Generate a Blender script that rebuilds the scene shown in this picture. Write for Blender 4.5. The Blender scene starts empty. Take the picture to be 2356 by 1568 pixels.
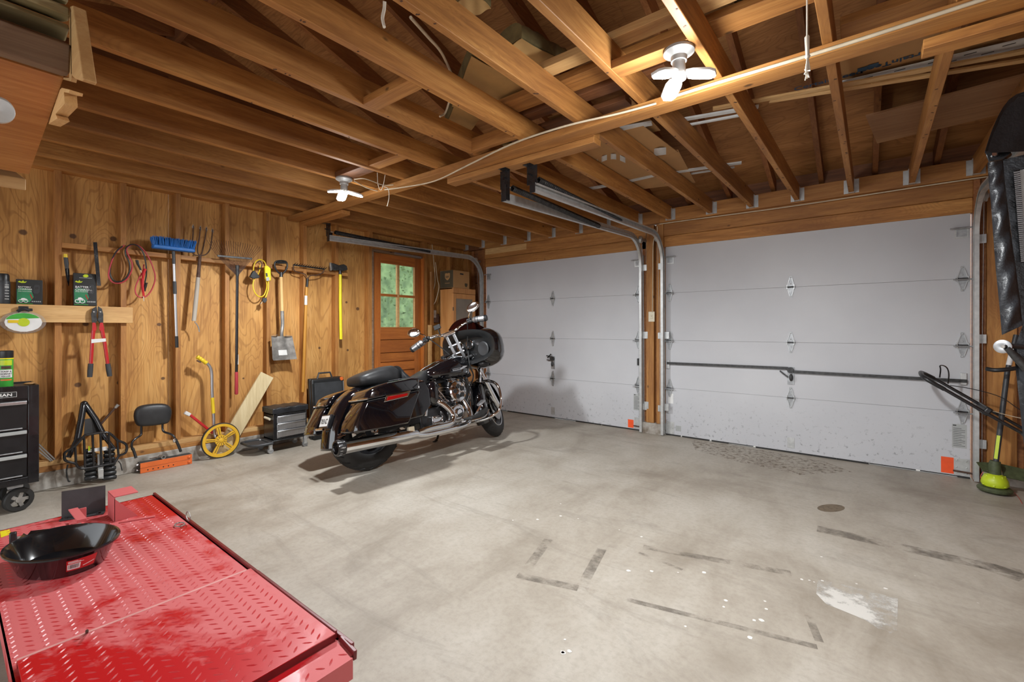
import bpy, math, random
from mathutils import Vector, Matrix, Quaternion
random.seed(7)
SC = bpy.context.scene
COL = SC.collection
V = Vector
PI = math.pi

# ---------------------------------------------------------------- camera, world, exposure
F_PX, CY_PX, YAW = 1032.05, 755.0, 0.6639
CAM = V((4.80, -5.0657, 1.202))
cd = bpy.data.cameras.new('camera')
cam = bpy.data.objects.new('camera', cd)
COL.objects.link(cam)
cam.location = CAM
cam.rotation_euler = (PI / 2, 0, YAW)
cd.sensor_fit = 'HORIZONTAL'
cd.sensor_width = 36.0
cd.lens = F_PX / 2356 * 36.0
cd.shift_y = -(784.0 - CY_PX) / 2356.0
cd.clip_start = 0.05
SC.camera = cam

world = bpy.data.worlds.new('world')
SC.world = world
world.use_nodes = True
bgn = world.node_tree.nodes['Background']
bgn.inputs['Color'].default_value = (0.92, 0.96, 1.0, 1)
bgn.inputs['Strength'].default_value = 1.7
vs = SC.view_settings
vs.view_transform = 'Standard'
vs.look = 'None'
vs.gamma = 1.0
vs.use_curve_mapping = False
vs.exposure = 0.72
LAMP_UP = 5.5
LAMP_W = 38.0      # watts of each of the three LED heads of a lamp
LAMP_L = 45.0      # radiance of the LED panels

# ---------------------------------------------------------------- pixel of the photograph -> point on a known plane
FWD = V((-math.sin(YAW), math.cos(YAW), 0))
RGT = V((math.cos(YAW), math.sin(YAW), 0))
def ray(px, py):
    return FWD + RGT * ((px - 1178.0) / F_PX) + V((0, 0, (CY_PX - py) / F_PX))
def wx(px, py, x):
    d = ray(px, py); return CAM + d * ((x - CAM.x) / d.x)
def wy(px, py, y):
    d = ray(px, py); return CAM + d * ((y - CAM.y) / d.y)
def wz(px, py, z):
    d = ray(px, py); return CAM + d * ((z - CAM.z) / d.z)

# ---------------------------------------------------------------- mesh builder
def frame_of(d, up=None):
    d = V(d).normalized()
    up = V(up) if up is not None else (V((0, 0, 1)) if abs(d.z) < 0.95 else V((1, 0, 0)))
    a = up.cross(d)
    if a.length < 1e-6:
        a = V((1, 0, 0)).cross(d)
    a.normalize()
    return a, d.cross(a).normalized()
def cr(pts, n=6, closed=False):
    P = [V(p) for p in pts]
    out = []
    N = len(P)
    rng = range(N if closed else N - 1)
    for i in rng:
        p1, p2 = P[i], P[(i + 1) % N]
        p0 = P[i - 1] if (closed or i > 0) else p1 * 2 - p2
        p3 = P[(i + 2) % N] if (closed or i + 2 < N) else p2 * 2 - p1
        for k in range(n):
            t = k / n
            out.append(0.5 * ((2 * p1) + (p2 - p0) * t + (2 * p0 - 5 * p1 + 4 * p2 - p3) * t * t + (3 * p1 - p0 - 3 * p2 + p3) * t ** 3))
    if not closed:
        out.append(P[-1])
    return out
class MB:
    def __init__(s):
        s.v = []; s.f = []
    def add(s, vs, fs):
        o = len(s.v)
        s.v += [V(v) for v in vs]
        s.f += [tuple(i + o for i in f) for f in fs]
        return s
    def hexa(s, p):
        return s.add(p, [(0, 3, 2, 1), (4, 5, 6, 7), (0, 1, 5, 4), (1, 2, 6, 5), (2, 3, 7, 6), (3, 0, 4, 7)])
    def box(s, c, size, M=None):
        c = V(c); x, y, z = [t / 2 for t in size]
        p = [V((a, b, d)) for d in (-z, z) for a, b in ((-x, -y), (x, -y), (x, y), (-x, y))]
        if M is not None:
            p = [M @ q for q in p]
        return s.hexa([c + q for q in p])
    def bb(s, x0, x1, y0, y1, z0, z1):
        return s.box(((x0 + x1) / 2, (y0 + y1) / 2, (z0 + z1) / 2), (abs(x1 - x0), abs(y1 - y0), abs(z1 - z0)))
    def beam(s, p0, p1, w, h, up=(0, 0, 1)):
        p0, p1 = V(p0), V(p1)
        a, b = frame_of(p1 - p0, up)
        a = a * (w / 2); b = b * (h / 2)
        return s.hexa([p0 - a - b, p0 + a - b, p1 + a - b, p1 - a - b, p0 - a + b, p0 + a + b, p1 + a + b, p1 - a + b])
    def tube(s, pts, r, n=10, closed=False, flat=1.0, up=None, caps=True):
        P = [V(p) for p in pts]; N = len(P)
        R = list(r) if isinstance(r, (list, tuple)) else [r] * N
        if len(R) != N:
            K = len(R) - 1
            R = [R[min(int(i * K / (N - 1)), K - 1)] * (1 - (i * K / (N - 1) - min(int(i * K / (N - 1)), K - 1))) + R[min(int(i * K / (N - 1)), K - 1) + 1] * (i * K / (N - 1) - min(int(i * K / (N - 1)), K - 1)) for i in range(N)]
        d0 = (P[1] - P[0])
        a, b = frame_of(d0, up)
        vs = []; fs = []
        prev = d0.normalized()
        for i in range(N):
            if closed:
                d = P[(i + 1) % N] - P[i - 1]
            else:
                d = P[min(i + 1, N - 1)] - P[max(i - 1, 0)]
            d.normalize()
            q = prev.rotation_difference(d)
            a = q @ a; b = q @ b; prev = d
            for k in range(n):
                t = 2 * PI * k / n
                vs.append(P[i] + a * (math.cos(t) * R[i]) + b * (math.sin(t) * R[i] * flat))
        M_ = N if closed else N - 1
        for i in range(M_):
            j = (i + 1) % N
            for k in range(n):
                l = (k + 1) % n
                fs.append((i * n + k, i * n + l, j * n + l, j * n + k))
        if not closed and caps:
            fs.append(tuple(range(n - 1, -1, -1)))
            fs.append(tuple((N - 1) * n + k for k in range(n)))
        return s.add(vs, fs)
    def cyl(s, p0, p1, r0, r1=None, n=20):
        return s.tube([p0, p1], [r0, r0 if r1 is None else r1], n)
    def lathe(s, prof, o=(0, 0, 0), ax=(0, 0, 1), n=28, up=None, closed=False):
        o = V(o); ax = V(ax).normalized()
        a, b = frame_of(ax, up)
        vs = []; fs = []; m = len(prof)
        for k in range(n):
            t = 2 * PI * k / n
            e = a * math.cos(t) + b * math.sin(t)
            for r, h in prof:
                vs.append(o + e * max(r, 1e-5) + ax * h)
        for k in range(n):
            l = (k + 1) % n
            for i in range(m if closed else m - 1):
                j = (i + 1) % m
                fs.append((k * m + i, l * m + i, l * m + j, k * m + j))
        if not closed:
            if prof[0][0] > 1e-4:
                fs.append(tuple(k * m for k in range(n - 1, -1, -1)))
            if prof[-1][0] > 1e-4:
                fs.append(tuple(k * m + m - 1 for k in range(n)))
        return s.add(vs, fs)
    def prism(s, pts, o, ux, uy, dep):
        o = V(o); ux = V(ux); uy = V(uy); dep = V(dep); n = len(pts)
        A = [o + ux * a + uy * b for a, b in pts]
        B = [p + dep for p in A]
        fs = [tuple(range(n - 1, -1, -1)), tuple(range(n, 2 * n))]
        fs += [(i, (i + 1) % n, n + (i + 1) % n, n + i) for i in range(n)]
        return s.add(A + B, fs)
    def poly(s, P, dep):
        P = [V(p) for p in P]
        return s.prism([(0, 0)], P[0], (0, 0, 0), (0, 0, 0), dep) if len(P) < 3 else s._poly(P, V(dep))
    def _poly(s, A, dep):
        n = len(A); B = [p + dep for p in A]
        fs = [tuple(range(n - 1, -1, -1)), tuple(range(n, 2 * n))]
        fs += [(i, (i + 1) % n, n + (i + 1) % n, n + i) for i in range(n)]
        return s.add(A + B, fs)
    def loft(s, rings, cap0=True, cap1=True):
        n = len(rings[0]); vs = [p for r in rings for p in r]; fs = []
        for i in range(len(rings) - 1):
            for k in range(n):
                l = (k + 1) % n
                fs.append((i * n + k, i * n + l, (i + 1) * n + l, (i + 1) * n + k))
        if cap0: fs.append(tuple(range(n - 1, -1, -1)))
        if cap1: fs.append(tuple((len(rings) - 1) * n + k for k in range(n)))
        return s.add(vs, fs)
    def ell(s, c, r, n=18, m=12, M=None):
        c = V(c); vs = []; fs = []
        for i in range(m + 1):
            t = PI * i / m
            for k in range(n):
                u = 2 * PI * k / n
                p = V((r[0] * math.sin(t) * math.cos(u), r[1] * math.sin(t) * math.sin(u), r[2] * math.cos(t)))
                vs.append(c + (M @ p if M is not None else p))
        for i in range(m):
            for k in range(n):
                l = (k + 1) % n
                fs.append((i * n + k, (i + 1) * n + k, (i + 1) * n + l, i * n + l))
        return s.add(vs, fs)
    def sheet(s, fn, nu, nv, th):
        """closed thick sheet: fn(u,v)->point, th = offset vector or function"""
        A = [V(fn(i / nu, j / nv)) for i in range(nu + 1) for j in range(nv + 1)]
        off = th if callable(th) else (lambda u, v: V(th))
        B = [V(fn(i / nu, j / nv)) + V(off(i / nu, j / nv)) for i in range(nu + 1) for j in range(nv + 1)]
        w = nv + 1; N = len(A); fs = []
        for i in range(nu):
            for j in range(nv):
                q = (i * w + j, (i + 1) * w + j, (i + 1) * w + j + 1, i * w + j + 1)
                fs.append(q); fs.append(tuple(N + t for t in reversed(q)))
        for i in range(nu):
            for j in (0, nv):
                q = (i * w + j, (i + 1) * w + j, N + (i + 1) * w + j, N + i * w + j)
                fs.append(q if j else tuple(reversed(q)))
        for j in range(nv):
            for i in (0, nu):
                q = (i * w + j, i * w + j + 1, N + i * w + j + 1, N + i * w + j)
                fs.append(tuple(reversed(q)) if i else q)
        return s.add(A + B, fs)
    def xf(s, fn):
        s.v = [V(fn(p)) for p in s.v]; return s
    def base(s):
        xs = [p.x for p in s.v]; ys = [p.y for p in s.v]; zs = [p.z for p in s.v]
        return V(((min(xs) + max(xs)) / 2, (min(ys) + max(ys)) / 2, min(zs)))
LOCAL = {}
def root_loc(o):
    while o.parent is not None:
        o = o.parent
    return V((0, 0, 0)) if LOCAL.get(o.name) else o.location.copy()
def fix_normals(me):
    import bmesh
    b = bmesh.new(); b.from_mesh(me)
    bmesh.ops.recalc_face_normals(b, faces=b.faces)
    b.to_mesh(me); b.free()
def build(mb, name, mat, parent=None, bev=0.0, smooth=35, sub=0, label=None, kind=None, segs=2, origin=None):
    loc = root_loc(parent) if parent is not None else (origin if origin is not None else V((0, 0, 0)))
    me = bpy.data.meshes.new(name)
    me.from_pydata([tuple(p - loc) for p in mb.v], [], mb.f)
    me.validate(clean_customdata=False)
    fix_normals(me)
    if smooth:
        me.polygons.foreach_set('use_smooth', [True] * len(me.polygons))
        if smooth < 179:
            me.set_sharp_from_angle(angle=math.radians(smooth))
    me.materials.append(mat)
    me.update()
    o = bpy.data.objects.new(name, me)
    COL.objects.link(o)
    if parent is not None:
        o.parent = parent
    elif origin is not None:
        o.location = origin
    if sub:
        m = o.modifiers.new('smooth', 'SUBSURF'); m.levels = sub; m.render_levels = sub
    if bev:
        m = o.modifiers.new('edge', 'BEVEL'); m.width = bev; m.segments = segs; m.limit_method = 'ANGLE'; m.angle_limit = math.radians(40)
        m.harden_normals = False
    if label: o['label'] = label
    if kind: o['kind'] = kind
    return o
def tag(o, label, cat, group=None):
    o['label'] = label; o['category'] = cat
    if group: o['group'] = group
    return o
def thing(name, loc, label, cat, group=None, mat4=None):
    o = bpy.data.objects.new(name, None)
    COL.objects.link(o)
    o.empty_display_size = 0.05
    if mat4 is not None:
        o.matrix_world = mat4; 
    else:
        o.location = V(loc)
    r = tag(o, label, cat, group)
    if mat4 is not None: LOCAL[o.name] = True
    return r
def solo(mb, name, mat, label, cat, group=None, **k):
    return tag(build(mb, name, mat, origin=mb.base(), **k), label, cat, group)
def group_root(name, kind='structure', loc=(0, 0, 0)):
    o = bpy.data.objects.new(name, None); COL.objects.link(o); o.location = loc
    o['kind'] = kind
    return o
def text(body, name, mat, parent, o, ux, uy, size, ext=0.0004, align='LEFT', bold=0.0, sx=1.0):
    cu = bpy.data.curves.new(name, 'FONT')
    cu.body = body; cu.size = 1.0; cu.align_x = align; cu.extrude = 0.0; cu.offset = bold
    ob = bpy.data.objects.new(name, cu)
    COL.objects.link(ob)
    bpy.context.view_layer.update()
    me = bpy.data.meshes.new_from_object(ob.evaluated_get(bpy.context.evaluated_depsgraph_get()))
    COL.objects.unlink(ob); bpy.data.objects.remove(ob)
    ux = V(ux).normalized(); uy = V(uy).normalized(); nz = ux.cross(uy)
    mb = MB()
    mb.v = [V(o) + ux * (v.co.x * size * sx) + uy * (v.co.y * size) + nz * ext for v in me.vertices]
    mb.f = [tuple(p.vertices) for p in me.polygons]
    bpy.data.meshes.remove(me)
    return build(mb, name, mat, parent, smooth=0)
# ---------------------------------------------------------------- materials
class NT:
    def __init__(s, name):
        s.m = bpy.data.materials.new(name); s.m.use_nodes = True
        s.t = s.m.node_tree; s.n = s.t.nodes; s.l = s.t.links
        s.b = s.n['Principled BSDF']
    def new(s, typ, **k):
        nd = s.n.new(typ)
        for a, b in k.items(): setattr(nd, a, b)
        return nd
    def put(s, a, b):
        s.l.new(a, b)
    def val(s, sock, v):
        if hasattr(v, 'links') or isinstance(v, bpy.types.NodeSocket): s.l.new(v, sock)
        else: sock.default_value = v
    def math(s, op, a, b=None, c=None, clamp=False):
        nd = s.new('ShaderNodeMath', operation=op, use_clamp=clamp)
        for i, x in enumerate((a, b, c)):
            if x is not None: s.val(nd.inputs[i], x)
        return nd.outputs[0]
    def noise(s, vec, scale, detail=4, rough=0.55, dist=0.0):
        nd = s.new('ShaderNodeTexNoise')
        if vec is not None: s.put(vec, nd.inputs['Vector'])
        nd.inputs['Scale'].default_value = scale; nd.inputs['Detail'].default_value = detail
        nd.inputs['Roughness'].default_value = rough; nd.inputs['Distortion'].default_value = dist
        return nd.outputs['Fac']
    def mapping(s, vec, scale=(1, 1, 1), loc=(0, 0, 0), rot=(0, 0, 0)):
        nd = s.new('ShaderNodeMapping')
        s.put(vec, nd.inputs['Vector'])
        nd.inputs['Scale'].default_value = scale; nd.inputs['Rotation'].default_value = rot
        s.val(nd.inputs['Location'], loc)
        return nd.outputs['Vector']
    def ramp(s, fac, stops):
        nd = s.new('ShaderNodeValToRGB'); e = nd.color_ramp.elements
        while len(e) < len(stops): e.new(0.5)
        for i, (p, c) in enumerate(stops):
            e[i].position = p; e[i].color = (*c, 1) if len(c) == 3 else c
        s.put(fac, nd.inputs['Fac'])
        return nd.outputs['Color']
    def mix(s, fac, a, b, mode='MIX'):
        nd = s.new('ShaderNodeMix', data_type='RGBA', blend_type=mode)
        s.val(nd.inputs[0], fac)
        for i, x in ((6, a), (7, b)):
            if isinstance(x, tuple): nd.inputs[i].default_value = (*x, 1)
            else: s.put(x, nd.inputs[i])
        return nd.outputs[2]
    def bump(s, h, strength=0.2, dist=0.01):
        nd = s.new('ShaderNodeBump'); nd.inputs['Strength'].default_value = strength; nd.inputs['Distance'].default_value = dist
        s.put(h, nd.inputs['Height']); s.put(nd.outputs[0], s.b.inputs['Normal'])
    def coords(s, rnd=True, kind='Object'):
        c = s.new('ShaderNodeTexCoord').outputs[kind]
        if not rnd: return c
        r = s.new('ShaderNodeObjectInfo').outputs['Random']
        nd = s.new('ShaderNodeVectorMath', operation='ADD')
        s.put(c, nd.inputs[0])
        k = s.new('ShaderNodeVectorMath', operation='SCALE'); k.inputs[0].default_value = (17.3, 41.7, 29.1)
        s.put(r, k.inputs['Scale']); s.put(k.outputs[0], nd.inputs[1])
        return nd.outputs[0]
def sr(r, g, b):
    f = lambda c: (c / 12.92 if c <= 0.04045 else ((c + 0.055) / 1.055) ** 2.4)
    return (f(r / 255), f(g / 255), f(b / 255))
def pmat(name, c, rough=0.5, metal=0.0, var=0.12, scale=14.0, bump=0.0, bscale=60.0, coat=0.0, c2=None, spec=0.5, stretch=(1, 1, 1)):
    t = NT(name)
    co = t.coords()
    v = t.mapping(co, stretch)
    n = t.noise(v, scale, 5)
    k = t.ramp(n, [(0.3, (0, 0, 0)), (0.7, (1, 1, 1))])
    d = c2 if c2 is not None else tuple(x * (1 - var * 2) for x in c)
    t.put(t.mix(k, d, c), t.b.inputs['Base Color'])
    t.b.inputs['Metallic'].default_value = metal
    t.val(t.b.inputs['Roughness'], t.math('ADD', t.math('MULTIPLY', n, 0.18 * rough), rough * 0.9))
    t.b.inputs['Specular IOR Level'].default_value = spec
    if coat:
        t.b.inputs['Coat Weight'].default_value = coat; t.b.inputs['Coat Roughness'].default_value = 0.03
    if bump: t.bump(t.noise(v, bscale, 3), bump, 0.004)
    return t.m
def wood(name, dark, mid, light, axis='y', fine=1.0, rings=True, knots=True, rough=0.62, bump=0.25, stain=None):
    t = NT(name)
    co = t.coords()
    i = 'xyz'.index(axis)
    st = [1.0, 1.0, 1.0]; st[i] = 0.07
    v = t.mapping(co, tuple(st))
    fib = t.noise(v, 46 * fine, 5, 0.6)
    st2 = [1.0, 1.0, 1.0]; st2[i] = 0.12
    v2 = t.mapping(co, tuple(st2))
    big = t.noise(v2, 6 * fine, 3, 0.5, 0.8)
    col = t.ramp(t.math('ADD', t.math('MULTIPLY', fib, 0.55), t.math('MULTIPLY', big, 0.45)), [(0.30, dark), (0.50, mid), (0.68, light)])
    if rings:
        w = t.math('SINE', t.math('MULTIPLY', big, 95.0))
        col = t.mix(t.math('MULTIPLY', t.math('SUBTRACT', 1.0, t.math('ABSOLUTE', w)), 0.30), col, dark)
    # wide tone changes
    tone = t.noise(co, 1.3, 2)
    col = t.mix(t.math('MULTIPLY', t.ramp(tone, [(0.42, (0, 0, 0)), (0.68, (1, 1, 1))]), 0.45), col, stain or dark)
    if knots:
        st3 = [1.0, 1.0, 1.0]; st3[i] = 0.55
        vo = t.new('ShaderNodeTexVoronoi'); vo.inputs['Scale'].default_value = 5.4; vo.inputs['Randomness'].default_value = 1.0
        t.put(t.mapping(co, tuple(st3)), vo.inputs['Vector'])
        kn = t.ramp(t.math('ADD', vo.outputs['Distance'], t.math('MULTIPLY', fib, 0.03)), [(0.052, (1, 1, 1)), (0.09, (0, 0, 0))])
        col = t.mix(t.math('MULTIPLY', kn, 0.85), col, tuple(x * 0.25 for x in dark))
    hsv = t.new('ShaderNodeHueSaturation')
    rnd = t.new('ShaderNodeObjectInfo').outputs['Random']
    t.put(t.math('ADD', 0.84, t.math('MULTIPLY', rnd, 0.3)), hsv.inputs['Value'])
    t.put(col, hsv.inputs['Color'])
    t.put(hsv.outputs[0], t.b.inputs['Base Color'])
    t.b.inputs['Roughness'].default_value = rough
    t.bump(fib, bump, 0.004)
    return t.m
M = {}
# framing lumber: one warm species, the same boards everywhere
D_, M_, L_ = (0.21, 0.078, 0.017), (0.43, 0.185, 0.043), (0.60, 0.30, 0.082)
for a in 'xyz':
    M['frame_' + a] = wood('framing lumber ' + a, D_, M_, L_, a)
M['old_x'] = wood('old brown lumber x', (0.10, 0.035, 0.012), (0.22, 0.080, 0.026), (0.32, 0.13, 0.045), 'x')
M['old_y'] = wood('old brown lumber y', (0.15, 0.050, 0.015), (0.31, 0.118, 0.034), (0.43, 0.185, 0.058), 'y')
M['pine_x'] = wood('pale pine x', (0.45, 0.24, 0.085), (0.63, 0.38, 0.15), (0.75, 0.50, 0.23), 'x')
M['pine_y'] = wood('pale pine y', (0.45, 0.24, 0.085), (0.63, 0.38, 0.15), (0.75, 0.50, 0.23), 'y')
M['treated'] = wood('treated lumber', (0.22, 0.17, 0.08), (0.36, 0.30, 0.15), (0.48, 0.42, 0.24), 'y', rings=True, knots=False)
M['greyplank'] = wood('weathered brown plank', (0.13, 0.075, 0.042), (0.22, 0.135, 0.08), (0.30, 0.20, 0.12), 'y')
M['deckboard'] = wood('pale decking', (0.44, 0.33, 0.17), (0.58, 0.47, 0.27), (0.70, 0.60, 0.38), 'z', knots=False)
M['handle_wood'] = wood('tool handle ash', (0.42, 0.24, 0.08), (0.58, 0.36, 0.14), (0.66, 0.45, 0.2), 'z', knots=False, rings=False)
M['amber_wood'] = wood('amber lacquered ash', (0.46, 0.19, 0.02), (0.60, 0.28, 0.04), (0.70, 0.36, 0.07), 'z', knots=False, rings=False, rough=0.4)
M['grey_wood'] = wood('weathered grey ash', (0.30, 0.25, 0.2), (0.45, 0.40, 0.33), (0.55, 0.5, 0.42), 'z', knots=False, rings=False)
M['door_wood'] = wood('stained entry door', (0.28, 0.075, 0.012), (0.46, 0.14, 0.022), (0.56, 0.19, 0.035), 'z', knots=False, rough=0.45)
M['door_wood_y'] = wood('stained entry door rail', (0.28, 0.075, 0.012), (0.46, 0.14, 0.022), (0.56, 0.19, 0.035), 'y', knots=False, rough=0.45)
M['cab_wood'] = wood('orange cabinet birch', (0.48, 0.19, 0.05), (0.62, 0.28, 0.085), (0.70, 0.35, 0.12), 'z', knots=False, rings=False, rough=0.45)

def plywood(name, axis, dark, mid, light, knots):
    """rotary cut plywood: wide cathedral figure; knots = (u,v,radius) football patches at their own places"""
    t = NT(name)
    co = t.coords(rnd=False)
    if axis == 'wall':      # u = y, v = z
        sx, comp = (0.0, 1.0, 0.22), (1, 2)
    else:                   # u = x, v = y  (roof sheathing, grain along x)
        sx, comp = (0.22, 1.0, 0.0), (0, 1)
    v = t.mapping(co, sx)
    warp = t.noise(v, 3.2, 3, 0.5, 0.6)
    ringv = t.math('SINE', t.math('MULTIPLY', warp, 150.0))
    fsc = (0, 90, 3) if axis == 'wall' else (3, 90, 0)
    fib = t.noise(t.mapping(co, fsc), 1.0, 5, 0.6)
    col = t.ramp(t.math('ADD', t.math('MULTIPLY', fib, 0.5), t.math('MULTIPLY', t.noise(v, 9.0, 3), 0.5)), [(0.30, dark), (0.5, mid), (0.70, light)])
    col = t.mix(t.math('MULTIPLY', t.ramp(ringv, [(0.55, (0, 0, 0)), (0.95, (1, 1, 1))]), 0.42), col, dark)
    bl = t.noise(co, 1.1, 3)
    col = t.mix(t.math('MULTIPLY', t.ramp(bl, [(0.45, (0, 0, 0)), (0.7, (1, 1, 1))]), 0.30), col, dark)
    sep = t.new('ShaderNodeSeparateXYZ'); t.put(co, sep.inputs[0])
    acc = None
    for (u, w, r) in knots:
        du = t.math('SUBTRACT', sep.outputs[comp[0]], u); dv = t.math('SUBTRACT', sep.outputs[comp[1]], w)
        d = t.math('SQRT', t.math('ADD', t.math('MULTIPLY', du, du), t.math('MULTIPLY', t.math('MULTIPLY', dv, dv), 1.15)))
        q = t.math('DIVIDE', d, r)
        acc = q if acc is None else t.math('MINIMUM', acc, q)
    if acc is not None:
        k = t.ramp(t.math('ADD', acc, t.math('MULTIPLY', fib, 0.25)), [(0.70, (1, 1, 1)), (1.25, (0, 0, 0))])
        col = t.mix(t.math('MULTIPLY', k, 0.85), col, (0.06, 0.022, 0.01))
    t.put(col, t.b.inputs['Base Color'])
    t.b.inputs['Roughness'].default_value = 0.68
    t.bump(fib, 0.2, 0.003)
    return t.m

def concrete():
    t = NT('concrete slab')
    co = t.coords(rnd=False)
    n1 = t.noise(co, 0.9, 6, 0.6, 0.4)
    n2 = t.noise(t.mapping(co, (1.0, 0.45, 1), rot=(0, 0, 0.6)), 3.1, 8, 0.68, 0.5)
    n3 = t.noise(co, 38.0, 6, 0.7)
    base = t.ramp(t.math('ADD', t.math('MULTIPLY', n1, 0.55), t.math('MULTIPLY', n2, 0.45)),
                  [(0.36, sr(140, 130, 116)), (0.50, sr(168, 160, 147)), (0.64, sr(184, 178, 167))])
    base = t.mix(t.math('MULTIPLY', t.ramp(n3, [(0.35, (1, 1, 1)), (0.55, (0, 0, 0))]), 0.22), base, sr(122, 112, 98))
    # drying streaks and grey blotches
    st = t.noise(t.mapping(co, (0.5, 2.4, 1), rot=(0, 0, 0.5)), 1.7, 6, 0.7, 1.2)
    base = t.mix(t.math('MULTIPLY', t.ramp(st, [(0.54, (0, 0, 0)), (0.72, (1, 1, 1))]), 0.42), base, sr(116, 108, 97))
    vo = t.new('ShaderNodeTexVoronoi'); vo.inputs['Scale'].default_value = 5.0
    t.put(co, vo.inputs['Vector'])
    sp = t.ramp(t.math('ADD', vo.outputs['Distance'], t.math('MULTIPLY', n3, 0.05)), [(0.035, (1, 1, 1)), (0.055, (0, 0, 0))])
    sel = t.ramp(t.noise(co, 1.7, 2), [(0.52, (0, 0, 0)), (0.6, (1, 1, 1))])
    base = t.mix(t.math('MULTIPLY', t.math('MULTIPLY', sp, sel), 0.5), base, sr(226, 222, 214))
    t.put(base, t.b.inputs['Base Color'])
    t.val(t.b.inputs['Roughness'], t.math('ADD', 0.42, t.math('MULTIPLY', n2, 0.35)))
    t.bump(t.math('ADD', n3, n2), 0.12, 0.006)
    return t.m
M['concrete'] = concrete()
def decal(name, col, scale, lo, hi, rough=0.7, stretch=(1, 1, 1)):
    """thin worn film: patchy where it has rubbed away"""
    t = NT(name)
    co = t.mapping(t.coords(), stretch)
    n = t.noise(co, scale, 6, 0.7)
    a = t.ramp(n, [(lo, (0, 0, 0)), (hi, (1, 1, 1))])
    t.b.inputs['Base Color'].default_value = (*col, 1)
    t.b.inputs['Roughness'].default_value = rough
    t.put(a, t.b.inputs['Alpha'])
    return t.m
M['curb'] = pmat('whitewashed curb', sr(196, 192, 184), 0.8, c2=sr(112, 100, 86), scale=9, bump=0.4, bscale=30)
M['galv'] = pmat('galvanised steel', (0.62, 0.63, 0.62), 0.36, 0.5, var=0.12, scale=22)
M['galv_dull'] = pmat('dull galvanised steel', (0.46, 0.47, 0.48), 0.5, 0.7, var=0.2, scale=30)
M['chrome'] = pmat('chrome', (0.82, 0.83, 0.85), 0.07, 1.0, var=0.03)
M['alu'] = pmat('brushed aluminium', (0.62, 0.63, 0.65), 0.33, 0.9, var=0.06, scale=80, stretch=(1, 1, 0.05))
M['black'] = pmat('satin black', (0.012, 0.012, 0.013), 0.42, var=0.2)
M['blackmetal'] = pmat('black enamel steel', (0.015, 0.015, 0.017), 0.28, var=0.25, coat=0.3)
M['paint_black'] = pmat('gloss black paint', (0.004, 0.004, 0.006), 0.06, var=0.1, coat=1.0)
for n_ in ('paint_black',):
    b_ = M[n_].node_tree.nodes['Principled BSDF']
    b_.inputs['Coat IOR'].default_value = 1.6; b_.inputs['Specular IOR Level'].default_value = .5
M['rubber'] = pmat('tyre rubber', (0.022, 0.021, 0.020), 0.62, var=0.25, bump=0.15)
M['leather'] = pmat('black grained leather', (0.028, 0.029, 0.031), 0.42, var=0.2, bump=0.18, bscale=260)
M['vinyl'] = pmat('black vinyl cloth', (0.022, 0.024, 0.028), 0.40, var=0.3, bump=0.7, bscale=70, scale=9)
M['lampwhite'] = pmat('lamp porcelain', (0.42, 0.42, 0.41), 0.4, var=0.05)
M['plastic_black'] = pmat('black plastic', (0.020, 0.021, 0.022), 0.36, var=0.15)
M['plastic_grey'] = pmat('dark grey plastic', (0.045, 0.048, 0.052), 0.45, var=0.15)
M['red'] = pmat('red enamel', (0.52, 0.018, 0.022), 0.32, var=0.08, coat=0.2)
M['redgrip'] = pmat('red vinyl grip', (0.50, 0.045, 0.06), 0.5, var=0.1)
M['yellow'] = pmat('yellow plastic', (0.78, 0.55, 0.02), 0.42, var=0.06)
M['yellow_b'] = pmat('bright yellow fibreglass', (0.84, 0.72, 0.015), 0.4, var=0.05)
M['wheel_yellow'] = pmat('golden yellow plastic', (0.75, 0.43, 0.025), 0.45, var=0.08)
M['lime'] = pmat('lime plastic', (0.55, 0.68, 0.02), 0.42, var=0.1)
M['olive'] = pmat('dusty olive plastic', (0.085, 0.105, 0.045), 0.6, var=0.25, scale=30)
M['blue'] = pmat('blue bristles', (0.02, 0.17, 0.55), 0.55, var=0.2)
M['orange'] = pmat('orange powder coat', (0.75, 0.155, 0.03), 0.45, var=0.08)
M['orange_b'] = pmat('signal orange sticker', (0.95, 0.10, 0.015), 0.6, var=0.1)
M['white'] = pmat('white plastic', (0.72, 0.72, 0.70), 0.45, var=0.05)
M['paper'] = pmat('white label', (0.78, 0.78, 0.76), 0.6, var=0.05)
M['greylabel'] = pmat('grey paper label', (0.42, 0.43, 0.42), 0.6, var=0.08)
M['ivory'] = pmat('ivory plate', (0.72, 0.66, 0.50), 0.4, var=0.04)
M['cable'] = pmat('off-white cable', (0.66, 0.56, 0.40), 0.55, var=0.12)
M['string'] = pmat('white cotton cord', (0.72, 0.66, 0.55), 0.85, var=0.12)
M['card'] = pmat('brown cardboard', sr(178, 134, 84), 0.8, var=0.07, scale=6)
M['card_dark'] = pmat('printed brown cardboard', sr(72, 62, 42), 0.7, var=0.06)
M['kraft'] = pmat('kraft paper', sr(190, 150, 92), 0.8, var=0.16, scale=5)
M['insul'] = pmat('mineral fibre batt', (0.24, 0.185, 0.07), 0.95, c2=(0.11, 0.085, 0.035), scale=12, bump=0.8, bscale=24)
M['vinylwhite'] = pmat('white siding strip', (0.66, 0.66, 0.64), 0.45, var=0.1)
M['steel_dirty'] = pmat('scuffed steel blade', (0.42, 0.40, 0.37), 0.5, 0.55, var=0.25, scale=18)
M['rust'] = pmat('rusty iron', (0.14, 0.075, 0.05), 0.7, 0.4, var=0.3, scale=40)
M['iron'] = pmat('dark iron', (0.085, 0.085, 0.085), 0.5, 0.7, var=0.3, scale=40)
M['greyplate'] = pmat('dull grey plate', (0.065, 0.066, 0.068), 0.55, 0.3, var=0.15)
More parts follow.
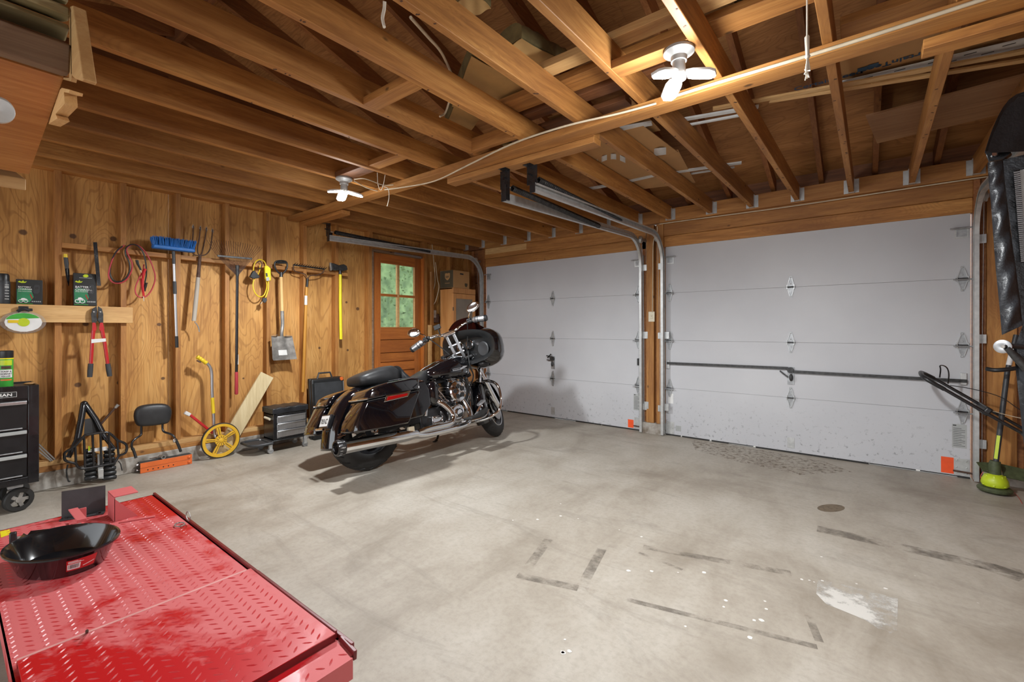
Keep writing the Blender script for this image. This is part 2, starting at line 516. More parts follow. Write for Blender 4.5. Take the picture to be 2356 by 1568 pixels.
M['green'] = pmat('bright green label', (0.06, 0.42, 0.05), 0.45, var=0.1)
M['boxblack'] = pmat('printed black carton', (0.022, 0.024, 0.024), 0.5, var=0.1)
M['boxgreen'] = pmat('printed green glow', (0.03, 0.25, 0.10), 0.5, c2=(0.02, 0.10, 0.05), scale=9)
M['grip'] = pmat('dark rubber grip', (0.05, 0.052, 0.055), 0.6, var=0.15)
M['pink'] = pmat('red trimmer line', (0.60, 0.10, 0.08), 0.5, var=0.1)
M['cream'] = pmat('cream tub', (0.72, 0.60, 0.38), 0.5, var=0.06)
M['bluetape'] = pmat('blue tape', (0.02, 0.07, 0.14), 0.5)
def glassy(name, col, rough, alpha_t):
    t = NT(name)
    t.b.inputs['Base Color'].default_value = (*col, 1)
    t.b.inputs['Roughness'].default_value = rough
    t.b.inputs['Transmission Weight'].default_value = alpha_t
    t.b.inputs['IOR'].default_value = 1.2
    return t.m
M['pane'] = glassy('dusty pane', (0.93, 0.96, 0.93), 0.05, 0.96)
M['smoke'] = glassy('smoked acrylic', (0.10, 0.025, 0.02), 0.03, 0.85)
M['clearplastic'] = glassy('clear blister', (0.9, 0.92, 0.92), 0.1, 0.9)
M['redlens'] = pmat('red lens', (0.35, 0.006, 0.006), 0.12, var=0.05, coat=0.6)
M['cabglass'] = pmat('dusty cabinet glass', (0.23, 0.18, 0.13), 0.12, var=0.12, scale=5, coat=0.4)
def led(name, strength):
    t = NT(name)
    t.b.inputs['Base Color'].default_value = (0.9, 0.9, 0.9, 1)
    t.b.inputs['Emission Color'].default_value = (1.0, 0.97, 0.93, 1)
    t.b.inputs['Emission Strength'].default_value = strength
    return t.m
M['led'] = led('lit led panel', LAMP_L)
def garage_white():
    t = NT('stucco white garage steel')
    co = t.coords(rnd=False)
    n = t.noise(co, 150.0, 3)
    big = t.noise(co, 0.8, 4)
    c = t.ramp(big, [(0.35, sr(186, 187, 191)), (0.7, sr(198, 199, 202))])
    sep = t.new('ShaderNodeSeparateXYZ'); t.put(co, sep.inputs[0])
    # splash dirt low on the door
    sp = t.noise(co, 26.0, 5, 0.7)
    low = t.math('SUBTRACT', 1.0, t.math('MULTIPLY', sep.outputs[2], 1.9), clamp=True)
    c = t.mix(t.math('MULTIPLY', t.math('MULTIPLY', t.ramp(sp, [(0.57, (0, 0, 0)), (0.65, (1, 1, 1))]), low), 0.75), c, sr(92, 92, 96))
    t.put(c, t.b.inputs['Base Color'])
    t.b.inputs['Roughness'].default_value = 0.46
    t.bump(n, 0.16, 0.002)
    return t.m
M['door'] = garage_white()
def lift_red():
    t = NT('dusty red lift paint')
    co = t.coords(rnd=False)
    n = t.noise(co, 1.9, 6, 0.62, 0.5)
    n2 = t.noise(co, 30.0, 5, 0.7)
    k = t.ramp(t.math('ADD', n, t.math('MULTIPLY', n2, 0.12)), [(0.565, (0, 0, 0)), (0.645, (1, 1, 1))])
    t.put(t.mix(k, sr(196, 96, 97), sr(178, 10, 22)), t.b.inputs['Base Color'])
    t.val(t.b.inputs['Roughness'], t.math('SUBTRACT', 0.62, t.math('MULTIPLY', k, 0.3)))
    t.bump(n2, 0.05, 0.002)
    return t.m
M['lift'] = lift_red()
M['lift_dark'] = pmat('dark red rail', (0.17, 0.012, 0.014), 0.4, var=0.2)
M['pan'] = pmat('oily black pan', (0.008, 0.009, 0.011), 0.16, var=0.2, coat=0.4)
M['leaf'] = pmat('hedge leaves', (0.30, 0.46, 0.20), 0.6, c2=(0.03, 0.09, 0.02), scale=5)
M['tread'] = pmat('worn tread paint', sr(190, 78, 80), 0.36, var=0.1, c2=sr(172, 20, 28), scale=14)
M['ground'] = pmat('outside gravel', (0.45, 0.43, 0.39), 0.9, var=0.2, scale=20)
# ---------------------------------------------------------------- setting: slab, walls, ceiling frame
def struct(mb, name, mat, parent=None, **k):
    o = build(mb, name, mat, parent, **k)
    if parent is None: o['kind'] = 'structure'
    return o
YB = -7.6          # where the building ends behind the camera
XR = 6.05          # right wall
floor = struct(MB().bb(-0.1, XR + 0.1, YB - 1.5, 0.09, -0.12, 0.0), 'floor', M['concrete'])
struct(MB().bb(-9, 14, 0.09, 12, -0.16, -0.03), 'ground', M['ground'])
struct(MB().bb(-9, -0.1, -12, 0.09, -0.16, -0.03), 'ground', M['ground'])
# worn marks in the slab, read off the photograph onto the floor plane
def fmark(pts, mat, name='floor_stain', z=0.0006):
    m = MB(); P = [wz(x, y, z) for x, y in pts]
    m.add(P, [tuple(range(len(P)))])
    return build(m, name, mat, floor, smooth=0)
def fline(a, b, w, mat, name='floor_stain'):
    A = wz(*a, 0.0008); B = wz(*b, 0.0008); d = (B - A).normalized(); n = V((-d.y, d.x, 0)) * w / 2
    m = MB(); m.add([A - n, A + n, B + n, B - n], [(0, 1, 2, 3)])
    return build(m, name, mat, floor, smooth=0)
M['wet'] = decal('old oil spot', sr(112, 98, 80), 30, 0.25, 0.5)
M['scrape'] = decal('dark scrape', sr(118, 110, 100), 7, 0.42, 0.8)
M['patch'] = decal('pale worn patch', sr(200, 197, 190), 7, 0.42, 0.56)
M['leafdirt'] = decal('blown dirt', sr(124, 108, 86), 24, 0.48, 0.75)
M['spot'] = pmat('white paint drip', sr(226, 224, 218), 0.7, var=0.05)
fmark([(1880 + 32 * math.cos(t * 0.4) + 32, 1168 + 9 * math.sin(t * 0.4)) for t in range(16)], M['wet'])
fmark([(1882, 1330), (1975, 1352), (2066, 1376), (2064, 1452), (2040, 1458), (1990, 1425), (1900, 1388), (1878, 1365)], M['patch'])
for a, b, w in (((1190, 1322), (1330, 1352), .05), ((1330, 1350), (1880, 1487), .03), ((1385, 1262), (1340, 1345), .05), ((1480, 1257), (1820, 1318), .05),
                ((1218, 1300), (1262, 1240), .05), ((1860, 1415), (1885, 1475), .03), ((1470, 1270), (1570, 1310), .02), ((1880, 1215), (2356, 1320), .10), ((2240, 1290), (2356, 1330), .12)):
    fline(a, b, w, M['scrape'])
fmark([(1590, 1012), (1700, 1025), (1900, 1062), (1960, 1085), (1840, 1092), (1700, 1062), (1600, 1035)], M['leafdirt'])
rs = random.Random(3)
m = MB()
for (x, y) in ((1180, 1196), (1237, 1194), (1300, 1470), (1295, 1500), (1735, 1426), (1752, 1426), (1763, 1400), (1760, 1382), (1665, 1395), (1670, 1380), (1725, 1465), (1845, 1332), (1862, 1334), (1873, 1338),
               (1892, 1335), (1446, 1312), (1500, 1313), (1560, 1316), (1620, 1316), (1577, 1440), (1295, 1500), (1310, 1497), (1290, 1158), (1330, 1192), (1476, 1234), (1290, 1186), (1425, 1218), (1890, 1280), (2038, 1353), (1971, 1342)):
    c = wz(x, y, 0.0009); r = rs.uniform(.004, .011)
    o = len(m.v); k = 9
    m.add([c + V((math.cos(t * 2 * PI / k) * r * rs.uniform(.7, 1.2), math.sin(t * 2 * PI / k) * r * rs.uniform(.7, 1.2), 0)) for t in range(k)], [tuple(range(k))])
o = build(m, 'paint_drips', M['spot'], floor, smooth=0, kind='stuff')

# ---- left wall
wl = group_root('wall_left')
KN = []
for (x, y, r) in ((53, 534, .030), (168, 543, .028), (261, 549, .03), (366, 746, .022), (179, 885, .028), (375, 870, .02), (197, 745, .025), (690, 640, .015), (797, 695, .02), (823, 710, .03), (735, 800, .02), (800, 805, .02),
                  (668, 625, .02), (560, 870, .013), (275, 880, .025)):
    p = wx(x, y, -0.089); KN.append((p.y, p.z, r))
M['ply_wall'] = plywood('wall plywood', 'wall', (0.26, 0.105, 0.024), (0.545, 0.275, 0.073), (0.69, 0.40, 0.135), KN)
edges = [0.0, -0.80, -1.74, -2.95, -3.80, -4.12, -5.32, -6.5, YB]
def gable(y): return 2.50 + 0.31 * (3.8 - abs(y + 3.8)) + 0.198
for a, b in zip(edges[:-1], edges[1:]):
    if a == -0.80:       # the panel over the entry door
        build(MB().bb(-0.101, -0.089, b, a, 2.20, 2.62), 'plywood_panel', M['ply_wall'], wl)
    else:
        build(MB().bb(-0.101, -0.089, b + .0015, a - .0015, 0.10, 2.62), 'plywood_panel', M['ply_wall'], wl)
    build(MB().add([(x, y, z) for x in (-0.101, -0.089) for y, z in ((b, 2.62), (a, 2.62), (a, gable(a)), (b, gable(b)))],
                   [(0, 3, 2, 1), (4, 5, 6, 7), (0, 1, 5, 4), (1, 2, 6, 5), (2, 3, 7, 6), (3, 0, 4, 7)]), 'gable_panel', M['old_y'], wl)
studs = []
for px in (134, 284.5, 410, 523, 618, 702, 775.5):
    studs.append(wx(px, 620, 0).y)
studs += [-4.93, -5.33, -5.73, -6.13, -6.53, -6.93, -7.33, -0.40, -0.03]
for y in studs:
    build(MB().bb(-0.089, 0, y - .019, y + .019, 0.211, 2.40), 'stud', M['frame_z'], wl, bev=.002)
for ya, yb in ((-1.80, -1.745), (-0.93, -0.86)):
    build(MB().bb(-0.089, 0.004, ya, yb, 0.0 if yb > -1 else 0.02, 2.40), 'stud', M['frame_z'], wl, bev=.002)
build(MB().bb(-0.089, 0.0, -1.745, -0.93, 2.185, 2.30), 'door_header', M['frame_y'], wl, bev=.002)
for ya, yb in ((YB, -1.80), (-0.86, 0)):
    build(MB().bb(-0.089, 0.0, ya, yb, 0.172, 0.211), 'sill_plate', M['pine_y'] if ya < -2 else M['frame_y'], wl, bev=.002)
    build(MB().bb(-0.089, 0.006, ya, yb, 0.132, 0.171), 'sill_plate', M['frame_y'], wl, bev=.002)
    build(MB().bb(-0.12, 0.012, ya, yb, 0.0, 0.132), 'curb', M['curb'], wl, bev=.006)
build(MB().bb(-0.089, -0.021, YB, 0, 2.40, 2.44), 'top_plate', M['frame_y'], wl)
# blocking between the studs at tool height
ys = sorted([y for y in studs if -4.6 < y < -2.2])
for a, b in zip(ys[:-1], ys[1:]):
    build(MB().bb(-0.085, 0.002, a + .019, b - .019, 1.818, 1.857), 'blocking', M['frame_y'], wl, bev=.002)
build(MB().bb(-0.085, 0.002, ys[-1] + .019, -2.085, 1.818, 1.857), 'blocking', M['frame_y'], wl, bev=.002)
# pale shelf board low on the studs
zt = wx(0, 698, .038).z; zb = wx(0, 740.5, .038).z; ye = wx(306, 715, .038).y
build(MB().bb(0.0, 0.038, -6.2, ye, zb, zt), 'shelf_board', M['pine_y'], wl, bev=.003)
build(MB().bb(-0.089, 0.0, -6.2, ye - .02, zt - .038, zt), 'shelf_board', M['pine_y'], wl, bev=.002)

# ---- entry door in the left wall
d1 = group_root('door_1')
DX = -0.055
y0, y1 = -1.728, -0.945
build(MB().bb(-0.1, 0.012, y0 - .028, y0 - .004, 0, 2.185), 'door_jamb', M['greyplank'], d1, bev=.002)
build(MB().bb(-0.1, 0.012, y1 + .004, y1 + .028, 0, 2.185), 'door_jamb', M['door_wood'], d1, bev=.002)
build(MB().bb(-0.1, 0.008, y0 - .004, y1 + .004, 2.165, 2.19), 'door_jamb', M['greyplank'], d1, bev=.002)
xa, xb = DX - .02, DX + .02
gy0, gy1, gz0, gz1 = -1.60, -1.045, 1.215, 2.04
build(MB().bb(xa, xb, y0, gy0, 0.02, 2.16), 'door_stile', M['door_wood'], d1, bev=.002)
build(MB().bb(xa, xb, gy1, y1, 0.02, 2.16), 'door_stile', M['door_wood'], d1, bev=.002)
build(MB().bb(xa, xb, gy0, gy1, gz1, 2.16), 'door_rail', M['door_wood_y'], d1, bev=.002)
zr = [(1.04, gz0), (0.80, 0.86), (0.56, 0.62), (0.02, 0.22)]
build(MB().bb(xa, xb, gy0, gy1, 1.06, gz0), 'door_rail', M['door_wood_y'], d1, bev=.002)
build(MB().bb(xa + .002, xa + .008, gy0, gy1, .02, 1.2), 'panel_back', M['door_wood_y'], d1)  # added thin sheet, blocks outside light showing between the door boards
z = 0.02
for i, (a, b) in enumerate(((0.02, .24), (.25, .38), (.39, .52), (.53, .64), (.65, .76), (.77, .88), (.89, 1.05))):
    build(MB().bb(xa + (.006 if i % 2 else .0), xb - (.010 if i % 2 else .003), gy0, gy1, a, b), 'door_panel', M['door_wood_y'], d1, bev=.004)
cyy = (gy0 + gy1) / 2; czz = 1.63
build(MB().bb(xa, xb, cyy - .014, cyy + .014, gz0, gz1), 'muntin', M['pine_y'], d1, bev=.003)
build(MB().bb(xa, xb, gy0, cyy - .014, czz - .013, czz + .013), 'muntin', M['door_wood_y'], d1, bev=.003)
build(MB().bb(xa, xb, cyy + .014, gy1, czz - .013, czz + .013), 'muntin', M['door_wood_y'], d1, bev=.003)
for a, b in ((gy0, cyy - .014), (cyy + .014, gy1)):
    for c, d in ((gz0, czz - .013), (czz + .013, gz1)):
        build(MB().bb(DX - .003, DX + .003, a, b, c, d), 'pane', M['pane'], d1)
        f = build(MB().bb(DX + .003, xb, a, a + .004, c, d).bb(DX + .003, xb, b - .004, b, c, d).bb(DX + .003, xb, a + .004, b - .004, c, c + .005).bb(DX + .003, xb, a + .004, b - .004, d - .003, d), 'glazing_bead', M['pine_y'], d1)
build(MB().beam((0.016, -1.42, 2.178), (0.016, -0.98, 2.176), .012, .022), 'weather_strip', M['alu'], d1)
for z in (0.35, 1.1, 1.95):
    build(MB().cyl((.0, y0 - .003, z - .045), (.0, y0 - .003, z + .045), .007, n=10), 'door_hinge', M['iron'], d1)
# hedge outside the panes
hb = MB(); rr = random.Random(11)
for i in range(5200):
    c = V((-2.6 + rr.gauss(0, .32), rr.uniform(-3.3, 4.6), rr.uniform(0.0, 3.6)))
    a = V((rr.gauss(0, 1), rr.gauss(0, 1), rr.gauss(0, 1))).normalized(); b = a.orthogonal().normalized()
    s = rr.uniform(.025, .06)
    hb.add([c - a * s, c + b * s * .5, c + a * s, c - b * s * .5], [(0, 1, 2, 3)])
hb.bb(-3.7, -2.9, -4, 5, -0.1, 3.4)
hedge = build(hb, 'hedge', M['leaf'], smooth=0, origin=V((-2.9, 0, -0.1)))
tag(hedge, 'green leafy hedge seen through the entry door panes', 'hedge'); hedge['kind'] = 'stuff'

# ---- door wall: posts, headers, jambs
wf = group_root('wall_front')
GX = [(0.349, 2.768), (3.044, 5.474)]      # the two garage doors
HD = 2.134
def fb(x0, x1, ya, yb, z0, z1, name, mat): return build(MB().bb(x0, x1, ya, yb, z0, z1), name, mat, wf, bev=.003)
fb(-0.089, 0.30, -0.0, .09, 0.0, 2.6, 'siding_board', M['old_x'])
fb(0.02, 0.06, -.089, -.001, .0, 2.38, 'post', M['frame_z'])
fb(0.21, 0.345, -.04, -.001, .0, 2.38, 'post', M['old_y'])
fb(0.07, 0.12, -.03, -.001, .0, 2.38, 'post', M['old_y'])
fb(2.835, 2.925, -.05, .09, .125, 2.38, 'post', M['frame_z'])
fb(2.925, 2.955, .0, .09, .125, 2.38, 'post', M['old_y'])
fb(2.955, 3.035, -.05, .09, .125, 2.38, 'post', M['frame_z'])
fb(2.775, 2.835, -.02, .09, .125, 2.38, 'post', M['old_y'])
fb(2.79, 3.035, -.07, .09, 0, .125, 'curb', M['curb'])
fb(5.485, 5.525, -.04, .09, .0, 2.38, 'post', M['old_y'])
fb(5.56, 5.72, -.035, .09, .10, 2.40, 'siding_board', M['frame_z'])
fb(5.525, 5.56, -.01, .09, .0, 2.40, 'siding_board', M['old_y'])
fb(5.72, 5.76, -.01, .09, .0, 2.40, 'siding_board', M['old_y'])
fb(5.76, XR, -.04, .09, .10, 2.40, 'siding_board', M['frame_z'])
fb(5.53, XR, -.05, .09, .0, .10, 'curb', M['curb'])
fb(0.345, 3.0, -.075, -.035, 2.384, 2.53, 'header_board', M['frame_x'])
fb(3.0, XR, -.075, -.035, 2.384, 2.53, 'header_board', M['frame_x'])
fb(0.30, 2.83, -.035, .05, 2.24, 2.40, 'header_board', M['frame_x'])
fb(0.30, 2.83, -.02, .05, 2.12, 2.238, 'header_board', M['frame_x'])
fb(3.03, 5.485, -.035, .05, 2.24, 2.40, 'header_board', M['frame_x'])
fb(3.03, 5.485, -.02, .05, 2.12, 2.238, 'header_board', M['frame_x'])
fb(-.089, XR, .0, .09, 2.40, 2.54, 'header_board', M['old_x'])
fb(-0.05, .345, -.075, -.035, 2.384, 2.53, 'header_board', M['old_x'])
# bare new wood where the header was cut back
fb(0.36, 1.12, -.0375, -.035, 2.30, 2.384, 'scarf_patch', M['pine_x'])
for x, z in ((2.80, 1.125), (3.045, 1.125), (2.81, .32), (3.04, .32)):
    build(MB().bb(x, x + .055, -.055 if x < 5 else -.04, -.05 if x < 5 else -.035, z - .04, z + .04), 'jamb_bracket', M['galv'], wf, bev=.002)

# ---- right wall (mostly outside the frame) in vertical boards
wr = group_root('wall_right')
y = 0.0
while y > YB:
    build(MB().bb(XR, XR + .03, y - .295, y - .003, 0.0, 2.62), 'wall_board', M['old_x'], wr, bev=.004)
    build(MB().hexa([(XR, y - .295, 2.62), (XR + .03, y - .295, 2.62), (XR + .03, y - .003, 2.62), (XR, y - .003, 2.62), (XR, y - .295, gable(y - .295)), (XR + .03, y - .295, gable(y - .295)), (XR + .03, y - .003, gable(y - .003)), (XR, y - .003, gable(y - .003))]), 'wall_board', M['old_y'], wr)
    y -= .30

# ---- ceiling frame: joists, hangers, rafters, roof boards
ce = group_root('ceiling')
JB, JT = 2.40, 2.545
joists = [(-.02, -.05, -.02), (.286, -3.18, .312), (.693, -3.35, .727), (1.086, -3.51, 1.149), (1.448, -3.66, 1.55), (1.836, -3.83, 1.955), (2.234, -3.99, 2.335),
          (2.631, -4.68, 2.73), (3.056, -4.35, 3.103), (3.443, -4.05, 3.53), (3.831, -3.745, 3.913), (4.218, -3.44, 4.295), (4.66, -3.0, 4.70), (5.07, -2.7, 5.10), (5.47, -3, 5.475), (5.87, -3, 5.87)]
JX = []
for a, ya, b in joists:
    sl = (b - a) / (0 - ya) if ya else 0
    x0 = b; xe = b + sl * YB
    JX.append((b, sl))
    pts = []
    for (x, y) in ((x0, -.076), (x0 + .038, -.076), (xe + .038, YB), (xe, YB)): pts.append((x, y))
    build(MB().hexa([(x, y, JB) for x, y in pts] + [(x, y, JT) for x, y in pts]), 'joist', M['frame_y'], ce, bev=.0025, segs=1)
    h = MB().bb(x0 - .003, x0, -.11, -.076, JB, JB + .125).bb(x0 + .038, x0 + .041, -.11, -.076, JB, JB + .125).bb(x0 - .003, x0 + .041, -.12, -.076, JB - .003, JB)
    h.bb(x0 - .035, x0 - .003, -.079, -.076, JB, JB + .12).bb(x0 + .041, x0 + .073, -.079, -.076, JB, JB + .12)
    build(h, 'joist_hanger', M['galv'], ce)
for i, (b, sl) in enumerate(JX):
    if i < 6: continue
    rj = random.Random(40 + i); m = MB()
    for k in range(16):
        y = rj.uniform(-4.2, -.25); x = b + sl * y + rj.uniform(.008, .03)
        m.beam((x - rj.uniform(.003, .007), y, JB - .0006), (x + rj.uniform(.003, .007), y + rj.uniform(-.012, .012), JB - .0006), rj.uniform(.004, .009), .0012)
    build(m, 'staple_marks', M['rust'], ce, smooth=0, kind='stuff')
fb(2.832, 2.8355, -.055, -.01, 1.95, 2.30, 'post_strap', M['galv'])
def jx(i, y): return JX[i][0] + JX[i][1] * y
SL = 0.31
rx = [4.086 - .397 * k for k in range(11)] + [4.476, 4.865, 5.26, 5.65, 6.0]
for x in rx:
    for sgn in (0, 1):
        ya, yb = (0.05, -3.8) if not sgn else (YB, -3.8)
        za, zb2 = 2.54, 2.54 + SL * 3.8
        build(MB().hexa([(x, ya, za), (x + .038, ya, za), (x + .038, yb, zb2), (x, yb, zb2), (x, ya, za + .15), (x + .038, ya, za + .15), (x + .038, yb, zb2 + .15), (x, yb, zb2 + .15)]), 'rafter', M['old_y'], ce)
build(MB().bb(-.08, XR, -3.82, -3.78, 3.66, 3.90), 'ridge_board', M['old_x'], ce)
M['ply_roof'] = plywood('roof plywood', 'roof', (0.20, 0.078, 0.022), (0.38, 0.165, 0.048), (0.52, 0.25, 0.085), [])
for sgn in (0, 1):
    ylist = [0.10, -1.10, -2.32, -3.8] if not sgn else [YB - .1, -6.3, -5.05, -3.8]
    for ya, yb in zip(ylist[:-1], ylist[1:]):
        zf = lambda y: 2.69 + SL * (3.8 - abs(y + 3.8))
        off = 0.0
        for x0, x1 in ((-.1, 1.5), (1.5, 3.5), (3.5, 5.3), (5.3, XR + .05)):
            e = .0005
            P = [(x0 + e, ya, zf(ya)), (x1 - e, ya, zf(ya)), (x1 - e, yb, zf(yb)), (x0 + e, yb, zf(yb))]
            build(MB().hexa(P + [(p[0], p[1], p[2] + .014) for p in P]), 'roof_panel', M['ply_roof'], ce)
for sgn in (0, 1):
    ya, yb = (0.12, -3.85) if not sgn else (YB - .12, -3.75)
    zf = lambda y: 2.706 + SL * (3.8 - abs(y + 3.8))
    zr_ = zf(-3.8)
    P = [(-.12, ya, zf(ya)), (XR + .06, ya, zf(ya)), (XR + .06, -3.8 + (.05 if sgn else -.05), zr_ + .004), (-.12, -3.8 + (.05 if sgn else -.05), zr_ + .004)]
    build(MB().hexa(P + [(p[0], p[1], p[2] + .02) for p in P]), 'roof_covering', M['greyplank'], ce)
build(MB().bb(-.12, XR + .06, -3.95, -3.65, zf(-3.65) + .0, zf(-3.8) + .06), 'ridge_cap', M['greyplank'], ce)
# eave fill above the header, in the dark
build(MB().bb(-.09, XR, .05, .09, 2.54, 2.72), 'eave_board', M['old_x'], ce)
# blocks between joists
def blk(x0, x1, y, z0, z1, mat='frame_x', d=.038): return build(MB().bb(x0, x1, y - d / 2, y + d / 2, z0, z1), 'joist_block', M[mat], ce, bev=.002)
blk(jx(7, -3.62) + .038, jx(8, -3.62), -3.62, 2.40, 2.44, d=.09)
blk(jx(7, -2.82) + .038, jx(8, -2.82), -2.82, 2.402, 2.49, d=.038)
blk(jx(5, -3.05) + .038, jx(6, -3.05), -3.05, 2.41, 2.45, d=.09)
blk(jx(4, -3.07) + .038, jx(5, -3.07), -3.07, 2.402, 2.44, 'old_x', d=.12)
blk(jx(10, -3.1) + .038, jx(11, -3.1), -3.10, 2.402, 2.44, d=.10)
# the long 2x4 and its short partners nailed under the joists
build(MB().bb(-.05, XR, -2.765, -2.655, 2.358, 2.399), 'strongback', M['frame_x'], ce, bev=.002)
build(MB().bb(2.27, 3.53, -2.645, -2.555, 2.318, 2.357), 'track_support', M['frame_x'], ce, bev=.002)
build(MB().bb(0.0, 0.80, -2.645, -2.555, 2.322, 2.36), 'track_support', M['frame_x'], ce, bev=.002)
build(MB().bb(2.27, 3.53, -2.652, -2.57, 2.358, 2.399), 'track_support', M['frame_x'], ce, bev=.002)
x5 = wz(2138, 105, 2.34).x
build(MB().bb(x5 - .02, XR, -2.64, -2.55, 2.318, 2.357), 'track_support', M['frame_x'], ce, bev=.002)

# ---- garage doors
def garage(n, x0, x1, lockbar):
    g = group_root('door_%d' % n)
    sec = HD / 4
    for k in range(4):
        z0 = k * sec + (.016 if k == 0 else .0006); z1 = (k + 1) * sec - .0006
        build(MB().bb(x0, x1, 0.0, .045, z0, z1), 'door_section', M['door'], g, bev=.0012)
    build(MB().bb(x0, x1, .046, .05, .018, HD), 'door_backing', M['door'], g)  # unseen sheet added to keep daylight from leaking through the section seams
    sl = MB(); rg = random.Random(n)
    x = x0
    while x < x1:           # the rubber seal, with the gaps the daylight comes through
        w = min(rg.uniform(.08, .4), x1 - x)
        sl.bb(x, x + w, .004, .04, 0.0005 if rg.random() < .8 else .008, .0165); x += w + (rg.uniform(.012, .03) if rg.random() < .5 else .002)
    build(sl, 'bottom_seal', M['rubber'], g)
    xm = (x0 + x1) / 2 + (.0 if n == 2 else .0)
    if n == 2: xm = wy(1272.3, 770, 0).x
    else: xm = wy(1819.5, 790, 0).x
    def hinge(x, z, end, roller=0):
        w = .03 if not end else .034
        o = [(-w, 0), (-.012, .082), (-.010, .098), (.010, .098), (.012, .082), (w, 0)]
        h = build(MB().prism(o, (x, -.0008, z + .004), (1, 0, 0), (0, 0, 1), (0, -.003, 0)).prism([(a, -b) for a, b in o], (x, -.0008, z - .004), (1, 0, 0), (0, 0, 1), (0, -.003, 0)), 'hinge', M['galv_dull'], g)
        rb = MB()
        for s in (-1, 1):
            rb.beam((x + s * w * .92, -.007, z + .006), (x + s * .010, -.007, z + .085), .003, .012, (0, 1, 0))
            rb.beam((x + s * w * .92, -.007, z - .006), (x + s * .010, -.007, z - .085), .003, .012, (0, 1, 0))
            rb.bb(x + s * w - .002, x + s * w + .002, -.028, -.001, z - .022, z + .022)
        build(rb, 'hinge_rib', M['galv'], h)
        build(MB().cyl((x - w - .006, -.018, z), (x + w + .006, -.018, z), .006, n=10), 'hinge_pin', M['iron'], h)
        build(MB().ell((x, -.004, z + .09), (.006, .004, .006), 8, 6).ell((x, -.004, z - .09), (.006, .004, .006), 8, 6).ell((x, -.004, z + .03), (.005, .004, .005), 8, 6), 'hinge_bolt', M['galv'], h)
        if roller:
            build(MB().cyl((x - .055 * roller, -.034, z - .008), (x + .07 * roller, -.034, z - .008), .0055, n=10), 'roller_stem', M['galv_dull'], h)
    for k in (1, 2, 3):
        z = k * sec
        hinge(xm, z, 0)
        hinge(x0 + .045, z, 1, -1); hinge(x1 - .045, z, 1, 1)
    for s, x in ((-1, x0 + .05), (1, x1 - .05)):
        t = build(MB().bb(x - .042, x + .042, -.004, -.0005, HD - .21, HD - .125).bb(x - .042, x + .042, -.03, -.004, HD - .128, HD - .124), 'top_bracket', M['galv'], g, bev=.001)
        build(MB().bb(x - .03, x + .03, -.006, -.004, HD - .195, HD - .14), 'bracket_slot', M['galv_dull'], t)
        build(MB().cyl((x - .07 * s, -.036, HD - .132), (x + .07 * s, -.036, HD - .132), .0055, n=10), 'roller_stem', M['galv_dull'], t)
        b = build(MB().bb(x - .045, x + .045, -.003, -.0005, .02, .155), 'bottom_bracket', M['galv'], g, bev=.001)
        build(MB().cyl((x - .05, -.012, .055), (x + .06 * s, -.012, .05), .007, n=10), 'cable_pin', M['rust'], b)
        bo = MB()
        for dx in (-.028, .028):
            for dz in (.04, .085, .14): bo.ell((x + dx, -.004, dz), (.006, .004, .006), 8, 6)
        build(bo, 'bracket_bolt', M['galv'], b)
    build(MB().bb(xm - .03, xm + .03, -.003, -.0005, .05, .15), 'lift_handle_plate', M['galv'], g, bev=.001)
    # lock
    zl = .80 if n == 3 else .80
    lk = build(MB().bb(xm - .028, xm + .03, -.005, -.0005, zl - .14, zl + .03), 'lock_plate', M['galv_dull'], g, bev=.001)
    build(MB().cyl((xm, -.005, zl), (xm, -.035, zl), .028, n=18).ell((xm + .005, -.03, zl - .07), (.016, .012, .035), 10, 8), 'lock_hub', M['iron'], lk)
    if lockbar:
        build(MB().beam((x0 + .02, -.022, zl + .012), (xm - .02, -.022, zl + .018), .008, .026), 'lock_bar', M['iron'], g)
        build(MB().beam((xm + .02, -.022, zl - .012), (x1 - .02, -.022, zl - .018), .008, .026), 'lock_bar', M['iron'], g)
        build(MB().beam((xm - .09, -.018, zl - .01), (xm - .02, -.018, zl - .07), .008, .012), 'lock_arm', M['iron'], g)
        for x in (x0 + .03, x1 - .04):
            build(MB().bb(x - .018, x + .018, -.018, -.0005, zl - .05, zl + .045), 'bar_guide', M['galv'], g, bev=.002)
    else:
        build(MB().beam((xm - .085, -.03, zl + .035), (xm + .02, -.03, zl + .02), .008, .014).beam((xm - .07, -.03, zl + .005), (xm - .01, -.03, zl + .06), .008, .014).beam((xm - .08, -.03, zl - .02), (xm, -.03, zl - .022), .008, .012), 'lock_arm', M['iron'], g)
        build(MB().bb(x1 - .05, x1 - .035, -.03, -.0005, zl - .03, zl + .05), 'bar_guide', M['iron'], g)
    # stickers
    xs = x1 - .16
    st = build(MB().bb(xs - .01, xs + .07, -.0012, -.0004, .025, .155) if n == 3 else MB().bb(xs - .015, xs + .055, -.0012, -.0004, .025, .12), 'warning_sticker', M['orange_b'], g)
    lb = build(MB().bb(x1 - .105, x1 - .02, -.0012, -.0004, .24, .43), 'instruction_label', M['greylabel'], g)
    ln = MB()
    for k in range(11): ln.bb(x1 - .098, x1 - .03 - .02 * (k % 3 == 1), -.0016, -.0012, .255 + .014 * k, .258 + .014 * k)
    ln.bb(x1 - .1, x1 - .08, -.0016, -.0012, .415, .424)
    build(ln, 'fine_print', M['iron'], lb, smooth=0)
    if n == 3:
        build(MB().bb(x0 + .03, x0 + .085, -.0012, -.0004, .36, .47), 'paper_tag', M['paper'], g)
        build(MB().bb(x0 + .11, x0 + .17, -.0012, -.0004, .06, .12), 'paper_tag', M['greylabel'], g)
    return g
garage(2, *GX[0], False)
garage(3, *GX[1], True)
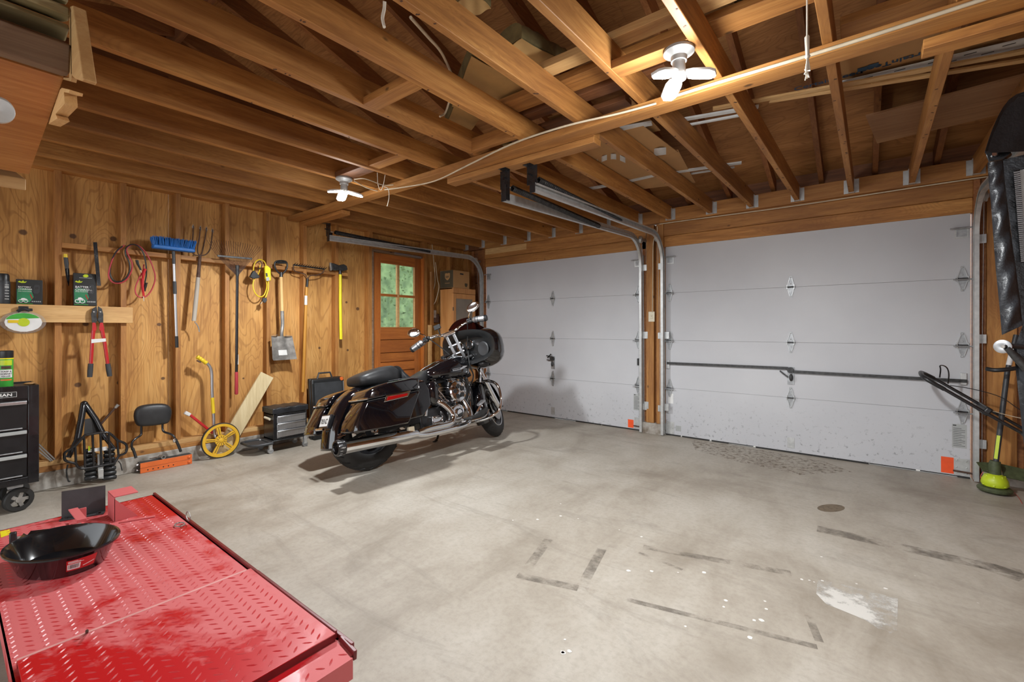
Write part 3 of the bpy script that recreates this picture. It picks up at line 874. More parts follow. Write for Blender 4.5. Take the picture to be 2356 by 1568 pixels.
# ---------------------------------------------------------------- ceiling lamps: porcelain base with three LED heads
def lamp(loc, rot, label, upw):
    L = V(loc)
    t = thing('ceiling_lamp', L + V((0, 0, -.16)), label, 'lamp', 'three-headed ceiling lamps')
    build(MB().lathe([(.0, 0), (.062, 0), (.064, -.012), (.048, -.022), (.034, -.03), (.033, -.05), (.0, -.05)], L), 'lamp_base', M['lampwhite'], t)
    build(MB().cyl(L + V((0, 0, -.05)), L + V((0, 0, -.125)), .026, .03, n=20), 'lamp_neck', M['lampwhite'], t)
    for k in range(3):
        a = rot + k * 2 * PI / 3
        d = V((math.cos(a), math.sin(a), 0)); n = V((-math.sin(a), math.cos(a), 0))
        dr = (d + V((0, 0, -.25))).normalized(); up = n.cross(dr) * -1
        if up.z < 0: up = -up
        c0 = L + V((0, 0, -.118)) + d * .03
        def P(u, w, h): return c0 + dr * u + n * w + up * h
        o = [(0, -.026), (.03, -.036), (.095, -.036), (.118, -.02), (.118, .02), (.095, .036), (.03, .036), (0, .026)]
        build(MB()._poly([P(u, w, .004) for u, w in o], up * .012), 'lamp_head', M['white'], t, bev=.002)
        o2 = [(u * .94 + .004, w * .9) for u, w in o]
        build(MB()._poly([P(u, w, -.001) for u, w in o2], up * .0045), 'led_panel', M['led'], t)
    for kind, watt, dz in (('SPOT', LAMP_W * 3, .0), ('POINT', upw * 3, -.06)):
        ld = bpy.data.lights.new('lamp_light', kind)
        ld.energy = watt; ld.shadow_soft_size = .07; ld.color = (.95, .98, 1.0)
        if kind == 'SPOT': ld.spot_size = math.radians(178); ld.spot_blend = .5
        lo = bpy.data.objects.new('lamp_light', ld); COL.objects.link(lo)
        lo.parent = t; lo.location = (0, 0, dz)
    return t
lamp((4.175, -3.10, 2.40), math.radians(8), 'lit three-headed LED ceiling lamp beside the hanging pull cord', LAMP_UP)
lamp((1.535, -3.07, 2.40), math.radians(40), 'lit three-headed LED ceiling lamp over the wall of garden tools', LAMP_UP * .2)
# ---------------------------------------------------------------- garage door tracks, springs, hangers
def cchan(path, s, name, mat, parent, side=(1, 0, 0)):
    """sweep a C channel along a path in a plane of constant x; s = +1 opens to +x"""
    o = [(-.03, 0), (.03, 0), (.03, .028), (.018, .028), (.018, .024), (.026, .024), (.026, .003), (-.026, .003), (-.026, .024), (-.018, .024), (-.018, .028), (-.03, .028)]
    P = [V(p) for p in path]; rings = []
    X = V((1, 0, 0))
    for i, p in enumerate(P):
        d = (P[min(i + 1, len(P) - 1)] - P[max(i - 1, 0)]).normalized()
        n = X.cross(d).normalized()
        rings.append([p + n * a + X * (b * s) for a, b in o])
    return build(MB().loft(rings), name, mat, parent, smooth=30)
def track(x, s, yend, zend, label, ybot=-.065, hang=2.34):
    t = thing('door_track', (x, ybot, 0.0), label, 'door track', None)
    vert = [(x, ybot, 0.012), (x, ybot - .005, 1.0), (x, ybot - .01, 1.93)]
    cchan(vert, s, 'vertical_rail', M['galv'], t)
    c = []
    R = .30
    zc = 1.93; yc = ybot - .01 - R
    for k in range(11):
        a = PI / 2 * k / 10
        c.append((x, yc + R * math.cos(a), zc + R * math.sin(a)))
    c.append((x, yend, zend))
    cchan(c, s, 'curved_rail', M['galv'], t)
    # backing angle along the vertical rail
    build(MB().bb(x - s * .004, x - s * .001, ybot - .03, ybot + .06, 0.02, 2.1) if False else MB().bb(x - s * .006, x - s * .003, ybot + .012, -.0385, 0.05, 2.05), 'angle_iron', M['galv_dull'], t)
    for z in (.3, 1.12, 1.9):
        build(MB().bb(x - s * .045, x - s * .002, -.0585, -.0555, z - .035, z + .035).bb(x - s * .005, x - s * .002, ybot + .0, -.0555, z - .035, z + .035), 'rail_bracket', M['galv'], t, bev=.001)
    # hanger
    h = build(MB().bb(x - s * .05, x + s * .035, yend + .0, yend + .003, hang - .13, hang).bb(x - s * .012, x - s * .009, yend, yend + .05, zend - .02, hang - .09).bb(x - s * .05, x + s * .012, yend - .05, yend + .003, hang - .003, hang), 'rail_hanger', M['blackmetal'], t)
    build(MB().bb(x - s * .022, x + s * .022, yend - .006, yend - .002, zend - .035, hang - .1).cyl((x - s * .02, yend, hang - .06), (x - s * .02, yend - .03, hang - .06), .006, n=8), 'hanger_strap', M['blackmetal'], h)
    # extension spring above the rail
    y = yend + .03; z0 = (zend + .075); n = 260; L = 1.35 if yend < -2 else .8
    hel = []
    for k in range(n * 5):
        a = 2 * PI * k / 5
        u = k / (n * 5)
        hel.append((x + math.cos(a) * .021 - s * .01, y + .05 + u * L, z0 + math.sin(a) * .021 - u * .03))
    build(MB().tube(hel, .0034, 4), 'spring', M['iron'], t, smooth=60)
    build(MB().tube([(x - s * .01, y + .05 + L, z0 - .03), (x - s * .01, -.5, z0 - .03 + .04), (x - s * .01, -.20, 2.20)], .003, 6), 'cable', M['galv_dull'], t)
    build(MB().tube([(x - s * .01, yend + .003, z0), (x - s * .01, yend + .06, z0)], .004, 6), 'spring_hook', M['galv'], t)
    sh = build(MB().lathe([(.0, -.012), (.012, -.012), (.04, -.012), (.042, -.006), (.034, 0), (.042, .006), (.04, .012), (0, .012)], (x - s * .02, -.17, 2.205), (1, 0, 0), n=24), 'sheave', M['galv'], t)
    build(MB().bb(x - s * .04, x - s * .03, -.19, -.05, 2.19, 2.22), 'sheave_fork', M['galv_dull'], t)
    build(MB().tube([(x - s * .02, -.135, 2.2), (x - s * .02, -.075, 1.2), (x - s * .02, -.06, .06)], .0018, 5), 'lift_cable', M['galv_dull'], t)
    return t
track(.305, 1, -2.50, 2.165, 'galvanised door track in the corner beside the wooden cabinet', hang=2.322)
track(2.80, -1, -2.60, 2.135, 'galvanised door track on the cabinet-side face of the middle post', hang=2.318)
track(3.02, 1, -2.56, 2.165, 'galvanised door track on the string-trimmer side of the middle post', hang=2.318)
track(5.51, -1, -1.62, 2.20, 'galvanised door track beside the string trimmer', hang=2.398)
# ---------------------------------------------------------------- things hung on and standing against the left wall
def W(px, py, x=.03): return wx(px, py, x)
def WP(pts, x=.03): return [wx(a, b, x) for a, b in pts]
UX, UY, UZ = V((1, 0, 0)), V((0, 1, 0)), V((0, 0, 1))
def seg(name, pts, r, mat, parent, n=12, smooth=0, **k):
    return build(MB().tube(cr(pts, smooth) if smooth else pts, r, n), name, mat, parent, smooth=50, **k)
def lerp(a, b, t): return V(a) + (V(b) - V(a)) * t
# --- broom
a, b = W(399, 578, .05), W(407, 799, .03)
t = thing('push_broom', b, 'blue bristle wash brush on a grey telescopic pole hanging from the wall', 'brush')
seg('pole', [lerp(a, b, .09), lerp(a, b, .96)], .0115, M['alu'], t)
seg('pole_collar', [lerp(a, b, .0), lerp(a, b, .13)], .013, M['plastic_grey'], t)
seg('grip_sleeve', [lerp(a, b, .31), lerp(a, b, .44)], .0145, M['grip'], t)
seg('end_grip', [lerp(a, b, .88), b], .0135, M['plastic_black'], t)
c = W(400, 571, .06)
hd = build(MB().box(c + V((0, 0, -.003)), (.075, .30, .032)), 'brush_block', M['blue'], t, bev=.008)
br = MB(); rr = random.Random(5)
for k in range(620):
    y = rr.uniform(-.145, .145); x = rr.uniform(-.036, .036)
    p = c + V((x, y, .012)); q = c + V((x * 1.5 + rr.uniform(-.006, .006), y * 1.08 + rr.uniform(-.008, .008), .075 + rr.uniform(-.012, .012)))
    br.tube([p, q], [.0032, .0022], 4)
build(br, 'bristles', M['blue'], t, kind='stuff')
# --- pitchfork
sk = W(460, 588, .022); f1 = W(456, 638, .03); e = W(446, 738, .03)
t = thing('pitchfork', e, 'four-tined garden fork with a grey handle broken at its end', 'garden fork')
seg('ferrule', [sk, f1], [.013, .016], M['rust'], t)
seg('handle', [f1, lerp(f1, e, .5), e], [.0165, .018, .018], M['grey_wood'], t)
seg('bent_rod', WP([(448, 740), (453, 746), (457, 754), (458.6, 763)], .03), .0045, M['galv_dull'], t, 6, 4)
tips = [(444.5, 519), (461, 522), (475, 524), (489, 528)]; sh = [(441, 572), (455, 566), (468, 566), (483, 573)]
for i, (q, s_) in enumerate(zip(tips, sh)):
    mid = W(*s_, .016)
    seg('tine', [sk, W(460 + (i - 1.5) * 9, 585 - (3 if i in (1, 2) else 0), .02), mid, W((q[0] + s_[0]) / 2 + 1, (q[1] + s_[1]) / 2, .020), W(*q, .012)], .0052, M['rust'], t, 7, 5)
    tp = W(*q, .012)
    build(MB().tube([tp + V((0, 0, -.035)), tp + V((0, 0, -.012)), tp + V((0, 0, .012))], [.004, .010, .002], 6, flat=.5), 'tine_point', M['steel_dirty'], t)
# --- leaf rake
s0 = W(545.6, 636, .04); e = W(544, 907, .03)
t = thing('leaf_rake', e, 'wire leaf rake with a black pole and a red end grip', 'rake')
seg('pole', [W(546, 622, .07), W(544, 857, .03)], .0125, M['blackmetal'], t)
seg('end_grip', [W(544, 855, .03), lerp(W(544, 855, .03), e, .96), e], [.015, .0155, .010], M['redgrip'], t, 14)
build(MB().tube([W(545, 815, .031), W(545, 838, .031)], .0132, 14), 'paper_band', M['paper'], t)
build(MB().tube([W(546, 610, .075), W(546, 634, .07)], [.017, .0145], 14), 'socket', M['iron'], t)
for k in range(24):
    u = k / 23
    top = lerp((476, 549, 0), (603, 566, 0), u); 
    bx = lerp((500, 588, 0), (580, 595, 0), u)
    p = [W(546 + (u - .5) * 4, 633, .07), W(bx.x, bx.y, .08), W(top.x + (bx.x - top.x) * .08, top.y + 6, .095), W(top.x, top.y + 3 - 5 * math.sin(PI * u), .062)]
    seg('tine', [p[0], p[1], p[2], p[3]], .0019, M['rust'], t, 5, 3)
build(MB().beam(W(500, 588, .08), W(580, 595, .08), .008, .018), 'spreader_bar', M['iron'], t, bev=.002)
# --- jumper cables
t = thing('jumper_cables', W(300, 620, .03), 'coiled red and black jumper cables hung on the wall', 'cable')
red = [(286, 564), (266, 582), (254, 610), (250, 634), (258, 648), (274, 651), (290, 644), (302, 624), (304, 606), (296, 588), (291, 574), (300, 564), (314, 563), (328, 572), (342, 592), (353, 618), (357, 640), (350, 664), (338, 680), (324, 684), (313, 676), (312, 660), (320, 640), (329, 622), (331, 608)]
blk_ = [(282, 566), (268, 578), (257, 600), (253, 628), (262, 645), (278, 647), (292, 636), (299, 618), (296, 600), (289, 586), (290, 570), (303, 562), (318, 566), (329, 580), (335, 602), (337, 628), (334, 648), (333, 660)]
seg('red_lead', [W(a, b, .035 + .008 * math.sin(i)) for i, (a, b) in enumerate(red)], .0052, M['redgrip'], t, 8, 6)
seg('black_lead', [W(a, b, .044 + .008 * math.cos(i)) for i, (a, b) in enumerate(blk_)], .0052, M['plastic_black'], t, 8, 6)
for nm, p, q, m in (('clamp', (326, 640), (330, 682), 'red'), ('clamp', (313, 598), (323, 621), 'plastic_black'), ('clamp', (336, 650), (332, 670), 'plastic_black'), ('clamp', (332, 618), (327, 648), 'red')):
    A, B = W(*p, .05), W(*q, .05)
    k = build(MB().tube([A, lerp(A, B, .35), B], [.009, .012, .005], 8, flat=.7).tube([A + V((.012, .006, 0)), lerp(A, B, .4) + V((.008, 0, 0)), B + V((.002, .006, 0))], [.008, .008, .004], 8, flat=.6), nm, M[m], t)
    build(MB().tube([lerp(A, B, .6), lerp(A, B, 1.25)], [.005, .003], 6), 'jaw', M['cable'], k)
# --- hand trowel, strap
t = thing('hand_trowel', W(157, 655, .01), 'black garden trowel with a yellow butt hanging beside the stud', 'trowel')
seg('handle', WP([(151, 591), (153, 605), (154, 618)], .02), [.012, .0135, .010], M['grip'], t)
seg('end_cap', WP([(150.6, 584), (151, 592)], .02), [.011, .0125], M['yellow'], t)
build(MB().sheet(lambda u, v: W(154 + (u) * 4 + (v - .5) * (10 - 9 * u * u), 616 + u * 42, .02 - .012 * math.cos((v - .5) * 3)), 6, 6, (.0025, 0, 0)), 'blade', M['blackmetal'], t)
t = solo(MB().sheet(lambda u, v: W(214 + 9 * v + 9 * u, 557 + 100 * u, .03 + .02 * math.sin(u * 5)), 14, 3, (.004, 0, 0)), 'webbing_strap', M['vinyl'], 'flat black strap hanging above the leaning charger box', 'strap')
# --- charger boxes, cans on the pale shelf board
def charger(px, ztop, tilt, label, lean=0.0, flap=False):
    y0 = W(px[0], 690, .02).y; y1 = W(px[1], 690, .02).y; w = y1 - y0
    zb = zt + .0015; h = ztop - zb; d = .07; x0 = -.052
    t = thing('charger_box', ((x0 + d / 2), (y0 + y1) / 2, zb), label, 'box', 'battery charger cartons on the pale shelf board')
    R = Matrix.Rotation(lean, 3, 'Y') @ Matrix.Rotation(tilt, 3, 'Z')
    o = V((x0 + d / 2, (y0 + y1) / 2, zb))
    f = lambda p: o + R @ p
    build(MB().bb(-d / 2, d / 2, -w / 2, w / 2, 0, h).xf(f), 'carton', M['boxblack'], t, bev=.002)
    n = R @ V((1, 0, 0)); ux = R @ V((0, 1, 0)); uy = R @ V((0, 0, 1))
    F = lambda u, v, e=.0006: f(V((d / 2 + e, (u - .5) * w, v * h)))
    def patch(nm, pts, m, e=.0006):
        return build(MB()._poly([F(u, v, e) for u, v in pts], n * .0004), nm, M[m], t, smooth=0)
    hh = .82 if flap else 1.0
    patch('green_panel', [(.03, .10 * hh), (.5, .08 * hh), (.66, .3 * hh), (.55, .62 * hh), (.2, .66 * hh), (.03, .6 * hh)], 'boxgreen')
    patch('green_strip', [(.02, .02), (.62, .02), (.62, .035), (.02, .035)], 'green', .0008)
    patch('yellow_logo', [(.06, .88 * hh), (.12, .93 * hh), (.2, .90 * hh), (.26, .96 * hh), (.3, .90 * hh), (.40, .92 * hh), (.34, .86 * hh), (.2, .85 * hh)], 'lime', .0008)
    text('BATTERY\nCHARGER', 'printed_title', M['paper'], t, F(.07, .66 * hh, .0009), ux, uy, h * .085, bold=.012, sx=1.0)
    text('AND MAINTAINER', 'printed_title', M['paper'], t, F(.07, .50 * hh, .0009), ux, uy, h * .045)
    patch('device_picture', [(.62, .52 * hh), (.66, .75 * hh), (.72, .80 * hh), (.86, .80 * hh), (.90, .74 * hh), (.88, .5 * hh), (.8, .44 * hh), (.68, .45 * hh)], 'plastic_grey', .0009)
    patch('device_screen', [(.70, .60 * hh), (.70, .70 * hh), (.83, .70 * hh), (.83, .60 * hh)], 'iron', .0012)
    patch('red_clip', [(.50, .40 * hh), (.53, .42 * hh), (.62, .25 * hh), (.59, .22 * hh)], 'red', .0012)
    patch('black_clip', [(.62, .40 * hh), (.65, .42 * hh), (.74, .27 * hh), (.71, .24 * hh)], 'iron', .0012)
    mo = MB()
    for cx_, r in ((.17, .065), (.36, .065)):
        mo.lathe([(r * h * .75, 0), (r * h, 0), (r * h, .0004), (r * h * .75, .0004)], F(cx_, .13, .001), n, n=14, closed=True)
    mo._poly([F(u, v, .001) for u, v in ((.15, .15), (.2, .24), (.3, .25), (.42, .2), (.38, .14), (.3, .17))], n * .0004)
    build(mo, 'motorcycle_picture', M['paper'], t, smooth=0)
    tx = MB()
    for k in range(5): tx._poly([F(.58 + k * .075, .10, .0008), F(.63 + k * .075, .10, .0008), F(.63 + k * .075, .14, .0008), F(.58 + k * .075, .14, .0008)], n * .0003)
    build(tx, 'printed_icons', M['greylabel'], t, smooth=0)
    if flap:
        patch('flap_logo', [(.40, .92), (.48, .97), (.60, .97), (.66, .92), (.58, .88), (.46, .88)], 'lime', .0008)
        tx = MB(); tx._poly([F(.25, .855, .0008), F(.8, .855, .0008), F(.8, .862, .0008), F(.25, .862, .0008)], n * .0003)
        build(tx, 'flap_line', M['paper'], t, smooth=0)
    return t
charger((38, 99), wx(38, 641, .02).z, math.radians(-3), 'black battery charger carton standing upright beside the dark aerosol can')
charger((171, 224), wx(200, 629, .02).z, math.radians(-4), 'taller black battery charger carton leaning back, under the black strap', lean=math.radians(-5), flap=True)
c = W(8, 694, .0)
t = thing('aerosol_can', (0.005, c.y, zt + .001), 'dark grey aerosol can on the pale shelf board', 'can')
o = V((0.005, c.y, zt + .001))
build(MB().lathe([(.0, 0), (.031, 0), (.033, .004), (.033, .150), (.029, .165), (0, .166)], o), 'can_body', M['plastic_grey'], t)
build(MB().lathe([(.0295, .163), (.0295, .20), (.024, .213), (0, .214)], o), 'cap', M['plastic_black'], t)
tx = MB()
for k in range(6):
    a0 = .1 + .03 * (k % 2); tx.sheet(lambda u, v, k=k, a0=a0: o + V((math.cos(a0 + u * .7) * .0334, math.sin(a0 + u * .7) * .0334, .03 + k * .02 + v * (.006 if k != 4 else .014))), 5, 1, lambda u, v, a0=a0: V((math.cos(a0 + u * .7), math.sin(a0 + u * .7), 0)) * .0003)
build(tx, 'printed_lines', M['greylabel'], t)
# --- trimmer line spool hanging on the shelf board
c = W(54, 741, .06)
t = thing('line_spool', c + V((0, 0, -.08)), 'clear pack of trimmer line with a green and yellow label hanging on the pale board', 'spool')
build(MB().lathe([(.0, -.012), (.095, -.012), (.112, -.006), (.114, .0), (.112, .006), (.095, .012), (0, .012)], c, UX, n=32).xf(lambda p: V((p.x, p.y, c.z + (p.z - c.z) * .72))), 'blister', M['clearplastic'], t)
def disc(rx_, rz, x, a0, a1, nm, m):
    pts = [c + V((x, math.cos(a0 + (a1 - a0) * k / 18) * rx_, math.sin(a0 + (a1 - a0) * k / 18) * rz)) for k in range(19)]
    build(MB()._poly(pts, V((.0008, 0, 0))), nm, M[m], t, smooth=0)
disc(.092, .068, .0125, 0, 2 * PI, 'white_label', 'paper'); disc(.09, .066, .0135, .5, PI - .3, 'green_label', 'green')
disc(.03, .03, .0148, 0, 2 * PI, 'yellow_label', 'lime')
build(MB().box(c + V((.016, -.05, .005)), (.001, .05, .02)), 'printed_word', M['yellow'], t)
build(MB().tube([c + V((.0, -.03, .075)), c + V((.0, 0, .1)), c + V((0, .03, .085))], .012, 8).box(c + V((0, 0, .1)), (.02, .05, .03)).box(c + V((0, .03, .09)), (.02, .03, .02)), 'hang_clip', M['plastic_black'], t, bev=.003)
# --- bolt cutter
t = thing('bolt_cutter', W(229, 866, .06), 'red-handled bolt cutter hanging over the end of the pale board', 'bolt cutter')
XB = .062
def plate(nm, pts, m, x=XB, d=.012, **k): return build(MB()._poly(WP(pts, x), V((d, 0, 0))), nm, M[m], t, bev=.0025, **k)
plate('jaw', [(209, 722), (212, 710), (222, 704), (223, 716), (221, 726), (224, 736), (219, 744), (211, 742)], 'iron')
plate('jaw', [(237, 722), (234, 710), (225, 704), (225, 716), (226, 726), (224, 736), (229, 744), (237, 742)], 'iron')
build(MB().cyl(W(216, 717, XB + .01), W(216, 717, XB + .018), .006, n=10).cyl(W(231, 717, XB + .01), W(231, 717, XB + .018), .006, n=10), 'pivot_bolt', M['galv'], t)
plate('link', [(212, 741), (219, 741), (222, 756), (218, 764), (211, 762)], 'red')
plate('link', [(229, 741), (236, 741), (240, 758), (234, 764), (227, 758)], 'red')
seg('handle', WP([(215, 760), (212, 790), (209, 838)], XB + .006), [.0125, .0115, .0115], M['red'], t)
seg('handle', WP([(235, 760), (241, 790), (248, 838)], XB + .006), [.0125, .0115, .0115], M['red'], t)
seg('hand_grip', WP([(209, 836), (207.5, 852), (206.5, 867)], XB + .006), [.016, .0175, .0155], M['grip'], t)
seg('hand_grip', WP([(248, 836), (250.5, 852), (252.5, 865)], XB + .006), [.016, .0175, .0155], M['grip'], t)
build(MB()._poly(WP([(210, 780), (243, 778), (244, 785), (210, 789)], XB + .018), V((.001, 0, 0))), 'paper_tie', M['paper'], t)
# --- yellow cord with ground fault box
t = thing('extension_cord', W(600, 650, .03), 'yellow extension cord with a yellow fault switch box hung in a loop', 'cord')
P_ = [(583, 628), (584, 612), (590, 600), (600, 597), (609, 603), (612, 614), (612, 640), (614, 655), (612, 668), (606, 680), (596, 682), (586, 672), (582, 655), (586, 640), (594, 630), (598, 618), (598, 608)]
seg('cord', [W(a, b, .035 + .007 * math.sin(i * 1.3)) for i, (a, b) in enumerate(P_)], .0058, M['yellow'], t, 8, 6)
seg('cord', [W(a, b, .045) for a, b in ((617, 644), (618, 660), (614, 676), (609, 688))], .0058, M['yellow'], t, 8, 6)
fb_ = build(MB()._poly(WP([(606.5, 612), (613, 611), (620, 618), (620.5, 645), (612, 647), (608, 640)], .04), V((.03, 0, 0))), 'fault_switch', M['yellow_b'], t, bev=.004)
build(MB()._poly(WP([(611, 628), (615, 628), (616, 636), (612, 636)], .0705), V((.002, 0, 0))).bb(0, 0, 0, 0, 0, 0) if False else MB()._poly(WP([(611, 628), (615, 628), (616, 636), (612, 636)], .0705), V((.002, 0, 0))), 'reset_button', M['iron'], fb_)
build(MB()._poly(WP([(612, 638), (619, 637), (620, 645), (613, 646)], .0705), V((.001, 0, 0))), 'rating_label', M['greylabel'], fb_)
build(MB()._poly(WP([(572, 637), (578, 626), (582, 622), (588, 628), (596, 637), (592, 640), (580, 641)], .03), V((.03, 0, 0))), 'triple_socket', M['plastic_black'], t, bev=.004)
build(MB()._poly(WP([(603, 686), (610, 684), (613, 690), (608, 697), (602, 693)], .04), V((.022, 0, 0))), 'plug', M['plastic_grey'], t, bev=.003)
seg('plug_prong', WP([(604, 693), (600, 699)], .05), .003, M['cable'], t, 6)
build(MB().tube(cr(WP([(592, 604), (598, 600), (603, 608), (598, 618), (593, 616)], .05), 4), .004, 6), 'hang_hook', M['iron'], t)
# --- shovel
t = thing('square_shovel', W(654, 829, .08), 'square-mouth shovel with a black D grip and a scuffed grey blade', 'shovel')
dg = [(647, 632), (636.5, 622), (632, 611), (634, 602), (646, 599.5), (658, 602), (661, 612), (657, 622)]
seg('grip_ring', WP(dg + [dg[0]], .045), .0085, M['plastic_black'], t, 10, 5)
seg('grip_bar', WP([(635, 604), (659, 604)], .045), .011, M['plastic_black'], t)
seg('grip_socket', WP([(647, 626), (646.5, 639)], .045), [.013, .0185], M['plastic_black'], t)
seg('shaft', WP([(646.5, 637), (649, 718)], .05), .0165, M['handle_wood'], t)
seg('steel_socket', [W(649, 715, .05), W(650, 745, .052), W(648, 765, .065), W(648, 776, .06)], [.0175, .0175, .0165, .019], M['steel_dirty'], t, 14, 4)
def blade(u, v):
    xl = 624 + 3 * u + (2 if u > .95 else 0) ; xr = 672 + 11 * u
    px = xl + (xr - xl) * v; py = 773 + 56 * u - 3.5 * v * u
    k = abs(v - .5) * 2
    return W(px, py, .05 + .03 * k ** 2 - .012 * math.exp(-((v - .48) * 7) ** 2) * (1 - u) * -2.2)
build(MB().sheet(blade, 14, 18, (.003, 0, 0)), 'blade', M['steel_dirty'], t)
for q in ((624, 773, 640, 770), (656, 771, 672, 773)):
    build(MB().sheet(lambda u, v, q=q: W(q[0] + (q[2] - q[0]) * u, q[1] + (q[3] - q[1]) * u, .075 + .02 * v), 4, 2, (0, 0, .003)), 'foot_step', M['steel_dirty'], t)
build(MB().sheet(lambda u, v: blade(.58 + .22 * u, .27 + .36 * v) + V((.0036, 0, 0)), 6, 6, (.0006, 0, 0)), 'blade_sticker', M['paper'], t)
# --- bow rake
t = thing('bow_rake', W(697, 901, .03), 'iron bow rake with a long amber wooden handle', 'rake')
seg('handle', WP([(705.5, 660), (703, 720), (697, 901)], .03), [.0145, .0155, .0165], M['amber_wood'], t)
seg('ferrule', WP([(707.5, 640), (706, 662)], .03), .0135, M['blackmetal'], t)
build(MB().tube(WP([(704.2, 680), (703.6, 701)], .03), .0158, 14), 'paper_band', M['paper'], t)
A, B = W(675, 609, .05), W(746, 619, .05)
build(MB().beam(A, B, .010, .016), 'rake_head', M['iron'], t, bev=.002)
for k in range(15):
    p = lerp(A, B, k / 14)
    build(MB().tube([p, p + V((.03, 0, .006)), p + V((.062, 0, .018))], [.0055, .0045, .0015], 6), 'tooth', M['iron'], t)
seg('bow_arm', [A, *WP([(677, 622), (690, 627), (702, 631), (707, 641)], .04)], .0055, M['rust'], t, 8, 5)
seg('bow_arm', [B, *WP([(742, 627), (730, 632), (714, 634), (708, 641)], .04)], .0055, M['rust'], t, 8, 5)
# --- splitting maul
t = thing('splitting_maul', W(784, 780, .03), 'splitting maul with an iron head and a bright yellow handle', 'axe')
seg('handle', WP([(783, 626), (783, 700), (784.5, 780)], .035), .0165, M['yellow_b'], t)
seg('collar', WP([(782.5, 618), (782.8, 631)], .035), .018, M['plastic_black'], t)
hm = [(757, 606), (763, 606), (776, 611), (786, 608), (793, 612), (795, 621), (785, 624), (776, 622), (766, 623), (759, 621)]
build(MB()._poly(WP(hm, .012), V((.05, 0, 0))), 'maul_head', M['iron'], t, bev=.006)
build(MB()._poly(WP([(757, 604), (762, 605), (761, 622), (758, 623)], .022), V((.03, 0, 0))), 'cutting_edge', M['steel_dirty'], t, bev=.004)
# --- measuring wheel
wc = V((.098, -3.449 + .0, .163)); R = .159
t = thing('measuring_wheel', (.098, wc.y, 0.0), 'yellow five-spoke measuring wheel standing against the wall', 'measuring wheel')
build(MB().lathe([(R - .006, -.013), (R, -.011), (R + .003, 0), (R, .011), (R - .006, .013)], wc, UX, n=48, closed=True), 'tyre', M['rubber'], t)
build(MB().lathe([(R - .033, -.006), (R - .030, -.012), (R - .006, -.012), (R - .006, .012), (R - .030, .012), (R - .033, .006)], wc, UX, n=48, closed=True), 'rim', M['wheel_yellow'], t)
build(MB().lathe([(0, .02), (.014, .018), (.02, .012), (.048, .010), (.05, 0), (.048, -.010), (0, -.010)], wc, UX, n=30), 'hub', M['wheel_yellow'], t)
for k in range(12):
    a = k * PI / 6
    d = V((0, math.cos(a), math.sin(a)))
    build(MB().beam(wc + V((.0105, 0, 0)) + d * .022, wc + V((.0105, 0, 0)) + d * .044, .004, .003, (1, 0, 0)), 'hub_rib', M['rust'], t)
for k in range(5):
    a = PI / 2 + .28 - k * 2 * PI / 5 - .1
    d = V((0, math.cos(a), math.sin(a))); n = V((0, -math.sin(a), math.cos(a)))
    s = build(MB()._poly([wc + V((-.007, 0, 0)) + d * .045 + n * .012, wc + V((-.007, 0, 0)) + d * .045 - n * .012, wc + V((-.007, 0, 0)) + d * (R - .028) - n * .017, wc + V((-.007, 0, 0)) + d * (R - .028) + n * .017], V((.014, 0, 0))), 'spoke', M['wheel_yellow'], t, bev=.002)
    build(MB().beam(wc + V((.0075, 0, 0)) + d * .05, wc + V((.0075, 0, 0)) + d * (R - .04), .004, .003, (1, 0, 0)), 'spoke_groove', M['rust'], s)
build(MB().box(wc + V((-.025, -.005, .0)), (.02, .05, .09)), 'counter_box', M['plastic_black'], t, bev=.004)
pole = [W(494, 1000, .045), W(491, 950, .04), W(488, 905, .04), W(487, 862, .04), W(484, 846, .04), W(478, 837, .042), W(470, 830, .045)]
seg('tube_handle', [wc + V((-.02, -.005, .02))] + pole, .0125, M['alu'], t, 12, 4)
seg('yellow_sleeve', WP([(488.3, 914), (491, 950)], .04), .0145, M['yellow'], t)
gp = [W(475, 835, .043), W(466, 828.5, .045), W(460, 824, .045), W(453, 820, .045)]
build(MB().tube(cr(gp, 4), [.0175 + .002 * math.sin(k * 1.9) for k in range(13)], 12), 'hand_grip', M['yellow'], t)
build(MB().beam(W(453, 829, .045), W(462, 833, .045), .016, .012), 'reset_lever', M['rust'], t)
# --- snow scraper behind the wheel
t = thing('snow_scraper', W(478, 985, .03), 'dusty red snow scraper lying slanted behind the measuring wheel', 'scraper')
build(MB().beam(W(436, 953, .03), W(490, 996, .03), .03, .022), 'handle_bar', M['red'], t, bev=.006)
build(MB().beam(W(425, 948, .03), W(437, 954, .03), .036, .03), 'end_block', M['white'], t, bev=.006)
# --- leaning plank
top0, top1, bt0 = W(601, 861, .0), W(624, 862, .0), W(543, 985, .03)
ax = ((top0 + top1) / 2 - bt0); 
k0 = bt0 + ax * (-bt0.z / ax.z); k0.x = .042; k1 = (top0 + top1) / 2; k1.x = .018
pl = MB().beam(k0 + V((0, 0, .012)), k1, .135, .026, (1, 0, .1))
solo(pl, 'leaning_plank', M['deckboard'], 'pale grooved deck board leaning against the studs behind the measuring wheel', 'board', bev=.003)
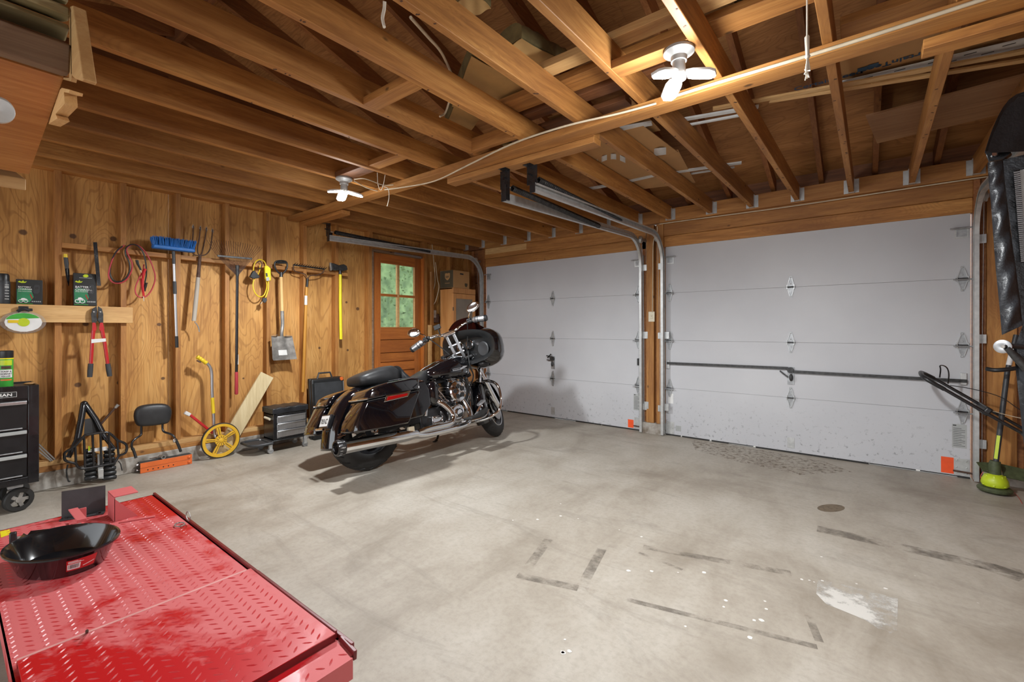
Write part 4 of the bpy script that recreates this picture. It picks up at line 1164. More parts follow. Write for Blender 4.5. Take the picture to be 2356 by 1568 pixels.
# --- rolling seat with drawers
FX = .315
def S(px, py, x=FX): return wx(px, py, x)
yl, yr = S(629.5, 1000).y, S(706, 980).y; zb_, zt_ = S(629.5, 1013).z, S(629.5, 953).z
t = thing('drawer_seat', (.2, (yl + yr) / 2, 0), 'low rolling mechanic seat with three silver drawers and a black padded top', 'stool')
xb = FX - .215
body = MB().bb(xb, FX - .012, yl, yl + .012, zb_, zt_).bb(xb, FX - .012, yr - .012, yr, zb_, zt_).bb(xb, FX - .012, yl, yr, zb_, zb_ + .012).bb(xb, xb + .01, yl, yr, zb_, zt_).bb(xb, FX - .012, yl, yr, zt_ - .012, zt_)
body.bb(FX - .014, FX, yl, yl + .03, zb_, zt_).bb(FX - .014, FX, yr - .012, yr, zb_, zt_).bb(FX - .014, FX, yl + .03, yr - .012, zb_, zb_ + .016).bb(FX - .014, FX, yl + .03, yr - .012, zt_ - .02, zt_)
build(body, 'cabinet', M['blackmetal'], t, bev=.002)
zs = zt_ - .022; hh = (zt_ - .022 - zb_ - .018) / 3
for k in range(3):
    za = zs - hh * (k + 1) + .002
    d = build(MB().bb(FX - .012, FX + .003, yl + .032, yr - .014, za, za + hh - .016), 'drawer', M['alu'], t, bev=.002)
    build(MB().bb(FX - .012, FX + .012, yl + .032, yr - .014, za + hh - .014, za + hh - .005), 'drawer_pull', M['alu'], d, bev=.003)
build(MB().sheet(lambda u, v: V((xb - .01 + (FX - xb + .02) * u, yl - .012 + (yr - yl + .024) * v, zt_ + .002)), 10, 16, lambda u, v: V((0, 0, .052 + .012 * (1 - (2 * u - 1) ** 4) * (1 - (2 * v - 1) ** 6) + .003 * math.sin(v * 24 + u * 3)))), 'padded_seat', M['vinyl'], t, bev=.006)
build(MB().tube([(FX - .16, yl - .012, zt_ - .045), (FX - .05, yl - .012, zt_ - .05)], .012, 12), 'side_handle', M['ivory'], t)
zf = zb_
build(MB().bb(xb - .01, FX + .01, yl - .02, yr + .02, zf - .014, zf - .001), 'base_plate', M['plastic_black'], t, bev=.003)
tr = [(FX + .02, yl - .02), (FX + .02, yl - .15), (FX - .05, yl - .20), (xb, yl - .20), (xb - .02, yl - .15), (xb - .02, yl - .02)]
ring = [V((a, b, zf - .018)) for a, b in tr]
build(MB().tube(ring + [ring[0]], .014, 8), 'tray_rim', M['plastic_grey'], t, smooth=50)
build(MB()._poly([p + V((0, 0, -.008)) for p in ring], V((0, 0, .006))), 'tray_floor', M['greyplate'], t)
for (cx_, cy_) in ((FX + .0, yl - .03), (FX, yr - .02), (xb, yl - .03), (xb, yr - .02)):
    c = build(MB().cyl((cx_ - .012, cy_, .026), (cx_ + .012, cy_, .026), .025, n=18), 'caster', M['galv_dull'], t)
    build(MB().bb(cx_ - .016, cx_ + .016, cy_ - .014, cy_ + .014, .03, zf - .012), 'caster_fork', M['galv'], c, bev=.002)
# --- black tool case with orange latch
XC = .11
q = [W(713, 879, XC), W(718, 872, XC), W(789, 866, XC), W(793, 872, XC)]
ya, yb_ = W(716, 880, XC).y, W(791, 872, XC).y; zc_t = W(750, 869, XC).z
t = thing('tool_case', (.08, (ya + yb_) / 2, 0), 'black plastic tool case with one orange latch standing against the wall', 'case')
def lean(p): return V((p.x - .10 * (p.z) * .9 + .03, p.y, p.z))
build(MB().bb(.05, .10, ya, yb_, .002, zc_t).xf(lean), 'rear_shell', M['plastic_black'], t, bev=.012, segs=3)
build(MB().bb(.103, .145, ya + .002, yb_ - .002, .004, zc_t - .004).xf(lean), 'front_shell', M['plastic_black'], t, bev=.014, segs=3)
build(MB().bb(.1455, .149, ya + .03, yb_ - .035, .05, zc_t - .045).xf(lean), 'front_panel', M['plastic_grey'], t, bev=.002)
hy0, hy1 = W(734, 868, XC).y, W(768, 868, XC).y
build(MB().tube([lean(V((.10, hy0, zc_t - .01))), lean(V((.10, hy0 + .02, zc_t + .055))), lean(V((.10, hy1 - .02, zc_t + .055))), lean(V((.10, hy1, zc_t - .01)))], .010, 8), 'carry_handle', M['plastic_grey'], t)
build(MB().cyl(lean(V((.13, yb_ - .035, zc_t - .022))), lean(V((.153, yb_ - .035, zc_t - .022))), .020, n=16), 'latch', M['orange'], t)
for y in (ya + .012, yb_ - .016):
    build(MB().bb(.146, .150, y - .006, y + .006, .06, zc_t - .05).xf(lean), 'edge_rib', M['alu'] if y > ya + .1 else M['plastic_black'], t)
# --- orange folding stands with the sissy bar on top
o0, o1 = wz(322.7, 1089.4, 0), wz(442, 1066, 0)
d = (o1 - o0); L = d.length; d.normalize(); n = V((-d.y, d.x, 0)); n = n if n.x < 0 else -n
hz = wx(322, 1066, o0.x).z
t = thing('folding_ramp', (o0 + o1) / 2 + n * .07, 'pair of orange folded steel channels lying on the floor under the black backrest', 'ramp')
dep = .17
for z0, z1 in ((.0015, hz * .5 - .001), (hz * .5 + .001, hz)):
    P = [o0 + V((0, 0, z0)), o1 + V((0, 0, z0)), o1 + n * dep + V((0, 0, z0)), o0 + n * dep + V((0, 0, z0))]
    m = MB()
    m.beam(o0 + n * .003 + V((0, 0, (z0 + z1) / 2)), o1 + n * .003 + V((0, 0, (z0 + z1) / 2)), .006, z1 - z0)
    m.beam(o0 + n * (dep - .003) + V((0, 0, (z0 + z1) / 2)), o1 + n * (dep - .003) + V((0, 0, (z0 + z1) / 2)), .006, z1 - z0)
    c = build(m, 'channel_side', M['orange'], t, bev=.0015)
    if z1 == hz:
        build(MB()._poly([p + V((0, 0, z1 - z0 - .008)) + (n * .006) * (1 if i < 2 else -1) for i, p in enumerate(P)], V((0, 0, .006))), 'top_plate', M['greyplate'], t)
    hb_ = MB()
    for k in range(6):
        if z0 < .01:
            p = o0 + d * (.05 + k * .035) + V((0, 0, (z0 + z1) / 2)); hb_.cyl(p - n * .0006, p + n * .002, .005, n=10)
    p = o1 - d * .022 + V((0, 0, (z0 + z1) / 2)); 
    if hb_.v: build(hb_, 'bolt_hole', M['black'], c)
    build(MB().ell(p - n * .002, (.012, .012, .012), 12, 8), 'pivot_bolt', M['orange'], t)
    build(MB().cyl(o0 + n * .05 + d * .004 + V((0, 0, (z0 + z1) / 2)), o0 + n * .05 - d * .016 + V((0, 0, (z0 + z1) / 2)), .012, n=12), 'end_roller', M['alu'], t)
pz = hz
sk0 = o0 + d * (L * .40) + n * .05
t = thing('socket_bar', sk0 + V((0, 0, pz)), 'short steel socket on a thin bar lying on the orange channels', 'socket')
build(MB().lathe([(.011, 0), (.017, 0), (.017, .05), (.011, .05)], sk0 + V((0, 0, pz + .0175)), (-n + d * .25), n=18, closed=True), 'socket', M['steel_dirty'], t)
seg('bar', [o0 + n * .10 + d * .02 + V((0, 0, pz + .005)), sk0 + n * .02 + V((0, 0, pz + .012))], .004, M['chrome'], t, 8)
# backrest (sissy bar)
PX_ = .05
t = thing('sissy_bar', W(365, 1046, PX_), 'black padded motorcycle backrest on bent black bars leaning above the orange channels', 'backrest')
out = [(306, 958), (308, 945), (314, 936), (325, 931), (350, 927.5), (375, 927), (387, 930), (394, 938), (396, 947), (393, 962), (388, 972), (380, 975), (352, 979), (322, 981), (314, 979), (309, 970)]
ctr = W(350, 954, PX_)
rings = []
for sc_, dx in ((.90, -.02), (.99, -.008), (1.0, .005), (.97, .022), (.86, .036), (.6, .043), (.2, .045)):
    rings.append([ctr + (W(a, b, PX_) - ctr) * sc_ + V((dx, 0, 0)) for a, b in out])
build(MB().loft(rings), 'pad', M['leather'], t, smooth=70, sub=1)
seg('upright', [W(325, 972, .03), W(325, 992, .035), W(324, 1000, .04), W(314, 1007, .06), W(305, 1015, .075), W(303, 1025, .08), W(305, 1034, .08)], .0085, M['blackmetal'], t, 10, 4)
seg('upright', [W(374, 972, .03), W(374, 986, .035), W(378, 993, .05), W(390, 997, .08), W(398, 1001, .10), W(402, 1007, .11), W(408, 1018, .11)], .0085, M['blackmetal'], t, 10, 4)
seg('dock_arm', [W(305, 1030, .08), W(309, 1040, .085), W(313, 1053, .09)], .010, M['iron'], t, 8)
seg('dock_arm', [W(404, 1010, .11), W(411, 1025, .11), W(416, 1038, .10)], .011, M['iron'], t, 8)
build(MB().ell(W(401, 1012, .11), (.014, .014, .022), 12, 8), 'knob', M['chrome'], t)
# --- A-frame, luggage rack, roller stack, breaker bar
XA = .05
t = thing('triangular_stand', W(200, 1060, XA), 'black tubular steel triangle with a grey plate leaning on the wall', 'stand')
seg('frame_leg', [W(193, 926, .0), W(187, 962, .03), W(178, 1010, .07)], .021, M['blackmetal'], t, 12)
seg('frame_leg', [W(193, 926, .0), W(220, 965, .03), W(243, 1010, .07)], .021, M['blackmetal'], t, 12)
build(MB().ell(W(194, 929, .005), (.022, .024, .026), 12, 8), 'apex_cap', M['blackmetal'], t)
build(MB()._poly(WP([(195, 964), (211, 961), (227, 994), (193, 1000)], .03), V((.004, 0, 0))), 'gusset_plate', M['greyplate'], t)
seg('lower_arm', [W(178, 1008, .07), W(157, 1052, .10)], .017, M['blackmetal'], t, 10)
seg('lower_arm', [W(243, 1008, .07), W(264, 1034, .10)], .014, M['blackmetal'], t, 10)
XL = .17
t = thing('luggage_rack', W(221, 1075, XL), 'black tubular motorcycle luggage rack standing on the floor against the wall', 'rack')
loop = [(148, 1052), (150, 1040), (172, 1026), (193, 1003), (200, 1000), (232, 995), (250, 995), (268, 1010), (272, 1013), (288, 1020), (292, 1030), (288, 1042), (274, 1048), (265, 1062), (252, 1067), (195, 1077), (180, 1074), (174, 1066), (158, 1062), (150, 1058)]
seg('outer_tube', WP(loop + [loop[0]], XL), .0088, M['blackmetal'], t, 10, 3)
for a, b in (((193, 1002), (196, 1075)), ((213, 1000), (216, 1073)), ((231, 996), (234, 1070)), ((250, 996), (254, 1066)), ((173, 1026), (175, 1068)), ((270, 1012), (273, 1050))):
    seg('slat_tube', WP((a, b), XL), .0075, M['blackmetal'], t, 8)
build(MB()._poly(WP([(203, 1033), (247, 1026), (247, 1035), (203, 1040)], XL - .012), V((.001, 0, 0))), 'paper_label', M['paper'], t)
build(MB()._poly(WP([(203, 1026), (208, 1025), (208, 1036), (203, 1037)], XL - .0105), V((.001, 0, 0))).add([], []), 'green_tag', M['lime'], t)
t = thing('roller_stack', wz(228, 1098, 0), 'stack of short black rollers held by a grey buckle strap on the floor', 'rollers')
for k in range(7):
    yy = 1100 - k * 10.5 - (0 if k else 0)
    for (xa, xb2) in ((194, 224), (236, 268)):
        A = W(xa + k * .4, yy + 1 - (xa - 194) * .02, .145 - .008 * k); B = W(xb2 - k * .8, yy - 4, .145 - .008 * k)
        build(MB().tube([A, lerp(A, B, .1), lerp(A, B, .9), B], [.013, .018, .018, .013], 12), 'roller', M['plastic_black'], t)
build(MB().sheet(lambda u, v: W(224 + 12 * v + 2 * u, 1044 + 56 * u, .15 + .02 * u), 8, 2, (.004, 0, 0)), 'buckle_strap', M['greylabel'], t)
build(MB()._poly(WP([(225, 1080), (238, 1078), (238, 1096), (226, 1099)], .172), V((.006, 0, 0))), 'buckle', M['galv'], t, bev=.002)
seg('rack_wire', WP([(272, 1060), (277, 1066), (279, 1074), (281, 1082)], .14), .004, M['iron'], t, 6, 4)
seg('rack_wire', WP([(156, 1068), (153, 1085), (157, 1105), (162, 1107)], .14), .005, M['iron'], t, 6, 4)
t = thing('breaker_bar', W(232, 975, .02), 'rusty socket breaker bar leaning behind the black triangle', 'bar')
seg('bar', WP([(232, 975), (266, 936)], .01), .0085, M['rust'], t)
seg('bar_head', WP([(265, 938), (272, 930)], .01), [.010, .014], M['steel_dirty'], t)
t = thing('metal_rods', wz(110, 1085, .02) , 'bundle of thin bright rods leaning behind the black tool chest', 'rods')
for a, b in (((88, 1020), (126, 1056)), ((86, 1026), (121, 1059)), ((84, 1034), (117, 1060))):
    seg('rod', [W(*a, .03), W(*b, .0)], .005, M['alu'], t, 8)
# --- black drawer chest at the frame edge
cx0, cx1 = .12, .47
ye = wx(90, 1000, .47).y; y0c = ye - .62
ztop = wx(92, 884, .47).z; zbot = wx(84, 1108, .47).z
t = thing('tool_chest', (.30, ye - .3, 0), 'black rolling tool chest with grey drawer pulls at the wall', 'tool chest')
build(MB().bb(cx0, cx1 - .012, y0c, ye, zbot, ztop - .02).bb(cx1 - .012, cx1, ye - .05, ye, zbot, ztop).bb(cx1 - .012, cx1, y0c, y0c + .05, zbot, ztop).bb(cx1 - .012, cx1, y0c + .05, ye - .05, zbot, zbot + .045).bb(cx1 - .012, cx1, y0c + .05, ye - .05, ztop - .085, ztop)
      .bb(cx0, cx0 + .01, y0c, ye, ztop - .02, ztop).bb(cx0, cx1, ye - .01, ye, ztop - .02, ztop), 'cabinet', M['blackmetal'], t, bev=.003)
build(MB().bb(cx0 + .012, cx1 - .014, y0c + .01, ye - .012, ztop - .019, ztop - .012), 'top_mat', M['greyplate'], t)
zz = [zbot + .05, zbot + .205, zbot + .36, zbot + .53, ztop - .092]
for k in range(4):
    d = build(MB().bb(cx1 - .010, cx1 - .002, y0c + .055, ye - .056, zz[k] + .003, zz[k + 1] - .004), 'drawer', M['black'], t, bev=.002)
    if k != 2: build(MB().bb(cx1 - .002, cx1 + .012, y0c + .055, ye - .056, zz[k + 1] - .03, zz[k + 1] - .008), 'drawer_pull', M['greylabel'] if k < 3 else M['alu'], d, bev=.003)
    build(MB().bb(cx1 - .002, cx1 + .006, y0c + .055, ye - .075, zz[k] + .004, zz[k] + .012), 'drawer_lip', M['galv_dull'], d, bev=.002)
bz = ztop - .058
pl = build(MB().bb(cx1, cx1 + .002, ye - .305, ye - .10, bz - .012, bz + .022), 'name_plate', M['iron'], t)
text('CRAFTSMAN', 'plate_lettering', M['paper'], t, V((cx1 + .0022, ye - .298, bz - .004)), UY, UZ, .0255, align='LEFT', bold=.025, sx=1.22)
fr = MB().bb(cx1 + .002, cx1 + .003, ye - .305, ye - .10, bz - .012, bz - .0105).bb(cx1 + .002, cx1 + .003, ye - .305, ye - .10, bz + .0205, bz + .022).bb(cx1 + .002, cx1 + .003, ye - .1015, ye - .10, bz - .012, bz + .022)
build(fr, 'plate_border', M['paper'], t)
for (xx, yy) in ((cx1 - .05, ye - .09), (cx1 - .05, y0c + .09), (cx0 + .05, ye - .09), (cx0 + .05, y0c + .09)):
    r_ = zbot * .42
    c = build(MB().lathe([(r_ * .62, -.018), (r_ * .92, -.018), (r_, -.01), (r_, .01), (r_ * .92, .018), (r_ * .62, .018)], (xx, yy, r_), (1, .35, 0), n=24, closed=True), 'caster', M['rubber'], t)
    hub = MB().lathe([(0, -.014), (r_ * .25, -.014), (r_ * .25, .014), (0, .014)], (xx, yy, r_), (1, .35, 0), n=16)
    ax_ = V((1, .35, 0)).normalized(); a_, b_ = frame_of(ax_)
    for k in range(5):
        dd = a_ * math.cos(k * 1.2566) + b_ * math.sin(k * 1.2566)
        hub.beam(V((xx, yy, r_)) + dd * r_ * .2, V((xx, yy, r_)) + dd * r_ * .66, .02, .02, ax_)
    build(hub, 'caster_hub', M['steel_dirty'], c)
    build(MB().bb(xx - .05, xx + .03, yy - .05, yy + .02, zbot - .02, zbot).beam((xx - .03, yy, r_), (xx - .03, yy - .02, zbot - .01), .006, .05, (0, 1, 0)), 'caster_fork', M['galv_dull'], c)
# can of wasp spray on the chest
c = V((.34, wx(14, 880, .34).y, ztop - .0115))
t = thing('wasp_spray', c, 'green wasp spray can with a black cap standing on the tool chest', 'can')
H = wx(14, 806, .34).z - c.z; r_ = .033
build(MB().lathe([(0, 0), (r_ - .002, 0), (r_, .003), (r_, H * .77), (r_ - .001, H * .78), (0, H * .78)], c), 'can_body', M['green'], t)
build(MB().lathe([(r_ + .0005, H * .765), (r_ + .002, H * .77), (r_ + .002, H * .795), (r_ + .0005, H * .80)], c, closed=True), 'yellow_ring', M['yellow_b'], t)
build(MB().lathe([(r_, H * .79), (r_ + .001, H * .8), (r_ + .001, H * .985), (r_ - .003, H), (0, H)], c), 'cap', M['plastic_black'], t)
def band(a0, a1, z0, z1, nm, m, e=.0004):
    build(MB().sheet(lambda u, v: c + V((math.cos(a0 + (a1 - a0) * u) * (r_ + e), math.sin(a0 + (a1 - a0) * u) * (r_ + e), z0 + (z1 - z0) * v)), 12, 1, lambda u, v: V((math.cos(a0 + (a1 - a0) * u), math.sin(a0 + (a1 - a0) * u), 0)) * .0003), nm, M[m], t)
ca = math.atan2(CAM.y - c.y, CAM.x - c.x)
band(ca - .9, ca + .9, H * .26, H * .48, 'white_label', 'paper'); band(ca - .9, ca + .9, H * .60, H * .74, 'lime_label', 'lime'); band(ca - .7, ca + .7, H * .50, H * .58, 'insect_picture', 'rust'); band(ca - .8, ca + .8, H * .18, H * .22, 'warning_line', 'orange')
def curved_text(body, zc, size):
    o = text(body, 'printed_title', M['black'], t, (0, 0, 0), (1, 0, 0), (0, 1, 0), 1.0, ext=0, align='CENTER', bold=.02)
    for v in o.data.vertices:
        q = v.co + c
        a = ca + q.x * size / r_
        v.co = V((math.cos(a) * (r_ + .0011), math.sin(a) * (r_ + .0011), zc + q.y * size))
curved_text('WASP &', H * .41, .014); curved_text('HORNET', H * .345, .014); curved_text('KILLER', H * .28, .014)
solo(MB().ell((.30, wx(68, 882, .30).y, ztop - .003), (.022, .03, .009), 12, 8), 'rag', M['card'], 'crumpled tan rag on the tool chest', 'rag')
# ---------------------------------------------------------------- touring motorcycle on its side stand (local frame: x forward, y left, z up)
TH, PH = math.radians(3.0), math.radians(10.5)
bf = V((math.sin(TH), math.cos(TH), 0)); bl0 = V((-math.cos(TH), math.sin(TH), 0)); bu0 = V((0, 0, 1))
bl = bl0 * math.cos(PH) - bu0 * math.sin(PH); bu = bu0 * math.cos(PH) + bl0 * math.sin(PH)
BO = V((1.495, -2.86, 0.002))
BM = Matrix(((bf.x, bl.x, bu.x, BO.x), (bf.y, bl.y, bu.y, BO.y), (bf.z, bl.z, bu.z, BO.z), (0, 0, 0, 1)))
bk = thing('motorcycle', BO, 'black touring motorcycle with hard side bags leaning on its side stand', 'motorcycle', mat4=BM)
def B(mb, name, mat, parent=bk, **k): return build(mb, name, M[mat], parent, **k)
def sgn(a): return -1.0 if a < 0 else 1.0
def sup(n, a, b, e, c=(0, 0)):      # superellipse outline
    o = []
    for k in range(n):
        t = 2 * PI * k / n
        o.append((c[0] + a * sgn(math.cos(t)) * abs(math.cos(t)) ** e, c[1] + b * sgn(math.sin(t)) * abs(math.sin(t)) ** e))
    return o
NK = V((1.27, 0, .80)); AX = V((-math.sin(math.radians(27)), 0, math.cos(math.radians(27)))).normalized()
SR = Matrix.Rotation(math.radians(30), 3, AX)
def st(p): return NK + SR @ (V(p) - NK)
def SM(mb): return mb.xf(st)
# wheels
def wheel(c, R, w, steer, nm):
    prof = []
    for k in range(13):
        a = -PI * .62 + PI * 1.24 * k / 12
        prof.append((R - w * .5 + w * .5 * math.cos(a), w * .5 * math.sin(a)))
    prof = [(R - w * .78, -w * .36)] + prof + [(R - w * .78, w * .36)]
    f = (lambda m: SM(m)) if steer else (lambda m: m)
    ty = B(f(MB().lathe(prof, c, (0, 1, 0), n=56, closed=True)), nm + '_tyre', 'rubber', smooth=50)
    gr = MB()
    for k in range(26):
        a = 2 * PI * k / 26
        for s in (-1, 1):
            d = V((math.cos(a), 0, math.sin(a))); d2 = V((math.cos(a + .12), 0, math.sin(a + .12)))
            gr.beam(V(c) + d * (R - .003) + V((0, s * w * .1, 0)), V(c) + d2 * (R - .021) + V((0, s * w * .36, 0)), .006, .006, d)
    B(f(gr), 'tread_groove', 'black', ty, kind='stuff')
    rm = B(f(MB().lathe([(R - w * .8, -w * .38), (R - w * .70, -w * .42), (R - w * .72, -w * .3), (R - w * .95, -w * .12), (R - w * .95, w * .12), (R - w * .72, w * .3), (R - w * .70, w * .42), (R - w * .8, w * .38), (R - w * 1.05, w * .1), (R - w * 1.05, -w * .1)], c, (0, 1, 0), n=48, closed=True)), nm + '_rim', 'blackmetal')
    for k in range(9):
        a = 2 * PI * k / 9
        d = V((math.cos(a), 0, math.sin(a)))
        B(f(MB().beam(V(c) + d * .04, V(c) + d * (R - w * .98), .022, .018, (0, 1, 0))), 'spoke', 'blackmetal', rm)
    B(f(MB().cyl(V(c) + V((0, -.08, 0)), V(c) + V((0, .08, 0)), .05, n=24)), nm + '_hub', 'blackmetal')
    return rm
wheel((.048, 0, .325), .325, .18, False, 'rear')
wheel((1.615, 0, .315), .315, .135, True, 'front')
for s in (-1, 1):
    B(SM(MB().lathe([(.09, -.002), (.15, -.002), (.15, .002), (.09, .002)], (1.615, s * .078, .315), (0, 1, 0), n=36, closed=True)), 'brake_disc', 'chrome')
B(SM(MB().lathe([(.205, -.062), (.214, -.066), (.218, -.06), (.21, -.055)], (1.615, 0, .315), (0, 1, 0), n=48, closed=True)), 'rim_stripe', 'alu')
# front fender
def ff(c, R, a0, a1, w, d, s=True):
    def fn(u, v):
        a = a0 + (a1 - a0) * u; ph = (v - .5) * PI * .98
        y = w * sgn(math.sin(ph)) * abs(math.sin(ph)) ** .75; rr_ = R - d * (1 - abs(math.cos(ph)) ** .6)
        return V(c) + V((math.cos(a) * rr_, y, math.sin(a) * rr_))
    return fn
F_ = ff((1.615, 0, .315), .362, math.radians(-2), math.radians(206), .088, .085)
B(SM(MB().sheet(F_, 34, 14, lambda u, v: (V((1.615, F_(u, v).y, .315)) - F_(u, v)).normalized() * .004)), 'front_fender', 'paint_black', smooth=60)
# fork
for s in (-1, 1):
    a = V((1.60, s * .118, .315)); b = a + AX * .30; c = a + AX * .66
    B(SM(MB().tube([a - AX * .03, a, a + AX * .1, b, b + AX * .01], [.026, .033, .031, .031, .034], 18)), 'fork_leg', 'chrome')
    B(SM(MB().tube([b, c], .0245, 16)), 'fork_tube', 'chrome')
    B(SM(MB().box((1.575, s * .085, .42), (.055, .04, .10))), 'brake_caliper', 'blackmetal', bev=.008)
B(SM(MB().box((1.335, 0, .80), (.07, .30, .045)).box((1.30, 0, .88), (.08, .28, .035))), 'fork_bridge', 'black', bev=.012)
B(SM(MB().cyl(NK - AX * .12, NK + AX * .09, .034, n=18)), 'steering_head', 'black')
# bars
for s in (-1, 1):
    B(SM(MB().beam((1.285, s * .042, .885), (1.175, s * .042, 1.17), .026, .034, (0, 1, 0))), 'riser', 'alu', bev=.006)
    B(SM(MB().tube(cr([(1.175, s * .0, 1.185), (1.175, s * .09, 1.19), (1.20, s * .16, 1.215), (1.19, s * .24, 1.218), (1.14, s * .31, 1.20)], 5), .0165, 12)), 'bar_tube', 'chrome')
    g = B(SM(MB().tube([(1.142, s * .305, 1.203), (1.14, s * .32, 1.199), (1.138, s * .43, 1.171), (1.137, s * .45, 1.165)], [.020, .031, .035, .031], 18)), 'hand_grip', 'alu')
    B(SM(MB().tube([(1.137, s * .435, 1.169), (1.136, s * .458, 1.163)], [.0355, .031], 18)), 'grip_end', 'plastic_black', g)
    for q in range(3):
        B(SM(MB().cyl((1.1405, s * (.335 + q * .03), 1.1955 - q * .0075), (1.140, s * (.343 + q * .03), 1.1935 - q * .0075), .0345, n=18)), 'grip_ring', 'grip', g)
    sw = B(SM(MB().box((1.15, s * .268, 1.21), (.05, .05, .055)).box((1.185, s * .25, 1.225), (.05, .04, .04))), 'switch_box', 'blackmetal', bev=.008)
    bt = MB()
    for q in range(6): bt.box((1.12, s * (.25 + .016 * (q % 3)), 1.20 + .02 * (q // 3)), (.01, .011, .012))
    B(SM(bt), 'switch_button', 'plastic_grey', sw, bev=.002, kind='stuff')
    B(SM(MB().tube(cr([(1.19, s * .255, 1.205), (1.215, s * .31, 1.195), (1.205, s * .40, 1.17), (1.20, s * .45, 1.16)], 4), [.008, .011, .010, .006], 10, flat=.6)), 'lever', 'alu')
    B(SM(MB().tube(cr([(1.16, s * .262, 1.22), (1.16, s * .275, 1.27), (1.13, s * .33, 1.31)], 4), .0065, 8)), 'mirror_stem', 'chrome')
    mr = B(SM(MB().ell((0, 0, 0), (.022, .078, .048), 24, 12).xf(lambda p: V((1.115, s * .36, 1.325)) + Matrix.Rotation(s * .25, 3, 'X') @ p)), 'mirror', 'chrome')
    B(SM(MB().ell((0, 0, 0), (.004, .070, .041), 24, 8).xf(lambda p: V((1.096, s * .36, 1.325)) + Matrix.Rotation(s * .25, 3, 'X') @ p)), 'mirror_glass', 'chrome', mr)
    B(SM(MB().tube(cr([(1.17, s * .23, 1.20), (1.24, s * .16, 1.08), (1.28, s * .08, .93)], 6), .006, 8)), 'control_cable', 'plastic_black')
B(SM(MB().box((1.178, 0, 1.172), (.05, .15, .045))), 'bar_clamp', 'chrome', bev=.01)
for zz_, xx_ in ((.96, 1.255), (1.05, 1.222)):
    B(SM(MB().beam((xx_, -.075, zz_), (xx_, .075, zz_), .02, .02)), 'riser_brace', 'alu', bev=.004)
B(SM(MB().box((1.15, .10, 1.29), (.02, .075, .05)).tube([(1.17, .10, 1.2), (1.15, .10, 1.28)], .007, 8)), 'phone_mount', 'plastic_black', bev=.004)
# fairing shell, dash, windshield
def fring(a, zl, zh, x, n=28, bow=0.0, e=.75):
    o = []
    for k in range(n):
        t = 2 * PI * k / n
        y = a * sgn(math.cos(t)) * abs(math.cos(t)) ** e; z = (zl + zh) / 2 + (zh - zl) / 2 * sgn(math.sin(t)) * abs(math.sin(t)) ** e
        o.append(V((x + bow * (abs(y) / a) ** 2, y, z)))
    return o
R0 = fring(.415, .80, 1.185, 1.22, bow=.14)
B(MB().loft([R0, fring(.435, .765, 1.205, 1.40, bow=.0), fring(.415, .755, 1.195, 1.49), fring(.345, .77, 1.145, 1.58), fring(.24, .81, 1.09, 1.655), fring(.11, .86, 1.02, 1.70), fring(.03, .91, .97, 1.712)], cap0=False), 'fairing', 'paint_black', smooth=60)
B(MB().loft([R0, fring(.37, .835, 1.14, 1.235, bow=.13), fring(.33, .86, 1.10, 1.33, bow=.05)], cap0=False), 'inner_fairing', 'plastic_black', smooth=50)
dash = None
for (y, z, r) in ((-.075, 1.03, .05), (.075, 1.03, .05), (-.02, .96, .03), (.05, .96, .03)):
    g = B(MB().lathe([(0, 0), (r * .9, 0), (r, -.004), (r, -.022), (r * .88, -.024), (r * .85, -.01), (0, -.01)], (1.345, y, z), (1, 0, 0), n=22), 'gauge', 'chrome' if r > .04 else 'blackmetal')
    B(MB().lathe([(0, -.0105), (r * .84, -.0105), (r * .84, -.012), (0, -.012)], (1.345, y, z), (1, 0, 0), n=22), 'gauge_face', 'black', g)
for y in (-.245, .245):
    B(MB().lathe([(0, 0), (.075, 0), (.08, -.008), (.07, -.016), (.02, -.008), (0, -.008)], (1.36, y, .955), (1, 0, 0), n=24), 'speaker', 'plastic_grey')
B(MB().sheet(lambda u, v: V((1.47 - .13 * u - .35 * ((v - .5) * .56) ** 2 * 4 * .25, (v - .5) * .50 * (1 - .12 * u), 1.165 + .165 * u * (1 - .55 * abs(2 * v - 1) ** 3))), 10, 18, (.004, 0, .002)), 'windshield', 'smoke', smooth=80)
B(MB().ell((1.36, -.215, .80), (.075, .05, .04), 16, 10), 'air_duct', 'black')
B(MB().ell((1.36, .215, .80), (.075, .05, .04), 16, 10), 'air_duct', 'black')
for s in (-1, 1):
    B(MB().beam((1.345, s * .17, .77), (1.31, s * .17, .61), .02, .034, (0, 1, 0)), 'fairing_strut', 'chrome', bev=.004)
    B(MB().tube(cr([(1.25, s * .12, .95), (1.22, s * .15, .80), (1.27, s * .13, .68), (1.2, s * .1, .55)], 6), .008, 8), 'wiring_hose', 'plastic_black')
# tank and console
def tring(x, w, zl, zh, e=.72, n=24):
    return [V((x, y, z)) for y, z in sup(n, w, (zh - zl) / 2, e, (0, (zl + zh) / 2))]
B(MB().loft([tring(.685, .04, .715, .775), tring(.70, .085, .70, .79), tring(.76, .125, .69, .812), tring(.85, .155, .68, .85), tring(.97, .172, .672, .895), tring(1.08, .172, .670, .92), tring(1.17, .158, .672, .92), tring(1.23, .13, .69, .905), tring(1.262, .085, .73, .87), tring(1.27, .03, .77, .83)]), 'fuel_tank', 'paint_black', smooth=70)
B(MB().loft([[V((x, y, z + h)) for y, h in ((-w, -.02), (-w * .9, .008), (0, .02), (w * .9, .008), (w, -.02), (0, -.03))] for x, w, z in ((.70, .02, .785), (.76, .042, .812), (.9, .06, .866), (1.03, .066, .905), (1.12, .055, .925), (1.16, .03, .922))]), 'dash_console', 'chrome', smooth=60)
B(MB().cyl((1.02, 0, .92), (1.015, 0, .935), .04, n=24), 'filler_cap', 'blackmetal')
